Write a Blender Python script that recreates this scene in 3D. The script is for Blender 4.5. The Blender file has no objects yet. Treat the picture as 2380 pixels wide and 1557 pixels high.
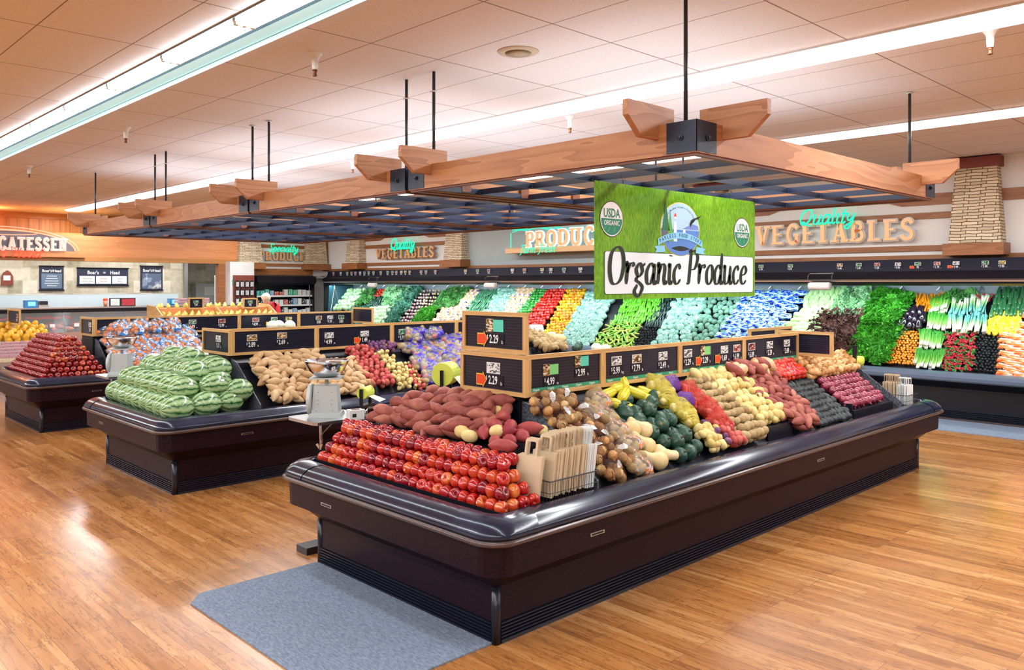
import bpy, bmesh, math, random
from math import sin, cos, pi, radians, sqrt, atan2
from mathutils import Vector, Matrix, Euler, noise
random.seed(7)
D = bpy.data
SC = bpy.context.scene
COL = SC.collection

# ---------------------------------------------------------------- camera, world, lights, exposure
CAM_H, FOC, YAW, HOR = 1.9, 1901.5, 0.802, 659.0
FX, FY = cos(YAW), sin(YAW)
cam = D.objects.new('camera', D.cameras.new('camera')); COL.objects.link(cam)
cam.location = (0, 0, CAM_H)
cam.rotation_euler = (pi/2, 0, YAW - pi/2)
cam.data.sensor_width = 36.0
cam.data.lens = 36.0*FOC/2380
cam.data.shift_y = -(778.5 - HOR)/2380
cam.data.clip_end = 200
SC.camera = cam
SC.view_settings.view_transform = 'Standard'
SC.view_settings.look = 'None'
SC.view_settings.gamma = 1
SC.view_settings.exposure = 0.30
SC.view_settings.use_curve_mapping = False
SC.cycles.max_bounces = 6
SC.cycles.diffuse_bounces = 3
SC.cycles.glossy_bounces = 3
SC.cycles.transparent_max_bounces = 10
SC.cycles.caustics_reflective = False
SC.cycles.caustics_refractive = False
SC.cycles.sample_clamp_indirect = 4
W = D.worlds.new('world'); SC.world = W; W.use_nodes = True
W.node_tree.nodes['Background'].inputs[0].default_value = (0.80, 0.90, 1.0, 1)
W.node_tree.nodes['Background'].inputs[1].default_value = 0.25
CEIL = 3.66

def area(name, loc, sx, sy, power, color, rot=(0, 0, 0)):
    l = D.lights.new(name, 'AREA'); l.shape = 'RECTANGLE'; l.size = sx; l.size_y = sy
    l.energy = power; l.color = color
    o = D.objects.new(name, l); COL.objects.link(o); o.location = loc; o.rotation_euler = rot
    return o
ROWS = [(-4.30, -6.0, 21.0), (-0.86, -6.0, 21.0), (2.61, -6.0, 22.3), (6.03, -6.0, 22.3), (9.46, -6.0, 19.8)]
for rx, y0, y1 in ROWS:           # the light of the lensed rows (the open trough is lit by its own tubes)
    if abs(rx-2.61) < .1: continue
    n = 3
    for k in range(n):
        a = y0 + (y1-y0)*k/n; b = y0 + (y1-y0)*(k+1)/n
        area('row_light', (rx, (a+b)/2, CEIL-0.06), 0.3, b-a, 190, (0.90, 0.96, 1.0))
# strip lights under the hood of the long vegetable case, deli lights
for k in range(4):
    a = 2.0 + k*4.6
    area('hood_light', (12.44, a+2.3, 1.855), 0.10, 4.5, 34, (0.78, 0.97, 1.0), (0, radians(-25), 0))
for k in range(4):                # broad upward panels added to brighten the ceiling, wider than the louver tubes
    area('ceiling_fill_light', (6.06, 2.70+2.843*k+1.4, 2.90), 3.4, 2.3, 27, (0.88, 0.95, 1.0), (pi, 0, 0))
area('deli_light', (7.0, 22.0, 2.95), 6.0, 0.5, 700, (1.0, 0.98, 0.95))
area('deli_case_light', (6.5, 19.75, 1.30), 5.0, 0.1, 40, (1.0, 0.95, 0.92))
area('deli_warm_light', (3.2, 21.9, 3.35), 3.0, 0.6, 60, (1.0, 0.30, 0.08), (radians(180), 0, 0))

# ---------------------------------------------------------------- helpers
def pix(px, py, axis, val):
    """point where the sight line through a photograph pixel meets the plane axis=val"""
    r = (px-1190)/FOC; u = (HOR-py)/FOC
    v = Vector((FX + r*FY, FY - r*FX, u)); o = Vector((0, 0, CAM_H))
    i = 'xyz'.index(axis)
    return o + v*((val-o[i])/v[i])
def pixp(px, py, p0, n):
    r = (px-1190)/FOC; u = (HOR-py)/FOC
    v = Vector((FX + r*FY, FY - r*FX, u)); o = Vector((0, 0, CAM_H))
    return o + v*((p0-o).dot(n)/v.dot(n))

class MB:
    def __init__(s): s.v = []; s.f = []; s.m = []; s.uv = None
    def add(s, vs, fs, m=0):
        b = len(s.v); s.v += [tuple(p) for p in vs]
        s.f += [tuple(b+i for i in f) for f in fs]; s.m += [m]*len(fs); return s
    def box(s, x0, y0, z0, x1, y1, z1, m=0):
        return s.add([(x0,y0,z0),(x1,y0,z0),(x1,y1,z0),(x0,y1,z0),(x0,y0,z1),(x1,y0,z1),(x1,y1,z1),(x0,y1,z1)],
                     [(0,3,2,1),(4,5,6,7),(0,1,5,4),(1,2,6,5),(2,3,7,6),(3,0,4,7)], m)
    def prism(s, poly, a0, a1, axis='x', m=0):
        """poly: 2D outline in the other two axes (cyclic order), extruded along axis"""
        n = len(poly)
        def P(p, a): return {'x': (a, p[0], p[1]), 'y': (p[0], a, p[1]), 'z': (p[0], p[1], a)}[axis]
        vs = [P(p, a0) for p in poly] + [P(p, a1) for p in poly]
        fs = [tuple(range(n))[::-1], tuple(range(n, 2*n))] + [(i, (i+1) % n, n+(i+1) % n, n+i) for i in range(n)]
        return s.add(vs, fs, m)
    def tube(s, pts, r, n=8, m=0, closed=False, taper=None):
        pts = [Vector(p) for p in pts]; N = len(pts); rings = []
        up = Vector((0, 0, 1))
        for i, p in enumerate(pts):
            t = (pts[(i+1) % N]-pts[i-1]) if closed else (pts[min(i+1, N-1)]-pts[max(i-1, 0)])
            if t.length < 1e-9: t = Vector((0, 0, 1))
            t.normalize()
            a = t.cross(up)
            if a.length < .2: a = t.cross(Vector((1, 0, 0)))
            a.normalize(); b = t.cross(a); rr = r*(taper(i/(N-1)) if taper else 1)
            rings.append([p + (a*cos(2*pi*k/n)+b*sin(2*pi*k/n))*rr for k in range(n)])
        vs = [q for rg in rings for q in rg]; fs = []
        for i in range(N if closed else N-1):
            j = (i+1) % N
            for k in range(n): fs.append((i*n+k, i*n+(k+1) % n, j*n+(k+1) % n, j*n+k))
        if not closed: fs += [tuple(range(n))[::-1], tuple((N-1)*n+k for k in range(n))]
        return s.add(vs, fs, m)
    def lathe(s, prof, n=16, c=(0, 0, 0), m=0, fn=None):
        """prof: (r,z) bottom to top"""
        vs = []; fs = []
        for r, z in prof:
            for k in range(n):
                a = 2*pi*k/n; q = fn(a, r, z) if fn else (r*cos(a), r*sin(a), z)
                vs.append((q[0]+c[0], q[1]+c[1], q[2]+c[2]))
        for i in range(len(prof)-1):
            for k in range(n): fs.append((i*n+k, i*n+(k+1) % n, (i+1)*n+(k+1) % n, (i+1)*n+k))
        fs += [tuple(range(n))[::-1], tuple((len(prof)-1)*n+k for k in range(n))]
        return s.add(vs, fs, m)
    def cyl(s, c, r, h, n=16, m=0): return s.lathe([(r, 0), (r, h)], n, c, m)
    def quad(s, a, b, c, d, m=0): return s.add([a, b, c, d], [(0, 1, 2, 3)], m)
    def mesh(s, name, mats, smooth=False):
        me = D.meshes.new(name); me.from_pydata(s.v, [], s.f)
        for mt in (mats if isinstance(mats, (list, tuple)) else [mats]): me.materials.append(mt)
        if any(s.m): me.polygons.foreach_set('material_index', s.m)
        if smooth: me.polygons.foreach_set('use_smooth', [True]*len(s.f))
        me.update(); return me
    def build(s, name, mats, parent=None, smooth=False, loc=None):
        o = D.objects.new(name, s.mesh(name, mats, smooth)); COL.objects.link(o)
        if parent: o.parent = parent
        if loc is not None: o.location = loc
        return o
def tag(o, label, cat, group=None, kind=None):
    if label: o['label'] = label
    if cat: o['category'] = cat
    if group: o['group'] = group
    if kind: o['kind'] = kind
    return o
def empty(name, loc, label, cat, group=None, rz=0):
    o = D.objects.new(name, None); COL.objects.link(o); o.location = loc; o.rotation_euler = (0, 0, rz)
    o.empty_display_size = .05
    return tag(o, label, cat, group)
def struct(o): o['kind'] = 'structure'; return o
def inst(name, me, M, parent=None):
    o = D.objects.new(name, me); COL.objects.link(o)
    if parent: o.parent = parent
    o.matrix_local = M; return o
def frame(u, n):
    """rotation whose X is u and Z is n (orthogonalised)"""
    u = Vector(u).normalized(); n = Vector(n); n = (n - u*n.dot(u)).normalized(); v = n.cross(u)
    return Matrix((u, v, n)).transposed()
def cr(pts, n=6, closed=False):
    """Catmull-Rom through 2D/3D points"""
    P = [Vector(p) for p in pts]; N = len(P); out = []
    if N == 2: return [P[0].lerp(P[1], i/n) for i in range(n+1)]
    rng = range(N) if closed else range(N-1)
    for i in rng:
        p0 = P[i-1] if (closed or i > 0) else P[0]*2-P[1]
        p1 = P[i]; p2 = P[(i+1) % N]
        p3 = P[(i+2) % N] if (closed or i+2 < N) else P[-1]*2-P[-2]
        for k in range(n):
            t = k/n
            out.append(.5*((2*p1)+(p2-p0)*t+(2*p0-5*p1+4*p2-p3)*t*t+(3*p1-p0-3*p2+p3)*t*t*t))
    if not closed: out.append(P[-1])
    return out

# ---------------------------------------------------------------- materials
def nt(name):
    m = D.materials.new(name); m.use_nodes = True; t = m.node_tree
    return m, t, t.nodes['Principled BSDF']
def N_(t, typ, **kw):
    n = t.nodes.new(typ)
    for k, v in kw.items():
        if k.startswith('i_'): n.inputs[int(k[2:])].default_value = v
        else: setattr(n, k, v)
    return n
def ramp(t, fac, stops, interp='LINEAR'):
    r = t.nodes.new('ShaderNodeValToRGB'); cr_ = r.color_ramp; cr_.interpolation = interp
    while len(cr_.elements) < len(stops): cr_.elements.new(.5)
    for e, (p, c) in zip(cr_.elements, stops): e.position = p; e.color = (*c, 1)
    t.links.new(fac, r.inputs[0]); return r.outputs[0]
def math_(t, op, a, b=None, c=None):
    n = t.nodes.new('ShaderNodeMath'); n.operation = op
    for i, x in enumerate((a, b, c)):
        if x is None: continue
        if isinstance(x, (int, float)): n.inputs[i].default_value = x
        else: t.links.new(x, n.inputs[i])
    return n.outputs[0]
def mixc(t, fac, a, b, mode='MIX'):
    n = t.nodes.new('ShaderNodeMix'); n.data_type = 'RGBA'; n.blend_type = mode
    for i, x in ((0, fac), (6, a), (7, b)):
        if isinstance(x, (int, float)): n.inputs[i].default_value = x
        elif isinstance(x, tuple): n.inputs[i].default_value = (*x, 1)
        else: t.links.new(x, n.inputs[i])
    return n.outputs[2]
def texco(t, out='Object', scale=None):
    tc = t.nodes.new('ShaderNodeTexCoord').outputs[out]
    if scale is None: return tc
    mp = t.nodes.new('ShaderNodeMapping'); mp.inputs['Scale'].default_value = scale
    t.links.new(tc, mp.inputs[0]); return mp.outputs[0]
def noise_(t, co, scale=5, detail=3, rough=.5):
    n = t.nodes.new('ShaderNodeTexNoise'); n.inputs['Scale'].default_value = scale
    n.inputs['Detail'].default_value = detail; n.inputs['Roughness'].default_value = rough
    if co: t.links.new(co, n.inputs['Vector'])
    return n.outputs[0]
def bump(t, b, h, strength=.3, dist=.01):
    n = t.nodes.new('ShaderNodeBump'); n.inputs['Strength'].default_value = strength; n.inputs['Distance'].default_value = dist
    t.links.new(h, n.inputs['Height']); t.links.new(n.outputs[0], b.inputs['Normal'])
def mat(name, col, rough=.5, metal=0, spec=.5, emit=None, es=0, coat=0):
    m, t, b = nt(name); b.inputs['Base Color'].default_value = (*col, 1)
    b.inputs['Roughness'].default_value = rough; b.inputs['Metallic'].default_value = metal
    b.inputs['Specular IOR Level'].default_value = spec; b.inputs['Coat Weight'].default_value = coat
    if emit: b.inputs['Emission Color'].default_value = (*emit, 1); b.inputs['Emission Strength'].default_value = es
    return m
def skin(name, stops, nscale=14, rough=.45, rnd=.6, detail=3, spec=.5, bmp=0, stretch=(1, 1, 1), coat=0, sub=0):
    """produce skin: colour ramp driven by per-object random and object-space mottling"""
    m, t, b = nt(name)
    r = t.nodes.new('ShaderNodeObjectInfo').outputs['Random']
    n = noise_(t, texco(t, 'Object', stretch), nscale, detail)
    f = math_(t, 'ADD', math_(t, 'MULTIPLY', r, rnd), math_(t, 'MULTIPLY', math_(t, 'SUBTRACT', n, .5), (1-rnd)*2.2))
    f = math_(t, 'ADD', f, (1-rnd)*.5)
    t.links.new(ramp(t, f, stops), b.inputs['Base Color'])
    b.inputs['Roughness'].default_value = rough; b.inputs['Specular IOR Level'].default_value = spec
    b.inputs['Coat Weight'].default_value = coat; b.inputs['Coat Roughness'].default_value = .1
    if sub: b.inputs['Subsurface Weight'].default_value = sub; b.inputs['Subsurface Radius'].default_value = (.02, .01, .005)
    if bmp: bump(t, b, noise_(t, texco(t, 'Object'), nscale*3, 3), bmp, .004)
    return m
M = {}
M['black'] = mat('black_plastic', (.008, .008, .013), .32, 0, .3)
M['shelf'] = mat('shelf_black', (.006, .006, .011), .45, 0, .35)
M['rubber'] = mat('black_rubber', (.008, .008, .012), .6)
M['white'] = mat('white_paint', (.80, .80, .79), .5)
M['chrome'] = mat('chrome', (.75, .76, .78), .12, 1)
M['steel'] = mat('brushed_steel', (.6, .62, .65), .28, 1)
M['greyblue'] = mat('grey_blue_paint', (.33, .40, .41), .6)
M['scale'] = mat('pale_grey_enamel', (.50, .54, .53), .3)
M['wire'] = mat('black_wire', (.02, .02, .02), .4)
M['rod'] = mat('black_rod', (.02, .02, .028), .35)
M['letter'] = mat('tan_letter_face', (.80, .42, .18), .3)
M['brown'] = mat('brown_letter_face', (.36, .15, .045), .35)
M['txt'] = mat('white_numerals', (.9, .9, .9), .5, emit=None)
M['dark'] = mat('dark_ink', (.01, .015, .012), .5)
M['tubewhite'] = mat('lamp_tube', (1, 1, 1), .5, emit=(1, .99, 1), es=9)
M['tubecool'] = mat('lamp_tube_cool', (1, 1, 1), .5, emit=(.85, .97, 1), es=17)
M['lens'] = mat('lamp_lens', (1, 1, 1), .5, emit=(1, .99, 1), es=5)
M['canlight'] = mat('canopy_tube', (1, 1, 1), .5, emit=(1, .98, 1), es=5)
M['reflector'] = mat('glow_tinted_reflector', (.55, .88, .92), .35, emit=(.45, .85, .92), es=.35)  # cyan tint and weak glow stand in for tube light on the reflector
M['neon'] = mat('green_neon', (.0, .5, .3), .4, emit=(.0, .80, .42), es=1.0)
M['neonred'] = mat('red_neon', (1, .05, .02), .4, emit=(1, .03, .01), es=1.6)
M['neonorange'] = mat('orange_neon', (1, .2, .1), .4, emit=(1, .32, .20), es=1.3)
M['red'] = mat('red_card', (.75, .06, .01), .5)
M['yellowcard'] = mat('yellow_card', (.85, .65, .05), .5)
M['tealcard'] = mat('teal_card', (.10, .62, .45), .5)
M['greencard'] = mat('green_card', (.22, .62, .20), .5)
M['orgstrip'] = mat('green_organic_strip', (.03, .30, .15), .5)
M['cardimg'] = None
def glass(name, col, alpha, rough=.05):
    m, t, b = nt(name); b.inputs['Base Color'].default_value = (*col, 1); b.inputs['Roughness'].default_value = rough
    b.inputs['Alpha'].default_value = alpha; return m
M['glass'] = glass('case_glass', (.85, .95, 1), .10)
M['clear'] = glass('clear_plastic', (.9, .95, 1), .28, .15)
# bumper plastic: worn blue-black
m, t, b = nt('bumper_vinyl'); n = noise_(t, texco(t, 'Object'), 3, 5)
t.links.new(ramp(t, n, [(.3, (.004, .006, .018)), (.7, (.014, .022, .055))]), b.inputs['Base Color'])
b.inputs['Roughness'].default_value = .15; b.inputs['Coat Weight'].default_value = .2; b.inputs['Coat Roughness'].default_value = .25; M['bumper'] = m
m, t, b = nt('maroon_laminate'); n = noise_(t, texco(t, 'Object'), 160, 3)
t.links.new(ramp(t, n, [(.38, (.003, .002, .004)), (.66, (.026, .006, .014))]), b.inputs['Base Color'])
b.inputs['Roughness'].default_value = .38; b.inputs['Specular IOR Level'].default_value = .16; M['maroon'] = m
m, t, b = nt('bead_rail'); b.inputs['Base Color'].default_value = (.10, .07, .065, 1); b.inputs['Roughness'].default_value = .2; b.inputs['Metallic'].default_value = .3; M['bead'] = m
# grooved letter board
m, t, b = nt('grooved_black_board')
g = t.nodes.new('ShaderNodeSeparateXYZ'); t.links.new(texco(t, 'Object'), g.inputs[0])
w = math_(t, 'FRACT', math_(t, 'MULTIPLY', g.outputs[2], 52))
t.links.new(ramp(t, w, [(0, (.004, .004, .010)), (.45, (.004, .004, .010)), (.5, (.018, .022, .062)), (.8, (.010, .013, .038)), (.85, (.004, .004, .010))]), b.inputs['Base Color'])
b.inputs['Roughness'].default_value = .3; bump(t, b, w, .4, .003); M['board'] = m
def wood(name, c0, c1, c2, axis=0, scale=1.0, rough=.45, coat=0, bands=7):
    m, t, b = nt(name); s = [6, 6, 6]; s[axis] = .6
    co = texco(t, 'Object', tuple(x*scale for x in s))
    nz = t.nodes.new('ShaderNodeTexNoise'); nz.inputs['Scale'].default_value = 1.1; nz.inputs['Detail'].default_value = 2; t.links.new(co, nz.inputs['Vector'])
    rings = math_(t, 'FRACT', math_(t, 'MULTIPLY', nz.outputs[0], bands))
    fine = noise_(t, texco(t, 'Object', tuple(x*scale*10 for x in s)), 3, 3)
    f = math_(t, 'ADD', math_(t, 'MULTIPLY', rings, .6), math_(t, 'MULTIPLY', fine, .4))
    t.links.new(ramp(t, f, [(0.05, c0), (.5, c1), (.95, c2)]), b.inputs['Base Color'])
    b.inputs['Roughness'].default_value = rough; b.inputs['Coat Weight'].default_value = coat
    return m
WC = ((.32, .115, .04), (.45, .18, .07), (.54, .25, .105))
M['beamY'] = wood('douglas_fir_y', *WC, axis=1); M['beamX'] = wood('douglas_fir_x', *WC, axis=0)
M['darkwood'] = wood('dark_stained_wood', (.13, .03, .012), (.17, .045, .018), (.20, .055, .02), axis=1)
TC = ((.22, .075, .02), (.30, .11, .032), (.36, .14, .045))
M['trimY'] = wood('brown_trim_y', *TC, axis=1); M['trimX'] = wood('brown_trim_x', *TC, axis=0)
M['capred'] = mat('red_brown_cap', (.20, .03, .015), .5)
OC = ((.50, .27, .09), (.62, .36, .13), (.72, .45, .19))
M['oakX'] = wood('light_oak_x', *OC, axis=0); M['oakY'] = wood('light_oak_y', *OC, axis=1); M['oakZ'] = wood('light_oak_z', *OC, axis=2)
M['orangewood'] = wood('orange_fascia', (.58, .21, .07), (.64, .25, .09), (.68, .28, .105), axis=0, bands=2)
M['lightbrown'] = wood('amber_trim', (.42, .17, .04), (.48, .20, .05), (.52, .23, .06), axis=0, bands=2)
# bead board
m, t, b = nt('bead_board'); g = t.nodes.new('ShaderNodeSeparateXYZ'); t.links.new(texco(t, 'Object'), g.inputs[0])
w = math_(t, 'FRACT', math_(t, 'MULTIPLY', g.outputs[0], 4.2)); n = noise_(t, texco(t, 'Object', (5, 5, .5)), 3, 3)
t.links.new(mixc(t, ramp(t, w, [(0, (1, 1, 1)), (.06, (0, 0, 0))]), ramp(t, n, [(.3, (.52, .20, .05)), (.7, (.72, .32, .09))]), (.16, .05, .01)), b.inputs['Base Color'])
M['beadboard'] = m
# plaster
def plaster(name, c):
    m, t, b = nt(name); n = noise_(t, texco(t, 'Object'), 2.5, 4)
    t.links.new(ramp(t, n, [(.3, tuple(x*.95 for x in c)), (.7, c)]), b.inputs['Base Color']); b.inputs['Roughness'].default_value = .8
    bump(t, b, noise_(t, texco(t, 'Object'), 90, 2), .1, .003); return m
M['cream'] = plaster('cream_plaster', (.78, .76, .73)); M['sage'] = plaster('sage_plaster', (.40, .46, .46)); M['offwhite'] = plaster('white_plaster', (.78, .77, .75))
# ceiling tiles: 0.61 x 1.22 grid
m, t, b = nt('ceiling_tile'); g = t.nodes.new('ShaderNodeSeparateXYZ'); t.links.new(texco(t, 'Object'), g.inputs[0])
def gridline(src, off, per, wdt):
    fr = math_(t, 'FRACT', math_(t, 'DIVIDE', math_(t, 'SUBTRACT', src, off), per))
    return math_(t, 'LESS_THAN', fr, wdt/per)
l = math_(t, 'MAXIMUM', gridline(g.outputs[0], 3.42, .6255, .009), gridline(g.outputs[1], 5.02, 1.232, .012))
n = noise_(t, texco(t, 'Object'), 130, 4)
base = ramp(t, n, [(.34, (.62, .57, .59)), (.5, (.74, .69, .71))])
t.links.new(mixc(t, l, base, (.26, .18, .14)), b.inputs['Base Color']); b.inputs['Roughness'].default_value = .85
bump(t, b, n, .25, .004); M['ceiling'] = m
# floor: vinyl planks along Y
m, t, b = nt('plank_floor')
mp = t.nodes.new('ShaderNodeMapping'); mp.inputs['Rotation'].default_value = (0, 0, pi/2)
t.links.new(texco(t, 'Object'), mp.inputs[0])
br = t.nodes.new('ShaderNodeTexBrick'); t.links.new(mp.outputs[0], br.inputs['Vector'])
br.offset = .37; br.inputs['Scale'].default_value = 1; br.inputs['Brick Width'].default_value = 1.2; br.inputs['Row Height'].default_value = .127
br.inputs['Mortar Size'].default_value = .0012; br.inputs['Color1'].default_value = (.0, 0, 0, 1); br.inputs['Color2'].default_value = (1, 1, 1, 1); br.inputs['Mortar'].default_value = (.1, .1, .1, 1)
br2 = t.nodes.new('ShaderNodeTexBrick'); t.links.new(mp.outputs[0], br2.inputs['Vector'])
br2.offset = .43; br2.inputs['Scale'].default_value = 1; br2.inputs['Brick Width'].default_value = .7; br2.inputs['Row Height'].default_value = .0423
br2.inputs['Mortar Size'].default_value = .0; br2.inputs['Color1'].default_value = (0, 0, 0, 1); br2.inputs['Color2'].default_value = (1, 1, 1, 1)
gn = noise_(t, texco(t, 'Object', (22, 1.1, 1)), 1.6, 6, .65)
f = math_(t, 'ADD', math_(t, 'MULTIPLY', br.outputs[0], .30), math_(t, 'ADD', math_(t, 'MULTIPLY', br2.outputs[0], .28), math_(t, 'MULTIPLY', gn, .62)))
c = ramp(t, f, [(.18, (.17, .055, .012)), (.45, (.36, .135, .032)), (.68, (.48, .20, .055)), (.95, (.62, .32, .12))])
vein = noise_(t, texco(t, 'Object', (9, .9, 1)), 2.3, 7, .6)
c = mixc(t, ramp(t, math_(t, 'ABSOLUTE', math_(t, 'SUBTRACT', vein, .5)), [(0, (.75, .75, .75)), (.018, (0, 0, 0))]), c, (.12, .035, .008))
c = mixc(t, br.outputs[1], c, (.12, .05, .02))
t.links.new(c, b.inputs['Base Color'])
rg = noise_(t, texco(t, 'Object'), 1.2, 3)
t.links.new(math_(t, 'ADD', math_(t, 'MULTIPLY', rg, .22), .16), b.inputs['Roughness'])
b.inputs['Specular IOR Level'].default_value = .6; b.inputs['Coat Weight'].default_value = .35; b.inputs['Coat Roughness'].default_value = .18
bump(t, b, noise_(t, texco(t, 'Object'), 1.7, 3), .08, .05); M['floor'] = m
m, t, b = nt('grey_carpet'); n = noise_(t, texco(t, 'Object', (60, 14, 14)), 2, 5, .7)
t.links.new(ramp(t, n, [(.3, (.10, .13, .19)), (.7, (.29, .35, .45))]), b.inputs['Base Color']); b.inputs['Roughness'].default_value = .95
bump(t, b, n, .5, .01); M['carpet'] = m
# stacked ledge stone
m, t, b = nt('ledge_stone'); bz = t.nodes.new('ShaderNodeTexBrick')
mp = t.nodes.new('ShaderNodeMapping'); t.links.new(texco(t, 'Object'), mp.inputs[0])
sx = t.nodes.new('ShaderNodeSeparateXYZ'); t.links.new(mp.outputs[0], sx.inputs[0]); cx = t.nodes.new('ShaderNodeCombineXYZ')
hor = math_(t, 'ADD', sx.outputs[0], sx.outputs[1]); wv = noise_(t, texco(t, 'Object'), 5, 2)
t.links.new(hor, cx.inputs[0]); t.links.new(math_(t, 'ADD', sx.outputs[2], math_(t, 'MULTIPLY', wv, .035)), cx.inputs[1]); t.links.new(cx.outputs[0], bz.inputs['Vector'])
bz.offset = .31; bz.inputs['Scale'].default_value = 1; bz.inputs['Brick Width'].default_value = .20; bz.inputs['Row Height'].default_value = .042
bz.inputs['Mortar Size'].default_value = .0045; bz.inputs['Color1'].default_value = (.58, .46, .30, 1); bz.inputs['Color2'].default_value = (.80, .67, .48, 1); bz.inputs['Mortar'].default_value = (.09, .045, .02, 1)
t.links.new(bz.outputs[0], b.inputs['Base Color']); b.inputs['Roughness'].default_value = .9; bump(t, b, math_(t, 'SUBTRACT', 1.0, bz.outputs[1]), .6, .02); M['stone'] = m
# deli travertine tile
m, t, b = nt('travertine_tile'); bz = t.nodes.new('ShaderNodeTexBrick')
sx = t.nodes.new('ShaderNodeSeparateXYZ'); t.links.new(texco(t, 'Object'), sx.inputs[0]); cx = t.nodes.new('ShaderNodeCombineXYZ')
t.links.new(math_(t, 'ADD', sx.outputs[0], sx.outputs[1]), cx.inputs[0]); t.links.new(sx.outputs[2], cx.inputs[1]); t.links.new(cx.outputs[0], bz.inputs['Vector'])
bz.inputs['Scale'].default_value = 1; bz.inputs['Brick Width'].default_value = .33; bz.inputs['Row Height'].default_value = .33; bz.inputs['Mortar Size'].default_value = .005
bz.inputs['Color1'].default_value = (0, 0, 0, 1); bz.inputs['Color2'].default_value = (1, 1, 1, 1); bz.inputs['Mortar'].default_value = (.5, .5, .5, 1)
f = math_(t, 'ADD', math_(t, 'MULTIPLY', bz.outputs[0], .4), math_(t, 'MULTIPLY', noise_(t, texco(t, 'Object'), 6, 6, .65), .65))
t.links.new(mixc(t, bz.outputs[1], ramp(t, f, [(.2, (.30, .27, .18)), (.5, (.58, .54, .42)), (.85, (.80, .77, .68))]), (.55, .5, .4)), b.inputs['Base Color'])
b.inputs['Roughness'].default_value = .3; M['tile'] = m
def kraft(name, c):
    m, t, b = nt(name); n = noise_(t, texco(t, 'Object'), 9, 4)
    t.links.new(ramp(t, n, [(.3, tuple(x*.88 for x in c)), (.7, c)]), b.inputs['Base Color']); b.inputs['Roughness'].default_value = .8; return m
M['kraft'] = kraft('kraft_paper', (.68, .52, .34)); M['whitepaper'] = kraft('white_paper', (.80, .80, .78))
# ---------------------------------------------------------------- setting
def slab(name, x0, y0, z0, x1, y1, z1, m):
    return struct(MB().box(x0, y0, z0, x1, y1, z1).build(name, m))
slab('floor', -9, -8, -.1, 14.5, 27, 0, M['floor'])
slab('ceiling', -9, -8, CEIL, 14.5, 27, CEIL+.1, M['ceiling'])
WX = 12.6
slab('wall_right_end', WX, -3, 2.05, WX+.9, 3.66, CEIL, M['offwhite'])
slab('wall_right_vegetable_bay', WX, 3.66, 2.05, WX+.9, 7.9, CEIL, M['cream'])
slab('wall_right_produce_bay', WX, 7.9, 2.05, WX+.9, 14.9, CEIL, M['sage'])
slab('wall_right_far_bay', WX, 14.9, 2.05, WX+.9, 19.1, CEIL, M['cream'])
slab('wall_right_corner', WX, 19.1, 2.05, WX+.9, 21.6, CEIL, M['offwhite'])
slab('wall_right_back', 13.35, -3, 0, 13.5, 21.6, 2.05, M['offwhite'])
slab('wall_back_upper', 9.93, 20.8, 2.12, 12.6, 21.0, CEIL, M['offwhite'])
slab('wall_back_lower', 9.60, 21.35, 0, 13.4, 21.5, 2.12, M['offwhite'])
slab('wall_back_column', 9.55, 20.45, 0, 10.22, 21.3, 2.47, M['offwhite'])
slab('wall_deli_tile', 1.0, 23.0, 0, 9.4, 23.2, 2.9, M['tile'])
slab('wall_deli_return', 9.36, 22.9, 0, 9.46, 23.0, 2.9, M['steel'])
slab('wall_deli_passage', 9.46, 24.6, 0, 13.0, 24.8, 2.9, M['tile'])
slab('wall_deli_upper', 1.0, 22.9, 3.05, 11.0, 23.1, CEIL, M['beadboard'])
slab('ceiling_deli', 1.0, 20.95, 2.95, 12.6, 25.0, 3.05, M['offwhite'])
slab('wall_deli_side', .9, 20.9, 0, 1.0, 23.2, CEIL, M['beadboard'])
slab('trim_1', 1.0, 22.84, 3.52, 11.0, 22.9, CEIL, M['lightbrown'])
slab('trim_2', .9, 20.75, 2.53, 9.93, 20.95, 3.03, M['orangewood'])
slab('trim_3', .9, 20.72, 2.42, 9.93, 20.97, 2.53, M['lightbrown'])
slab('trim_4', 9.36, 20.72, 0, 9.55, 20.9, 2.42, M['trimX'])
slab('trim_5', 1.0, 20.9, 3.03, 9.93, 22.9, 3.08, M['lightbrown'])
# rails on the right wall
tn = 6
def rail_right(y0, y1, z0, z1, proj=.03, m='trimY'):
    global tn; slab('trim_%d' % tn, WX-proj, y0, z0, WX-.001, y1, z1, M[m]); tn += 1
rail_right(-1, 20.8, 2.255, 2.315, .05)
for a, b_ in ((3.95, 7.6), (15.2, 18.8)):
    rail_right(a, b_, 2.375, 2.455); rail_right(a, b_, 2.84, 2.93)
    mid = (a+b_)/2
    o = MB().prism([(a, 3.04), (a+.75, 3.04), (a+1.15, 3.16), (b_-1.15, 3.16), (b_-.75, 3.04), (b_, 3.04), (b_, 3.20), (a, 3.20)], WX-.03, WX-.001, 'x')
    struct(o.build('trim_%d' % tn, M['trimY'])); tn += 1
rail_right(-1, 3.4, 3.04, 3.20)
slab('trim_%d' % tn, WX-.12, 20.66, 2.26, WX-.001, 20.79, 3.3, M['trimY']); tn += 1
# rails on the back wall
for z0, z1 in ((2.375, 2.455), (2.88, 2.97)):
    slab('trim_%d' % tn, 10.45, 20.77, z0, 12.2, 20.799, z1, M['trimX']); tn += 1
slab('trim_%d' % tn, 10.38, 20.73, 2.14, 12.15, 20.799, 2.31, M['trimX']); tn += 1
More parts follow.
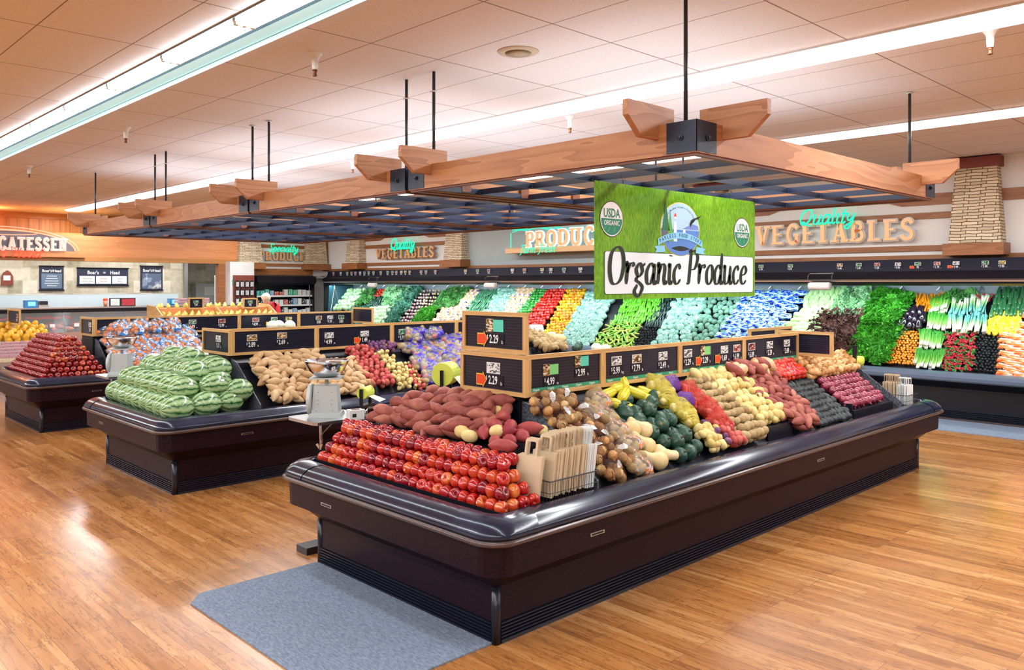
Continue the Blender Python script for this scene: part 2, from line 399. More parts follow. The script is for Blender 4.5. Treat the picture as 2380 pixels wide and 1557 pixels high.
# stone pilasters
def pilaster(name, cx, cy, zt, face):
    """face 'x' : stands against the right wall; 'y' : against the back wall"""
    def T(a, d, z): return (WX-d, cy+a, z) if face == 'x' else (cx+a, 20.8-d, z)
    def fru(mb, a0, d0, z0, a1, d1, z1):
        vs = [T(-a0, 0, z0), T(a0, 0, z0), T(a0, d0, z0), T(-a0, d0, z0), T(-a1, 0, z1), T(a1, 0, z1), T(a1, d1, z1), T(-a1, d1, z1)]
        return mb.add(vs, [(0, 3, 2, 1), (4, 5, 6, 7), (0, 1, 5, 4), (1, 2, 6, 5), (2, 3, 7, 6), (3, 0, 4, 7)])
    st = fru(MB(), .33, .24, 2.45, .26, .17, zt).build(name, M['stone']); struct(st)
    bs = fru(MB(), .38, .32, 2.29, .38, .32, 2.455).build('base_block', M['trimY' if face == 'x' else 'trimX'], st); bs['kind'] = 'structure'
    cp = fru(MB(), .30, .22, zt, .30, .22, zt+.14).build('cap_block', M['capred'], st); cp['kind'] = 'structure'
for cy in (3.66, 7.9, 14.8, 19.05): pilaster('wall_pilaster', 0, cy, 3.50, 'x')
pilaster('wall_pilaster', 10.2, 0, 3.50, 'y'); pilaster('wall_pilaster', 12.2, 0, 3.50, 'y')

# grey mats
def mat_thing(x0, y0, x1, y1, label):
    tag(MB().box(x0, y0, .001, x1, y1, .008).build('floor_mat', M['carpet']), label, 'mat')
MB2 = MB().prism([(2.0, 3.17), (2.93, 3.17), (2.93, 4.92), (2.10, 4.92), (2.0, 4.80)], .001, .009, 'z')
tag(MB2.build('floor_mat', M['carpet']), 'grey carpet mat at the apple end of the nearest display case', 'mat')
mat_thing(11.35, -1, 12.28, 20.2, 'long grey floor mat running along the foot of the vegetable wall case')

# ---------------------------------------------------------------- ceiling fittings
M['fixgrey'] = mat('grey_fixture_pan', (.12, .14, .16), .5)
def light_row(cx, y0, y1, kind, label):
    r = empty('ceiling_light', (cx, y0, CEIL), label, 'light', 'fluorescent strip lights in rows along the ceiling')
    w = .19
    n = int((y1-y0)/1.24)
    hous = MB().box(-w, 0, -.012, w, n*1.24, 0)
    hous.build('housing', M['fixgrey'] if kind == 'trough' else M['white'], r)
    if kind == 'trough':
        MB().add([(w-.01, 0, -.002-.012), (w-.01, n*1.24, -.014), (.03, n*1.24, -.03), (.03, 0, -.03)], [(0, 1, 2, 3)]).add([(w, 0, -.014), (w, n*1.24, -.014), (w, n*1.24, -.05), (w, 0, -.05)], [(0, 1, 2, 3)]).build('reflector', M['reflector'], r)
        for i in range(n):
            for dx in (-.155, -.10, -.045):
                MB().tube([(dx, i*1.24+.03, -.035), (dx, i*1.24+1.20, -.035)], .017, 8).build('tube', M['tubecool'], r)
            mb = MB()
            for dx in (-.155, -.10, -.045): mb.box(dx-.014, i*1.24-.02, -.05, dx+.014, i*1.24+.02, -.03)
            mb.box(-.175, i*1.24-.02, -.03, -.025, i*1.24+.02, -.013)
            mb.build('lamp_holder', M['white'], r)
    else:
        for i in range(n):
            MB().prism([(-w+.01, -.012), (w-.01, -.012), (w-.05, -.045), (-w+.05, -.045)], i*1.24+.004, (i+1)*1.24-.004, 'y').build('lens', M['lens'], r)
    return r
lab = {-4.30: 'row of ceiling strip lights far to the left of the cases', -0.86: 'row of ceiling strip lights left of the open trough row',
       2.61: 'open trough of bare fluorescent tubes crossing the upper left of the ceiling', 6.03: 'long row of white lensed strip lights over the wooden trellis',
       9.46: 'row of white lensed strip lights nearest the vegetable wall'}
for rx, y0, y1 in ROWS: light_row(rx, y0 if rx > 0 else y0, y1, 'trough' if abs(rx-2.61) < .1 else 'lens', lab[rx])
M['brass'] = mat('aged_brass', (.16, .05, .02), .35, .6)
def sprinkler(x, y, where):
    r = empty('sprinkler', (x, y, CEIL), 'white cone fire sprinkler with brass head ' + where, 'sprinkler', 'fire sprinklers in the ceiling')
    MB().lathe([(.020, -.125), (.024, -.09), (.026, -.05), (.034, -.03), (.055, -.004), (.058, 0)], 16).build('escutcheon', M['white'], r, True)
    MB().lathe([(.013, -.175), (.018, -.170), (.012, -.158), (.015, -.14), (.020, -.125)], 10).build('brass_head', M['brass'], r, True)
for x, y, w in ((3.27, 5.55, 'right of the trough light'), (3.28, 9.65, 'halfway down the trough light'), (3.31, 13.79, 'far left near the deli'),
                (6.32, 1.77, 'at the upper right corner'), (6.42, 5.76, 'above the trellis beam beside the long light'), (6.5, 10.0, 'behind the second pair of trellis brackets'), (6.5, 14.2, 'behind the far trellis brackets'),
                (3.27, 1.5, 'above the near floor')): sprinkler(x, y, w)
sp = empty('ceiling_speaker', (4.35, 4.43, CEIL), 'round beige ceiling speaker grille in a ceiling tile', 'speaker')
M['beige'] = mat('beige_metal', (.52, .40, .28), .5)
MB().lathe([(.06, -.012), (.13, -.014), (.155, -.006), (.16, 0)], 32).build('ring', M['beige'], sp, True)
MB().lathe([(.02, -.020), (.10, -.016)], 32).build('grille', mat('beige_grille', (.40, .29, .17), .6), sp, True)

# ---------------------------------------------------------------- wooden trellis modules
CX0, CX1, CZ0, CZ1 = 4.12, 8.0, 2.675, 2.865
M['bracket'] = mat('blue_black_steel', (.022, .030, .050), .35, .3)
ordn = ['nearest', 'second', 'third', 'farthest']
M['louver'] = mat('blue_black_louver', (.014, .022, .052), .3)
def canopy(k):
    y0 = 2.70+2.843*k; y1 = y0+2.80
    r = empty('trellis', (0, 0, 0), '%s wooden ceiling trellis with dark egg-crate louver, hung on black rods' % ordn[k], 'trellis', 'wooden trellis sections hung over the produce cases')
    t = .075
    for x in (CX0, CX1-t):
        MB().box(x, y0, CZ0, x+t, y1, CZ1).build('beam', M['beamY'], r)
    for y in (y0, y1-t):
        MB().box(CX0+t, y, CZ0, CX1-t, y+t, CZ1).build('beam', M['beamX'], r)
    mb = MB()
    for a, b_ in (((CX0+.012, y0+.012), (CX0+.05, y1-.012)), ((CX1-.05, y0+.012), (CX1-.012, y1-.012)), ((CX0+.05, y0+.012), (CX1-.05, y0+.05)), ((CX0+.05, y1-.05), (CX1-.05, y1-.012))):
        mb.box(a[0], a[1], CZ0-.016, b_[0], b_[1], CZ0)
    mb.build('bottom_trim', M['darkwood'], r)
    # ledger blocks on the inside of the frame
    for yy in (y0+t, y1-t-.03):
        for i in range(5):
            x = CX0+.5+i*.72
            MB().box(x, yy, CZ0+.02, x+.10, yy+.03, CZ1-.02).build('block', M['darkwood'], r)
    # louver blades
    nx, ny = 6, 4; ax0, ax1, ay0, ay1 = CX0+t+.02, CX1-t-.02, y0+t+.02, y1-t-.02
    for i in range(nx+1):
        x = ax0+(ax1-ax0)*i/nx
        mb = MB().box(x-.006, ay0, CZ0+.01, x+.006, ay1, CZ0+.058)
        for j in range(ny+1):
            y = ay0+(ay1-ay0)*j/ny
            for q in range(2): mb.box(x-.009, y-.009, CZ0+.016+q*.022, x+.009, y+.009, CZ0+.026+q*.022, 1)
        mb.build('louver_blade', [M['louver'], M['steel']], r)
    for j in range(ny+1):
        y = ay0+(ay1-ay0)*j/ny
        MB().box(ax0, y-.006, CZ0+.01, ax1, y+.006, CZ0+.058).build('louver_blade', M['louver'], r)
    for yy in (y0+.25, y0+.95, y0+1.65):
        MB().tube([(CX0+.22, yy, CZ0+.15), (CX0+.22, yy+.62, CZ0+.15)], .014, 8).build('light_tube', M['canlight'], r)
    # rafter tails
    def tail(x, y, dx, dy):
        # profile along outward direction
        pr = [(-.16, .0), (-.16, .12), (.30, .12), (.30, .03), (.17, -.085), (0.002, -.085), (0.002, 0.002)]
        mb = MB(); z = CZ1
        vs = []
        for s_ in (-.021, .021):
            for d, h in pr: vs.append((x+dx*d+abs(dy)*s_, y+dy*d+abs(dx)*s_, z+h))
        n = len(pr)
        fs = [tuple(range(n)), tuple(range(2*n-1, n-1, -1))]+[(i, n+i, n+(i+1) % n, (i+1) % n) for i in range(n)]
        mb.add(vs, fs).build('rafter_tail', M['beamX' if dx else 'beamY'], r)
    for y in (y0+.29, y1-.29): tail(CX0, y, -1, 0); tail(CX1, y, 1, 0)
    if k == 0: tail(CX0+.30, y0, 0, -1); tail(CX1-.30, y0, 0, -1)
    if k == 3: tail(CX0+.30, y1, 0, 1); tail(CX1-.30, y1, 0, 1)
    # black steel corner brackets with bolts, rods and collars
    for x, sx in ((CX0, 1), (CX1, -1)):
        for y, sy in ((y0, 1), (y1, -1)):
            e = .004; mb = MB()
            xa, xb = sorted((x-sx*e, x+sx*.21)); ya, yb = sorted((y-sy*e, y))
            mb.box(xa, ya, CZ0+.006, xb, yb, CZ1+.003)
            xa, xb = sorted((x-sx*e, x)); ya, yb = sorted((y-sy*e, y+sy*.21))
            mb.box(xa, ya, CZ0+.006, xb, yb, CZ1+.003)
            bp = mb.build('corner_bracket', M['bracket'], r)
            zc = (CZ0+CZ1)/2
            for p, a in (((x-sx*.006, y+sy*.11, zc), 'x'), ((x+sx*.11, y-sy*.006, zc), 'y')):
                mb = MB(); prs = [(.020, 0), (.020, .006), (.012, .007), (.012, .016), (.004, .018)]
                s_ = -(sx if a == 'x' else sy)
                mb.lathe(prs, 12, fn=(lambda an, rr, zz, a=a, s_=s_: (s_*zz, rr*cos(an), rr*sin(an)) if a == 'x' else (rr*cos(an), s_*zz, rr*sin(an))), c=p)
                mb.build('bolt', M['bracket'], bp)
            px_, py_ = x+sx*.136, y+sy*.167
            MB().cyl((px_, py_, CZ1-.02), .013, CEIL-CZ1+.018, 10).build('hanging_rod', M['rod'], r, True)
            zc = CEIL-.012 if (k+int(sy > 0)) % 2 else CEIL-.17
            MB().lathe([(.035, 0), (.030, .008), (.014, .011)], 14, (px_, py_, zc)).build('rod_collar', M['white'], r, True)
for k in range(4): canopy(k)

# ---------------------------------------------------------------- lettering
G = {}  # skeleton letters: advance, strokes (x, y) with x-height .6
G['a'] = (.62, [[(.45,.5),(.25,.6),(.06,.36),(.1,.06),(.28,.02),(.45,.32)], [(.47,.6),(.45,.15),(.53,0),(.63,.09)]])
G['c'] = (.52, [[(.42,.46),(.28,.6),(.08,.4),(.08,.14),(.25,0),(.46,.14)]])
G['d'] = (.62, [[(.42,.5),(.24,.6),(.05,.36),(.1,.05),(.28,.02),(.44,.3)], [(.47,1.0),(.45,.15),(.53,0),(.62,.09)]])
G['e'] = (.52, [[(.09,.28),(.34,.34),(.43,.48),(.28,.6),(.1,.42),(.08,.14),(.25,0),(.46,.12)]])
G['g'] = (.58, [[(.25,.6),(.08,.42),(.22,.22),(.40,.38),(.25,.6)], [(.40,.52),(.54,.6)], [(.20,.23),(.10,.12),(.30,.02),(.44,-.12),(.25,-.36),(.04,-.22),(.18,-.02)]])
G['h'] = (.60, [[(.1,1),(.08,0)], [(.08,.3),(.25,.58),(.42,.5),(.4,.14),(.48,0),(.59,.09)]])
G['i'] = (.30, [[(.02,.5),(.1,.6),(.1,.15),(.18,0),(.28,.09)], [(.13,.84),(.13,.87)]])
G['l'] = (.30, [[(.1,1),(.1,.14),(.2,0),(.3,.09)]])
G['m'] = (.88, [[(.0,.5),(.09,.6),(.08,0)], [(.08,.3),(.23,.58),(.36,.5),(.36,0)], [(.36,.3),(.52,.58),(.66,.5),(.64,.14),(.74,0),(.84,.09)]])
G['n'] = (.60, [[(.0,.5),(.09,.6),(.08,0)], [(.08,.3),(.25,.58),(.42,.5),(.4,.14),(.48,0),(.58,.09)]])
G['o'] = (.55, [[(.27,.6),(.08,.4),(.1,.1),(.27,0),(.44,.2),(.42,.5),(.27,.6)]])
G['p'] = (.56, [[(.08,.6),(.06,-.4)], [(.08,.35),(.28,.6),(.47,.38),(.38,.05),(.22,0),(.08,.15)]])
G['r'] = (.48, [[(.0,.5),(.09,.6),(.08,0)], [(.08,.32),(.22,.55),(.36,.6),(.42,.50)]])
G['s'] = (.46, [[(.40,.5),(.24,.6),(.09,.48),(.21,.33),(.37,.18),(.25,.01),(.04,.1)]])
G['t'] = (.38, [[(.18,.9),(.15,.15),(.25,0),(.37,.09)], [(.0,.6),(.36,.6)]])
G['u'] = (.62, [[(.0,.5),(.09,.6),(.08,.15),(.2,0),(.36,.1),(.44,.3)], [(.46,.6),(.44,.15),(.52,0),(.61,.09)]])
G['y'] = (.56, [[(.0,.5),(.09,.6),(.1,.25),(.24,.15),(.42,.35)], [(.47,.6),(.42,.0),(.26,-.36),(.05,-.3),(.1,-.16),(.5,.08)]])
G['O'] = (.86, [[(.42,1.05),(.14,.86),(.08,.45),(.2,.08),(.42,0),(.66,.16),(.76,.55),(.66,.92),(.42,1.05)]])
G['Q'] = (.95, [[(.5,1.05),(.16,.82),(.06,.42),(.22,.06),(.48,.05),(.74,.34),(.76,.78),(.56,1.02),(.3,.95)], [(.18,.02),(.32,.2),(.55,-.02),(.92,-.06)]])
G['P'] = (.72, [[(.1,.98),(.24,1.02),(.20,.3),(.16,.03),(.04,.02)], [(.24,1.02),(.5,1.03),(.66,.82),(.52,.5),(.3,.44)]])
G['S'] = (.66, [[(.62,.86),(.46,1.04),(.24,.9),(.28,.64),(.52,.42),(.46,.08),(.18,.0),(.02,.18)]])
G['F'] = (.62, [[(.08,.82),(.2,1.0),(.68,1.04)], [(.42,1.0),(.34,.4),(.22,-.12),(.04,-.2)], [(.18,.5),(.5,.54)]])
G['B'] = (.76, [[(.16,1.0),(.14,0.0)], [(.04,.92),(.4,1.04),(.62,.86),(.5,.62),(.26,.54)], [(.26,.54),(.6,.5),(.68,.2),(.42,0),(.1,.02)]])
G['H'] = (.84, [[(.02,.9),(.22,1.0),(.18,.0)], [(.66,1.0),(.60,.1),(.72,.0),(.82,.1)], [(.06,.5),(.64,.54)]])
G["'"] = (.16, [[(.08,1.0),(.05,.82)]])
G[' '] = (.34, [])
def script(mb, word, o, U, V, h, mode, w=.1, shear=.22, xs=1.0, depth=0, m=0, seg=5):
    """write skeleton letters: mode 'nib' = flat thick-and-thin ribbons, 'tube' = bent glass tube"""
    o, U, V = Vector(o), Vector(U).normalized(), Vector(V).normalized(); Nn = U.cross(V); x = 0
    for ch in word:
        adv, st = G[ch]
        for s_ in st:
            cl = len(s_) > 3 and s_[0] == s_[-1]
            pts = cr(s_[:-1] if cl else s_, seg, cl)
            P2 = [Vector(((x+p[0]+p[1]*shear)*xs*h, p[1]*h)) for p in pts]
            if cl: P2.append(P2[0])
            if mode == 'tube':
                mb.tube([o+U*p.x+V*p.y+Nn*depth for p in P2], w*h, 6, m)
            else:
                vs = []; n = len(P2)
                for i, p in enumerate(P2):
                    a = P2[i-1] if i else (P2[-2] if cl else p); b_ = P2[i+1] if i < n-1 else (P2[1] if cl else p)
                    d = b_-a
                    if d.length < 1e-9: d = Vector((0, 1))
                    d.normalize(); nib = Vector((1, .12)).normalized()
                    wd = w*h*(.22+.78*abs(d.x*nib.y-d.y*nib.x)**1.5)*.5
                    if not cl: wd *= (.55 if i in (0, n-1) else 1)
                    q = Vector((-d.y, d.x))*wd
                    vs += [o+U*(p.x+q.x)+V*(p.y+q.y)+Nn*depth, o+U*(p.x-q.x)+V*(p.y-q.y)+Nn*depth]
                mb.add(vs, [(2*i, 2*i+1, 2*i+3, 2*i+2) for i in range(n-1)], m)
        x += adv
    return x*xs*h
def script_w(word, h, xs=1): return sum(G[c][0] for c in word)*h*xs
# slab-serif capitals (1 high): pieces as stroke(points, width), serif bars
def cap_strokes(ch):
    t, th = .21, .10
    def ser(x, y): return [(x-.20, y), (x+.20, y)]
    L = {
     'V': (.86, [([(.16,1),(.42,0)],t),([(.70,1),(.45,0)],.13)], [ser(.16,.95), ser(.72,.95)]),
     'E': (.74, [([(.22,0),(.22,1)],t)], [[(.06,.95),(.68,.95)], [(.22,.52),(.56,.52)], [(.06,.05),(.70,.05)]]),
     'G': (.86, [([(.74,.80),(.60,.95),(.34,.93),(.18,.5),(.34,.07),(.60,.05),(.72,.16)],.17),([(.70,.05),(.70,.45)],.18)], [[(.52,.46),(.84,.46)]]),
     'T': (.78, [([(.39,0),(.39,1)],t)], [[(.04,.95),(.74,.95)], ser(.39,.05)]),
     'A': (.88, [([(.44,1),(.16,0)],.13),([(.44,1),(.72,0)],t)], [ser(.14,.05), ser(.72,.05), [(.26,.33),(.62,.33)]]),
     'B': (.82, [([(.22,0),(.22,1)],t),([(.25,.94),(.52,.92),(.62,.74),(.50,.55),(.28,.53)],.15),([(.28,.53),(.58,.5),(.68,.28),(.56,.08),(.25,.06)],.16)], [[(.05,.95),(.3,.95)], [(.05,.05),(.3,.05)]]),
     'L': (.70, [([(.22,0),(.22,1)],t)], [ser(.22,.95), [(.06,.05),(.66,.05)]]),
     'S': (.70, [([(.62,.78),(.46,.95),(.22,.88),(.18,.66),(.38,.52),(.58,.36),(.54,.10),(.28,.04),(.08,.22)],.17)], []),
     'P': (.78, [([(.22,0),(.22,1)],t),([(.25,.94),(.54,.92),(.66,.70),(.54,.47),(.28,.45)],.16)], [[(.05,.95),(.3,.95)], ser(.22,.05)]),
     'R': (.84, [([(.22,0),(.22,1)],t),([(.25,.94),(.52,.92),(.62,.72),(.52,.50),(.28,.48)],.15),([(.44,.48),(.66,.02)],.19)], [[(.05,.95),(.3,.95)], ser(.22,.05), [(.56,.05),(.84,.05)]]),
     'O': (.88, [([(.44,.95),(.20,.80),(.16,.5),(.22,.18),(.44,.05),(.68,.18),(.73,.5),(.67,.82),(.44,.95)],.17)], []),
     'D': (.86, [([(.22,0),(.22,1)],t),([(.25,.94),(.52,.90),(.70,.68),(.70,.32),(.52,.10),(.25,.06)],.17)], [[(.05,.95),(.3,.95)], [(.05,.05),(.3,.05)]]),
     'U': (.90, [([(.22,1),(.22,.3),(.32,.08),(.50,.05),(.66,.2),(.68,1)],.17)], [ser(.22,.95), ser(.68,.95)]),
     'C': (.80, [([(.70,.76),(.56,.95),(.32,.92),(.17,.5),(.32,.08),(.56,.05),(.72,.24)],.17)], []),
     'I': (.46, [([(.22,0),(.22,1)],t)], [ser(.22,.95), ser(.22,.05)]),
     'N': (.90, [([(.20,0),(.20,1)],.13),([(.20,1),(.68,0)],t),([(.68,0),(.68,1)],.13)], [ser(.20,.05), ser(.16,.95), ser(.68,.95)]),
    }[ch]
    return L[0], L[1], L[2], th
def ribbon(mb, P2, w, T, d0, d1, m=0):
    n = len(P2); cl = (P2[0]-P2[-1]).length < 1e-6 and n > 3; L = []; R = []
    for i, p in enumerate(P2):
        a = P2[i-1] if i else (P2[-2] if cl else p); b_ = P2[i+1] if i < n-1 else (P2[1] if cl else p)
        d = (b_-a).normalized(); q = Vector((-d.y, d.x))*w/2; L.append(p+q); R.append(p-q)
    vs = [T(p, d1) for p in L]+[T(p, d1) for p in R]+[T(p, d0) for p in L]+[T(p, d0) for p in R]; fs = []
    for i in range(n-1):
        fs += [(i, i+1, n+i+1, n+i), (2*n+i, 3*n+i, 3*n+i+1, 2*n+i+1), (i, 2*n+i, 2*n+i+1, i+1), (n+i, n+i+1, 3*n+i+1, 3*n+i)]
    if not cl: fs += [(0, n, 3*n, 2*n), (n-1, 3*n-1, 4*n-1, 2*n-1)]
    mb.add(vs, fs, m)
def caps(word, o, U, V, heights, sp, face, back, parent, xs=1.0, depth=.05, glow=None):
    """each letter is a part of its sign; heights: list or number"""
    o, U, V = Vector(o), Vector(U).normalized(), Vector(V).normalized(); Nn = U.cross(V); x = 0
    for i, ch in enumerate(word):
        h = heights[i] if isinstance(heights, list) else heights
        adv, st, ser, th = cap_strokes(ch)
        T = lambda p, d: o+U*(x+p.x*h*xs)+V*(p.y*h)+Nn*d
        for (gm, d0, d1, gr, nm) in ((back, 0, depth*.55, .055, 'letter_halo'), (face, depth*.6, depth, 0, 'letter')):
            mb = MB()
            for pts, w in st:
                P2 = cr(pts, 5, False) if len(pts) > 2 else [Vector(q) for q in pts]
                P2 = [Vector((q[0], q[1])) for q in P2]
                ribbon(mb, P2, w+gr*2, T, d0, d1)
            for a, b_ in ser: ribbon(mb, [Vector(a)-Vector((gr, 0)), Vector(b_)+Vector((gr, 0))], th+gr*2, T, d0, d1+.0006)
            pr = mb.build(nm, gm, parent)
            if nm == 'letter': last = pr
        x += adv*h*xs+sp
    return x
_fc = {}
def text_mesh(s, mt, bold=0.0, align='CENTER', extr=0, space=1.0):
    key = (s, mt.name, bold, align, extr)
    if key in _fc: return _fc[key]
    cu = D.curves.new('t', 'FONT'); cu.body = s; cu.size = 1; cu.offset = bold; cu.extrude = extr; cu.align_x = align; cu.align_y = 'CENTER'; cu.space_character = space; cu.resolution_u = 2
    ob = D.objects.new('t', cu); COL.objects.link(ob)
    dg = bpy.context.evaluated_depsgraph_get(); me = D.meshes.new_from_object(ob.evaluated_get(dg)); me.name = 'lettering'
    me.materials.clear(); me.materials.append(mt)
    D.objects.remove(ob); D.curves.remove(cu); _fc[key] = me; return me
def text(name, s, o, U, V, h, mt, parent, xs=1.0, bold=0.0, align='CENTER', extr=0):
    U, V = Vector(U).normalized(), Vector(V).normalized(); Nn = U.cross(V)
    R = Matrix((U*h*xs, V*h, Nn*h)).transposed().to_4x4(); R.translation = Vector(o)
    return inst(name, text_mesh(s, mt, bold, align, extr), R, parent)
# ---------------------------------------------------------------- display case (island)
IX0, IX1, IW = 2.93, 8.86, 1.77
IY = [3.15+4.25*k for k in range(4)]
def loop_rect(x0, y0, x1, y1, off, r, n=5):
    """counter-clockwise rounded rectangle grown by off"""
    x0 -= off; y0 -= off; x1 += off; y1 += off; r = max(r+off*.5, .01); out = []
    for cx, cy, a0 in ((x1-r, y0+r, -pi/2), (x1-r, y1-r, 0), (x0+r, y1-r, pi/2), (x0+r, y0+r, pi)):
        for i in range(n+1):
            a = a0+pi/2*i/n; out.append((cx+r*cos(a), cy+r*sin(a)))
    return out
def loft_rect(mb, rect, prof, r=.03, cap=False, m=0, n=5):
    loops = [[(x, y, z) for x, y in loop_rect(*rect, off, r, n)] for off, z in prof]
    k = len(loops[0]); vs = [p for l in loops for p in l]; fs = []
    for i in range(len(loops)-1):
        for j in range(k): fs.append((i*k+j, i*k+(j+1) % k, (i+1)*k+(j+1) % k, (i+1)*k+j))
    if cap: fs.append(tuple((len(loops)-1)*k+j for j in range(k)))
    return mb.add(vs, fs, m)
ilab = ['nearest black produce island case, with apples at its end, standing on the plank floor',
        'second black produce island case, with watermelons piled on its end',
        'third black produce island case at the left, with a tall apple pyramid on its end']
def island(k):
    y0 = IY[k]; y1 = y0+IW; R = (IX0, y0, IX1, y1)
    r = empty('produce_case', (0, 0, 0), ilab[k], 'display case', None)
    loft_rect(MB(), R, [(0, .115), (0, .30), (.13, .42)], .02).build('base_panel', M['maroon'], r)
    for side in range(4):                       # ribbed kick grilles and corner posts
        mb = MB(); nr = 5
        prof = [(-.012, 0.0), (.012, 0.0), (.012, .020)]
        for i in range(nr): z = .022+i*.018; prof += [(-.004, z), (-.004, z+.005), (.010, z+.008), (.010, z+.014)]
        prof += [(-.012, .113)]
        if side == 0: mb.prism([(y0-o, z) for o, z in prof], IX0+.03, IX1-.03, 'x')
        if side == 1: mb.prism([(y1+o, z) for o, z in prof], IX0+.03, IX1-.03, 'x')
        if side == 2: mb.prism([(IX0-o, z) for o, z in prof], y0+.03, y1-.03, 'y')
        if side == 3: mb.prism([(IX1+o, z) for o, z in prof], y0+.03, y1-.03, 'y')
        mb.build('kick_grille', M['kick'], r)
    for x in (IX0, IX1):
        for y in (y0, y1): MB().cyl((x+(.012 if x == IX0 else -.012), y+(.012 if y == y0 else -.012), 0), .026, .302, 14).build('corner_post', M['kick'], r, True)
    loft_rect(MB(), R, [(.125, .415), (.175, .42), (.18, .575)], .04).build('skirt', M['maroon'], r)
    loft_rect(MB(), R, [(.178, .573), (.20, .578), (.215, .585), (.222, .597), (.218, .608), (.20, .612)], .05, n=7).build('bead_rail', M['bead'], r, True)
    loft_rect(MB(), R, [(.196, .612), (.206, .622), (.196, .645), (.17, .675), (.13, .697), (.07, .705), (.055, .700), (.05, .655)], .05, n=7).build('bumper', M['bumper'], r, True)
    # corner joint sleeves of the bumper
    for cx, cy, sx, sy in ((IX0, y0, -1, -1), (IX0, y1, -1, 1), (IX1, y0, 1, -1), (IX1, y1, 1, 1)):
        loops = []
        for off, z in [(.199, .613), (.209, .623), (.199, .646), (.173, .678), (.132, .700), (.07, .708)]:
            q = loop_rect(*R, off, .05, 7); ci = {(1, -1): 0, (1, 1): 1, (-1, 1): 2, (-1, -1): 3}[(sx, sy)]
            seg = q[ci*8:(ci+1)*8]; p0, p1 = Vector(seg[0]), Vector(seg[-1])
            d0 = (Vector(seg[0])-Vector(seg[1])).normalized()*.17; d1 = (Vector(seg[-1])-Vector(seg[-2])).normalized()*.17
            d0 = Vector((round(d0.x/.17)*.17, round(d0.y/.17)*.17)); d1 = Vector((round(d1.x/.17)*.17, round(d1.y/.17)*.17))
            seg = [tuple(p0+d0)]+seg+[tuple(p1+d1)]
            loops.append([(a, b_, z) for a, b_ in seg])
        kk = len(loops[0]); vs = [p for l in loops for p in l]
        MB().add(vs, [(i*kk+j, i*kk+j+1, (i+1)*kk+j+1, (i+1)*kk+j) for i in range(len(loops)-1) for j in range(kk-1)]).build('corner_sleeve', M['bumper'], r, True)
    MB().box(IX0-.055, y0-.055, .60, IX1+.055, y1+.055, .657).build('deck', M['deck'], r)
    # slotted air grilles around the deck edge
    mb = MB()
    mb.box(IX0-.035, y0, .657, IX0+.015, y1, .661)
    for i in range(int(IW/.022)): mb.box(IX0-.03, y0+.01+i*.022, .661, IX0+.01, y0+.018+i*.022, .667)
    mb.build('air_grille', M['black'], r)
    mb = MB(); mb.box(IX0+.02, y0-.035, .657, IX0+.95, y0+.012, .661)
    for i in range(42): mb.box(IX0+.03+i*.022, y0-.03, .661, IX0+.038+i*.022, y0+.008, .667)
    mb.build('air_grille', M['black'], r)
    # sloped shelves both sides, core under the signs, side dividers
    xa, xb = 3.78, 8.45
    for s_ in (1, -1):
        ya = y0+.03 if s_ == 1 else y1-.03
        f = lambda d: ya+s_*d
        poly = [(f(0), .658), (f(.50), 1.02), (f(.50), 1.09), (f(.62), 1.125), (f(.62), .658)]
        MB().prism(poly, xa, xb, 'x').build('sloped_shelf', M['shelf'], r)
        for x in (xa-.012, xb):
            MB().prism([(f(-.02), .658), (f(-.02), .72), (f(.50), 1.10), (f(.62), 1.13), (f(.62), .658)], x, x+.012, 'x').build('divider', M['divider'], r)
    MB().box(3.74, y0+.65, .658, xb+.012, y1-.65, 1.16).build('core', M['shelf'], r)
    MB().box(3.22, y0+.22, .658, 3.74, y1-.06, .90).build('end_riser', M['shelf'], r)
    MB().box(xb+.012, y0+.35, .658, xb+.2, y1-.2, .80).build('end_riser', M['shelf'], r)
    for x, y in ((IX0+.55, 0), (IX0+3.3, 0)):
        MB().box(x, y0-.183, .49, x+.12, y0-.178, .508).box(x+.01, y0-.1845, .494, x+.11, y0-.182, .504, 1).build('name_plate', [M['steel'], M['black']], r)
    MB().box(IX0-.183, y1-.45, .49, IX0-.178, y1-.33, .508).box(IX0-.1845, y1-.44, .494, IX0-.182, y1-.34, .504, 1).build('name_plate', [M['steel'], M['black']], r)
    mb = MB()
    for x in (IX0+1.95, IX0+3.9): mb.box(x, y0-.1825, .42, x+.004, y0-.178, .575); 
    for x in (IX0+1.95,): mb.box(x, y0-.003, .115, x+.03, y0, .30)
    return r
M['kick'] = mat('blue_black_grille', (.006, .007, .016), .3)
m, t, b = nt('deck_maroon'); n = noise_(t, texco(t, 'Object'), 9, 4)
t.links.new(ramp(t, n, [(.3, (.03, .010, .010)), (.7, (.075, .03, .03))]), b.inputs['Base Color']); b.inputs['Roughness'].default_value = .3; M['deck'] = m
m, t, b = nt('speckled_divider'); n = noise_(t, texco(t, 'Object'), 60, 2)
t.links.new(ramp(t, n, [(.4, (.05, .055, .075)), (.7, (.20, .21, .25))]), b.inputs['Base Color']); b.inputs['Roughness'].default_value = .4; M['divider'] = m
for k in range(3): island(k)
tag(MB().box(2.94, 5.10, .0, 3.3, 5.24, .05).build('floor_bumper', M['kick']), 'low dark floor bumper bar behind the nearest case', 'bumper')

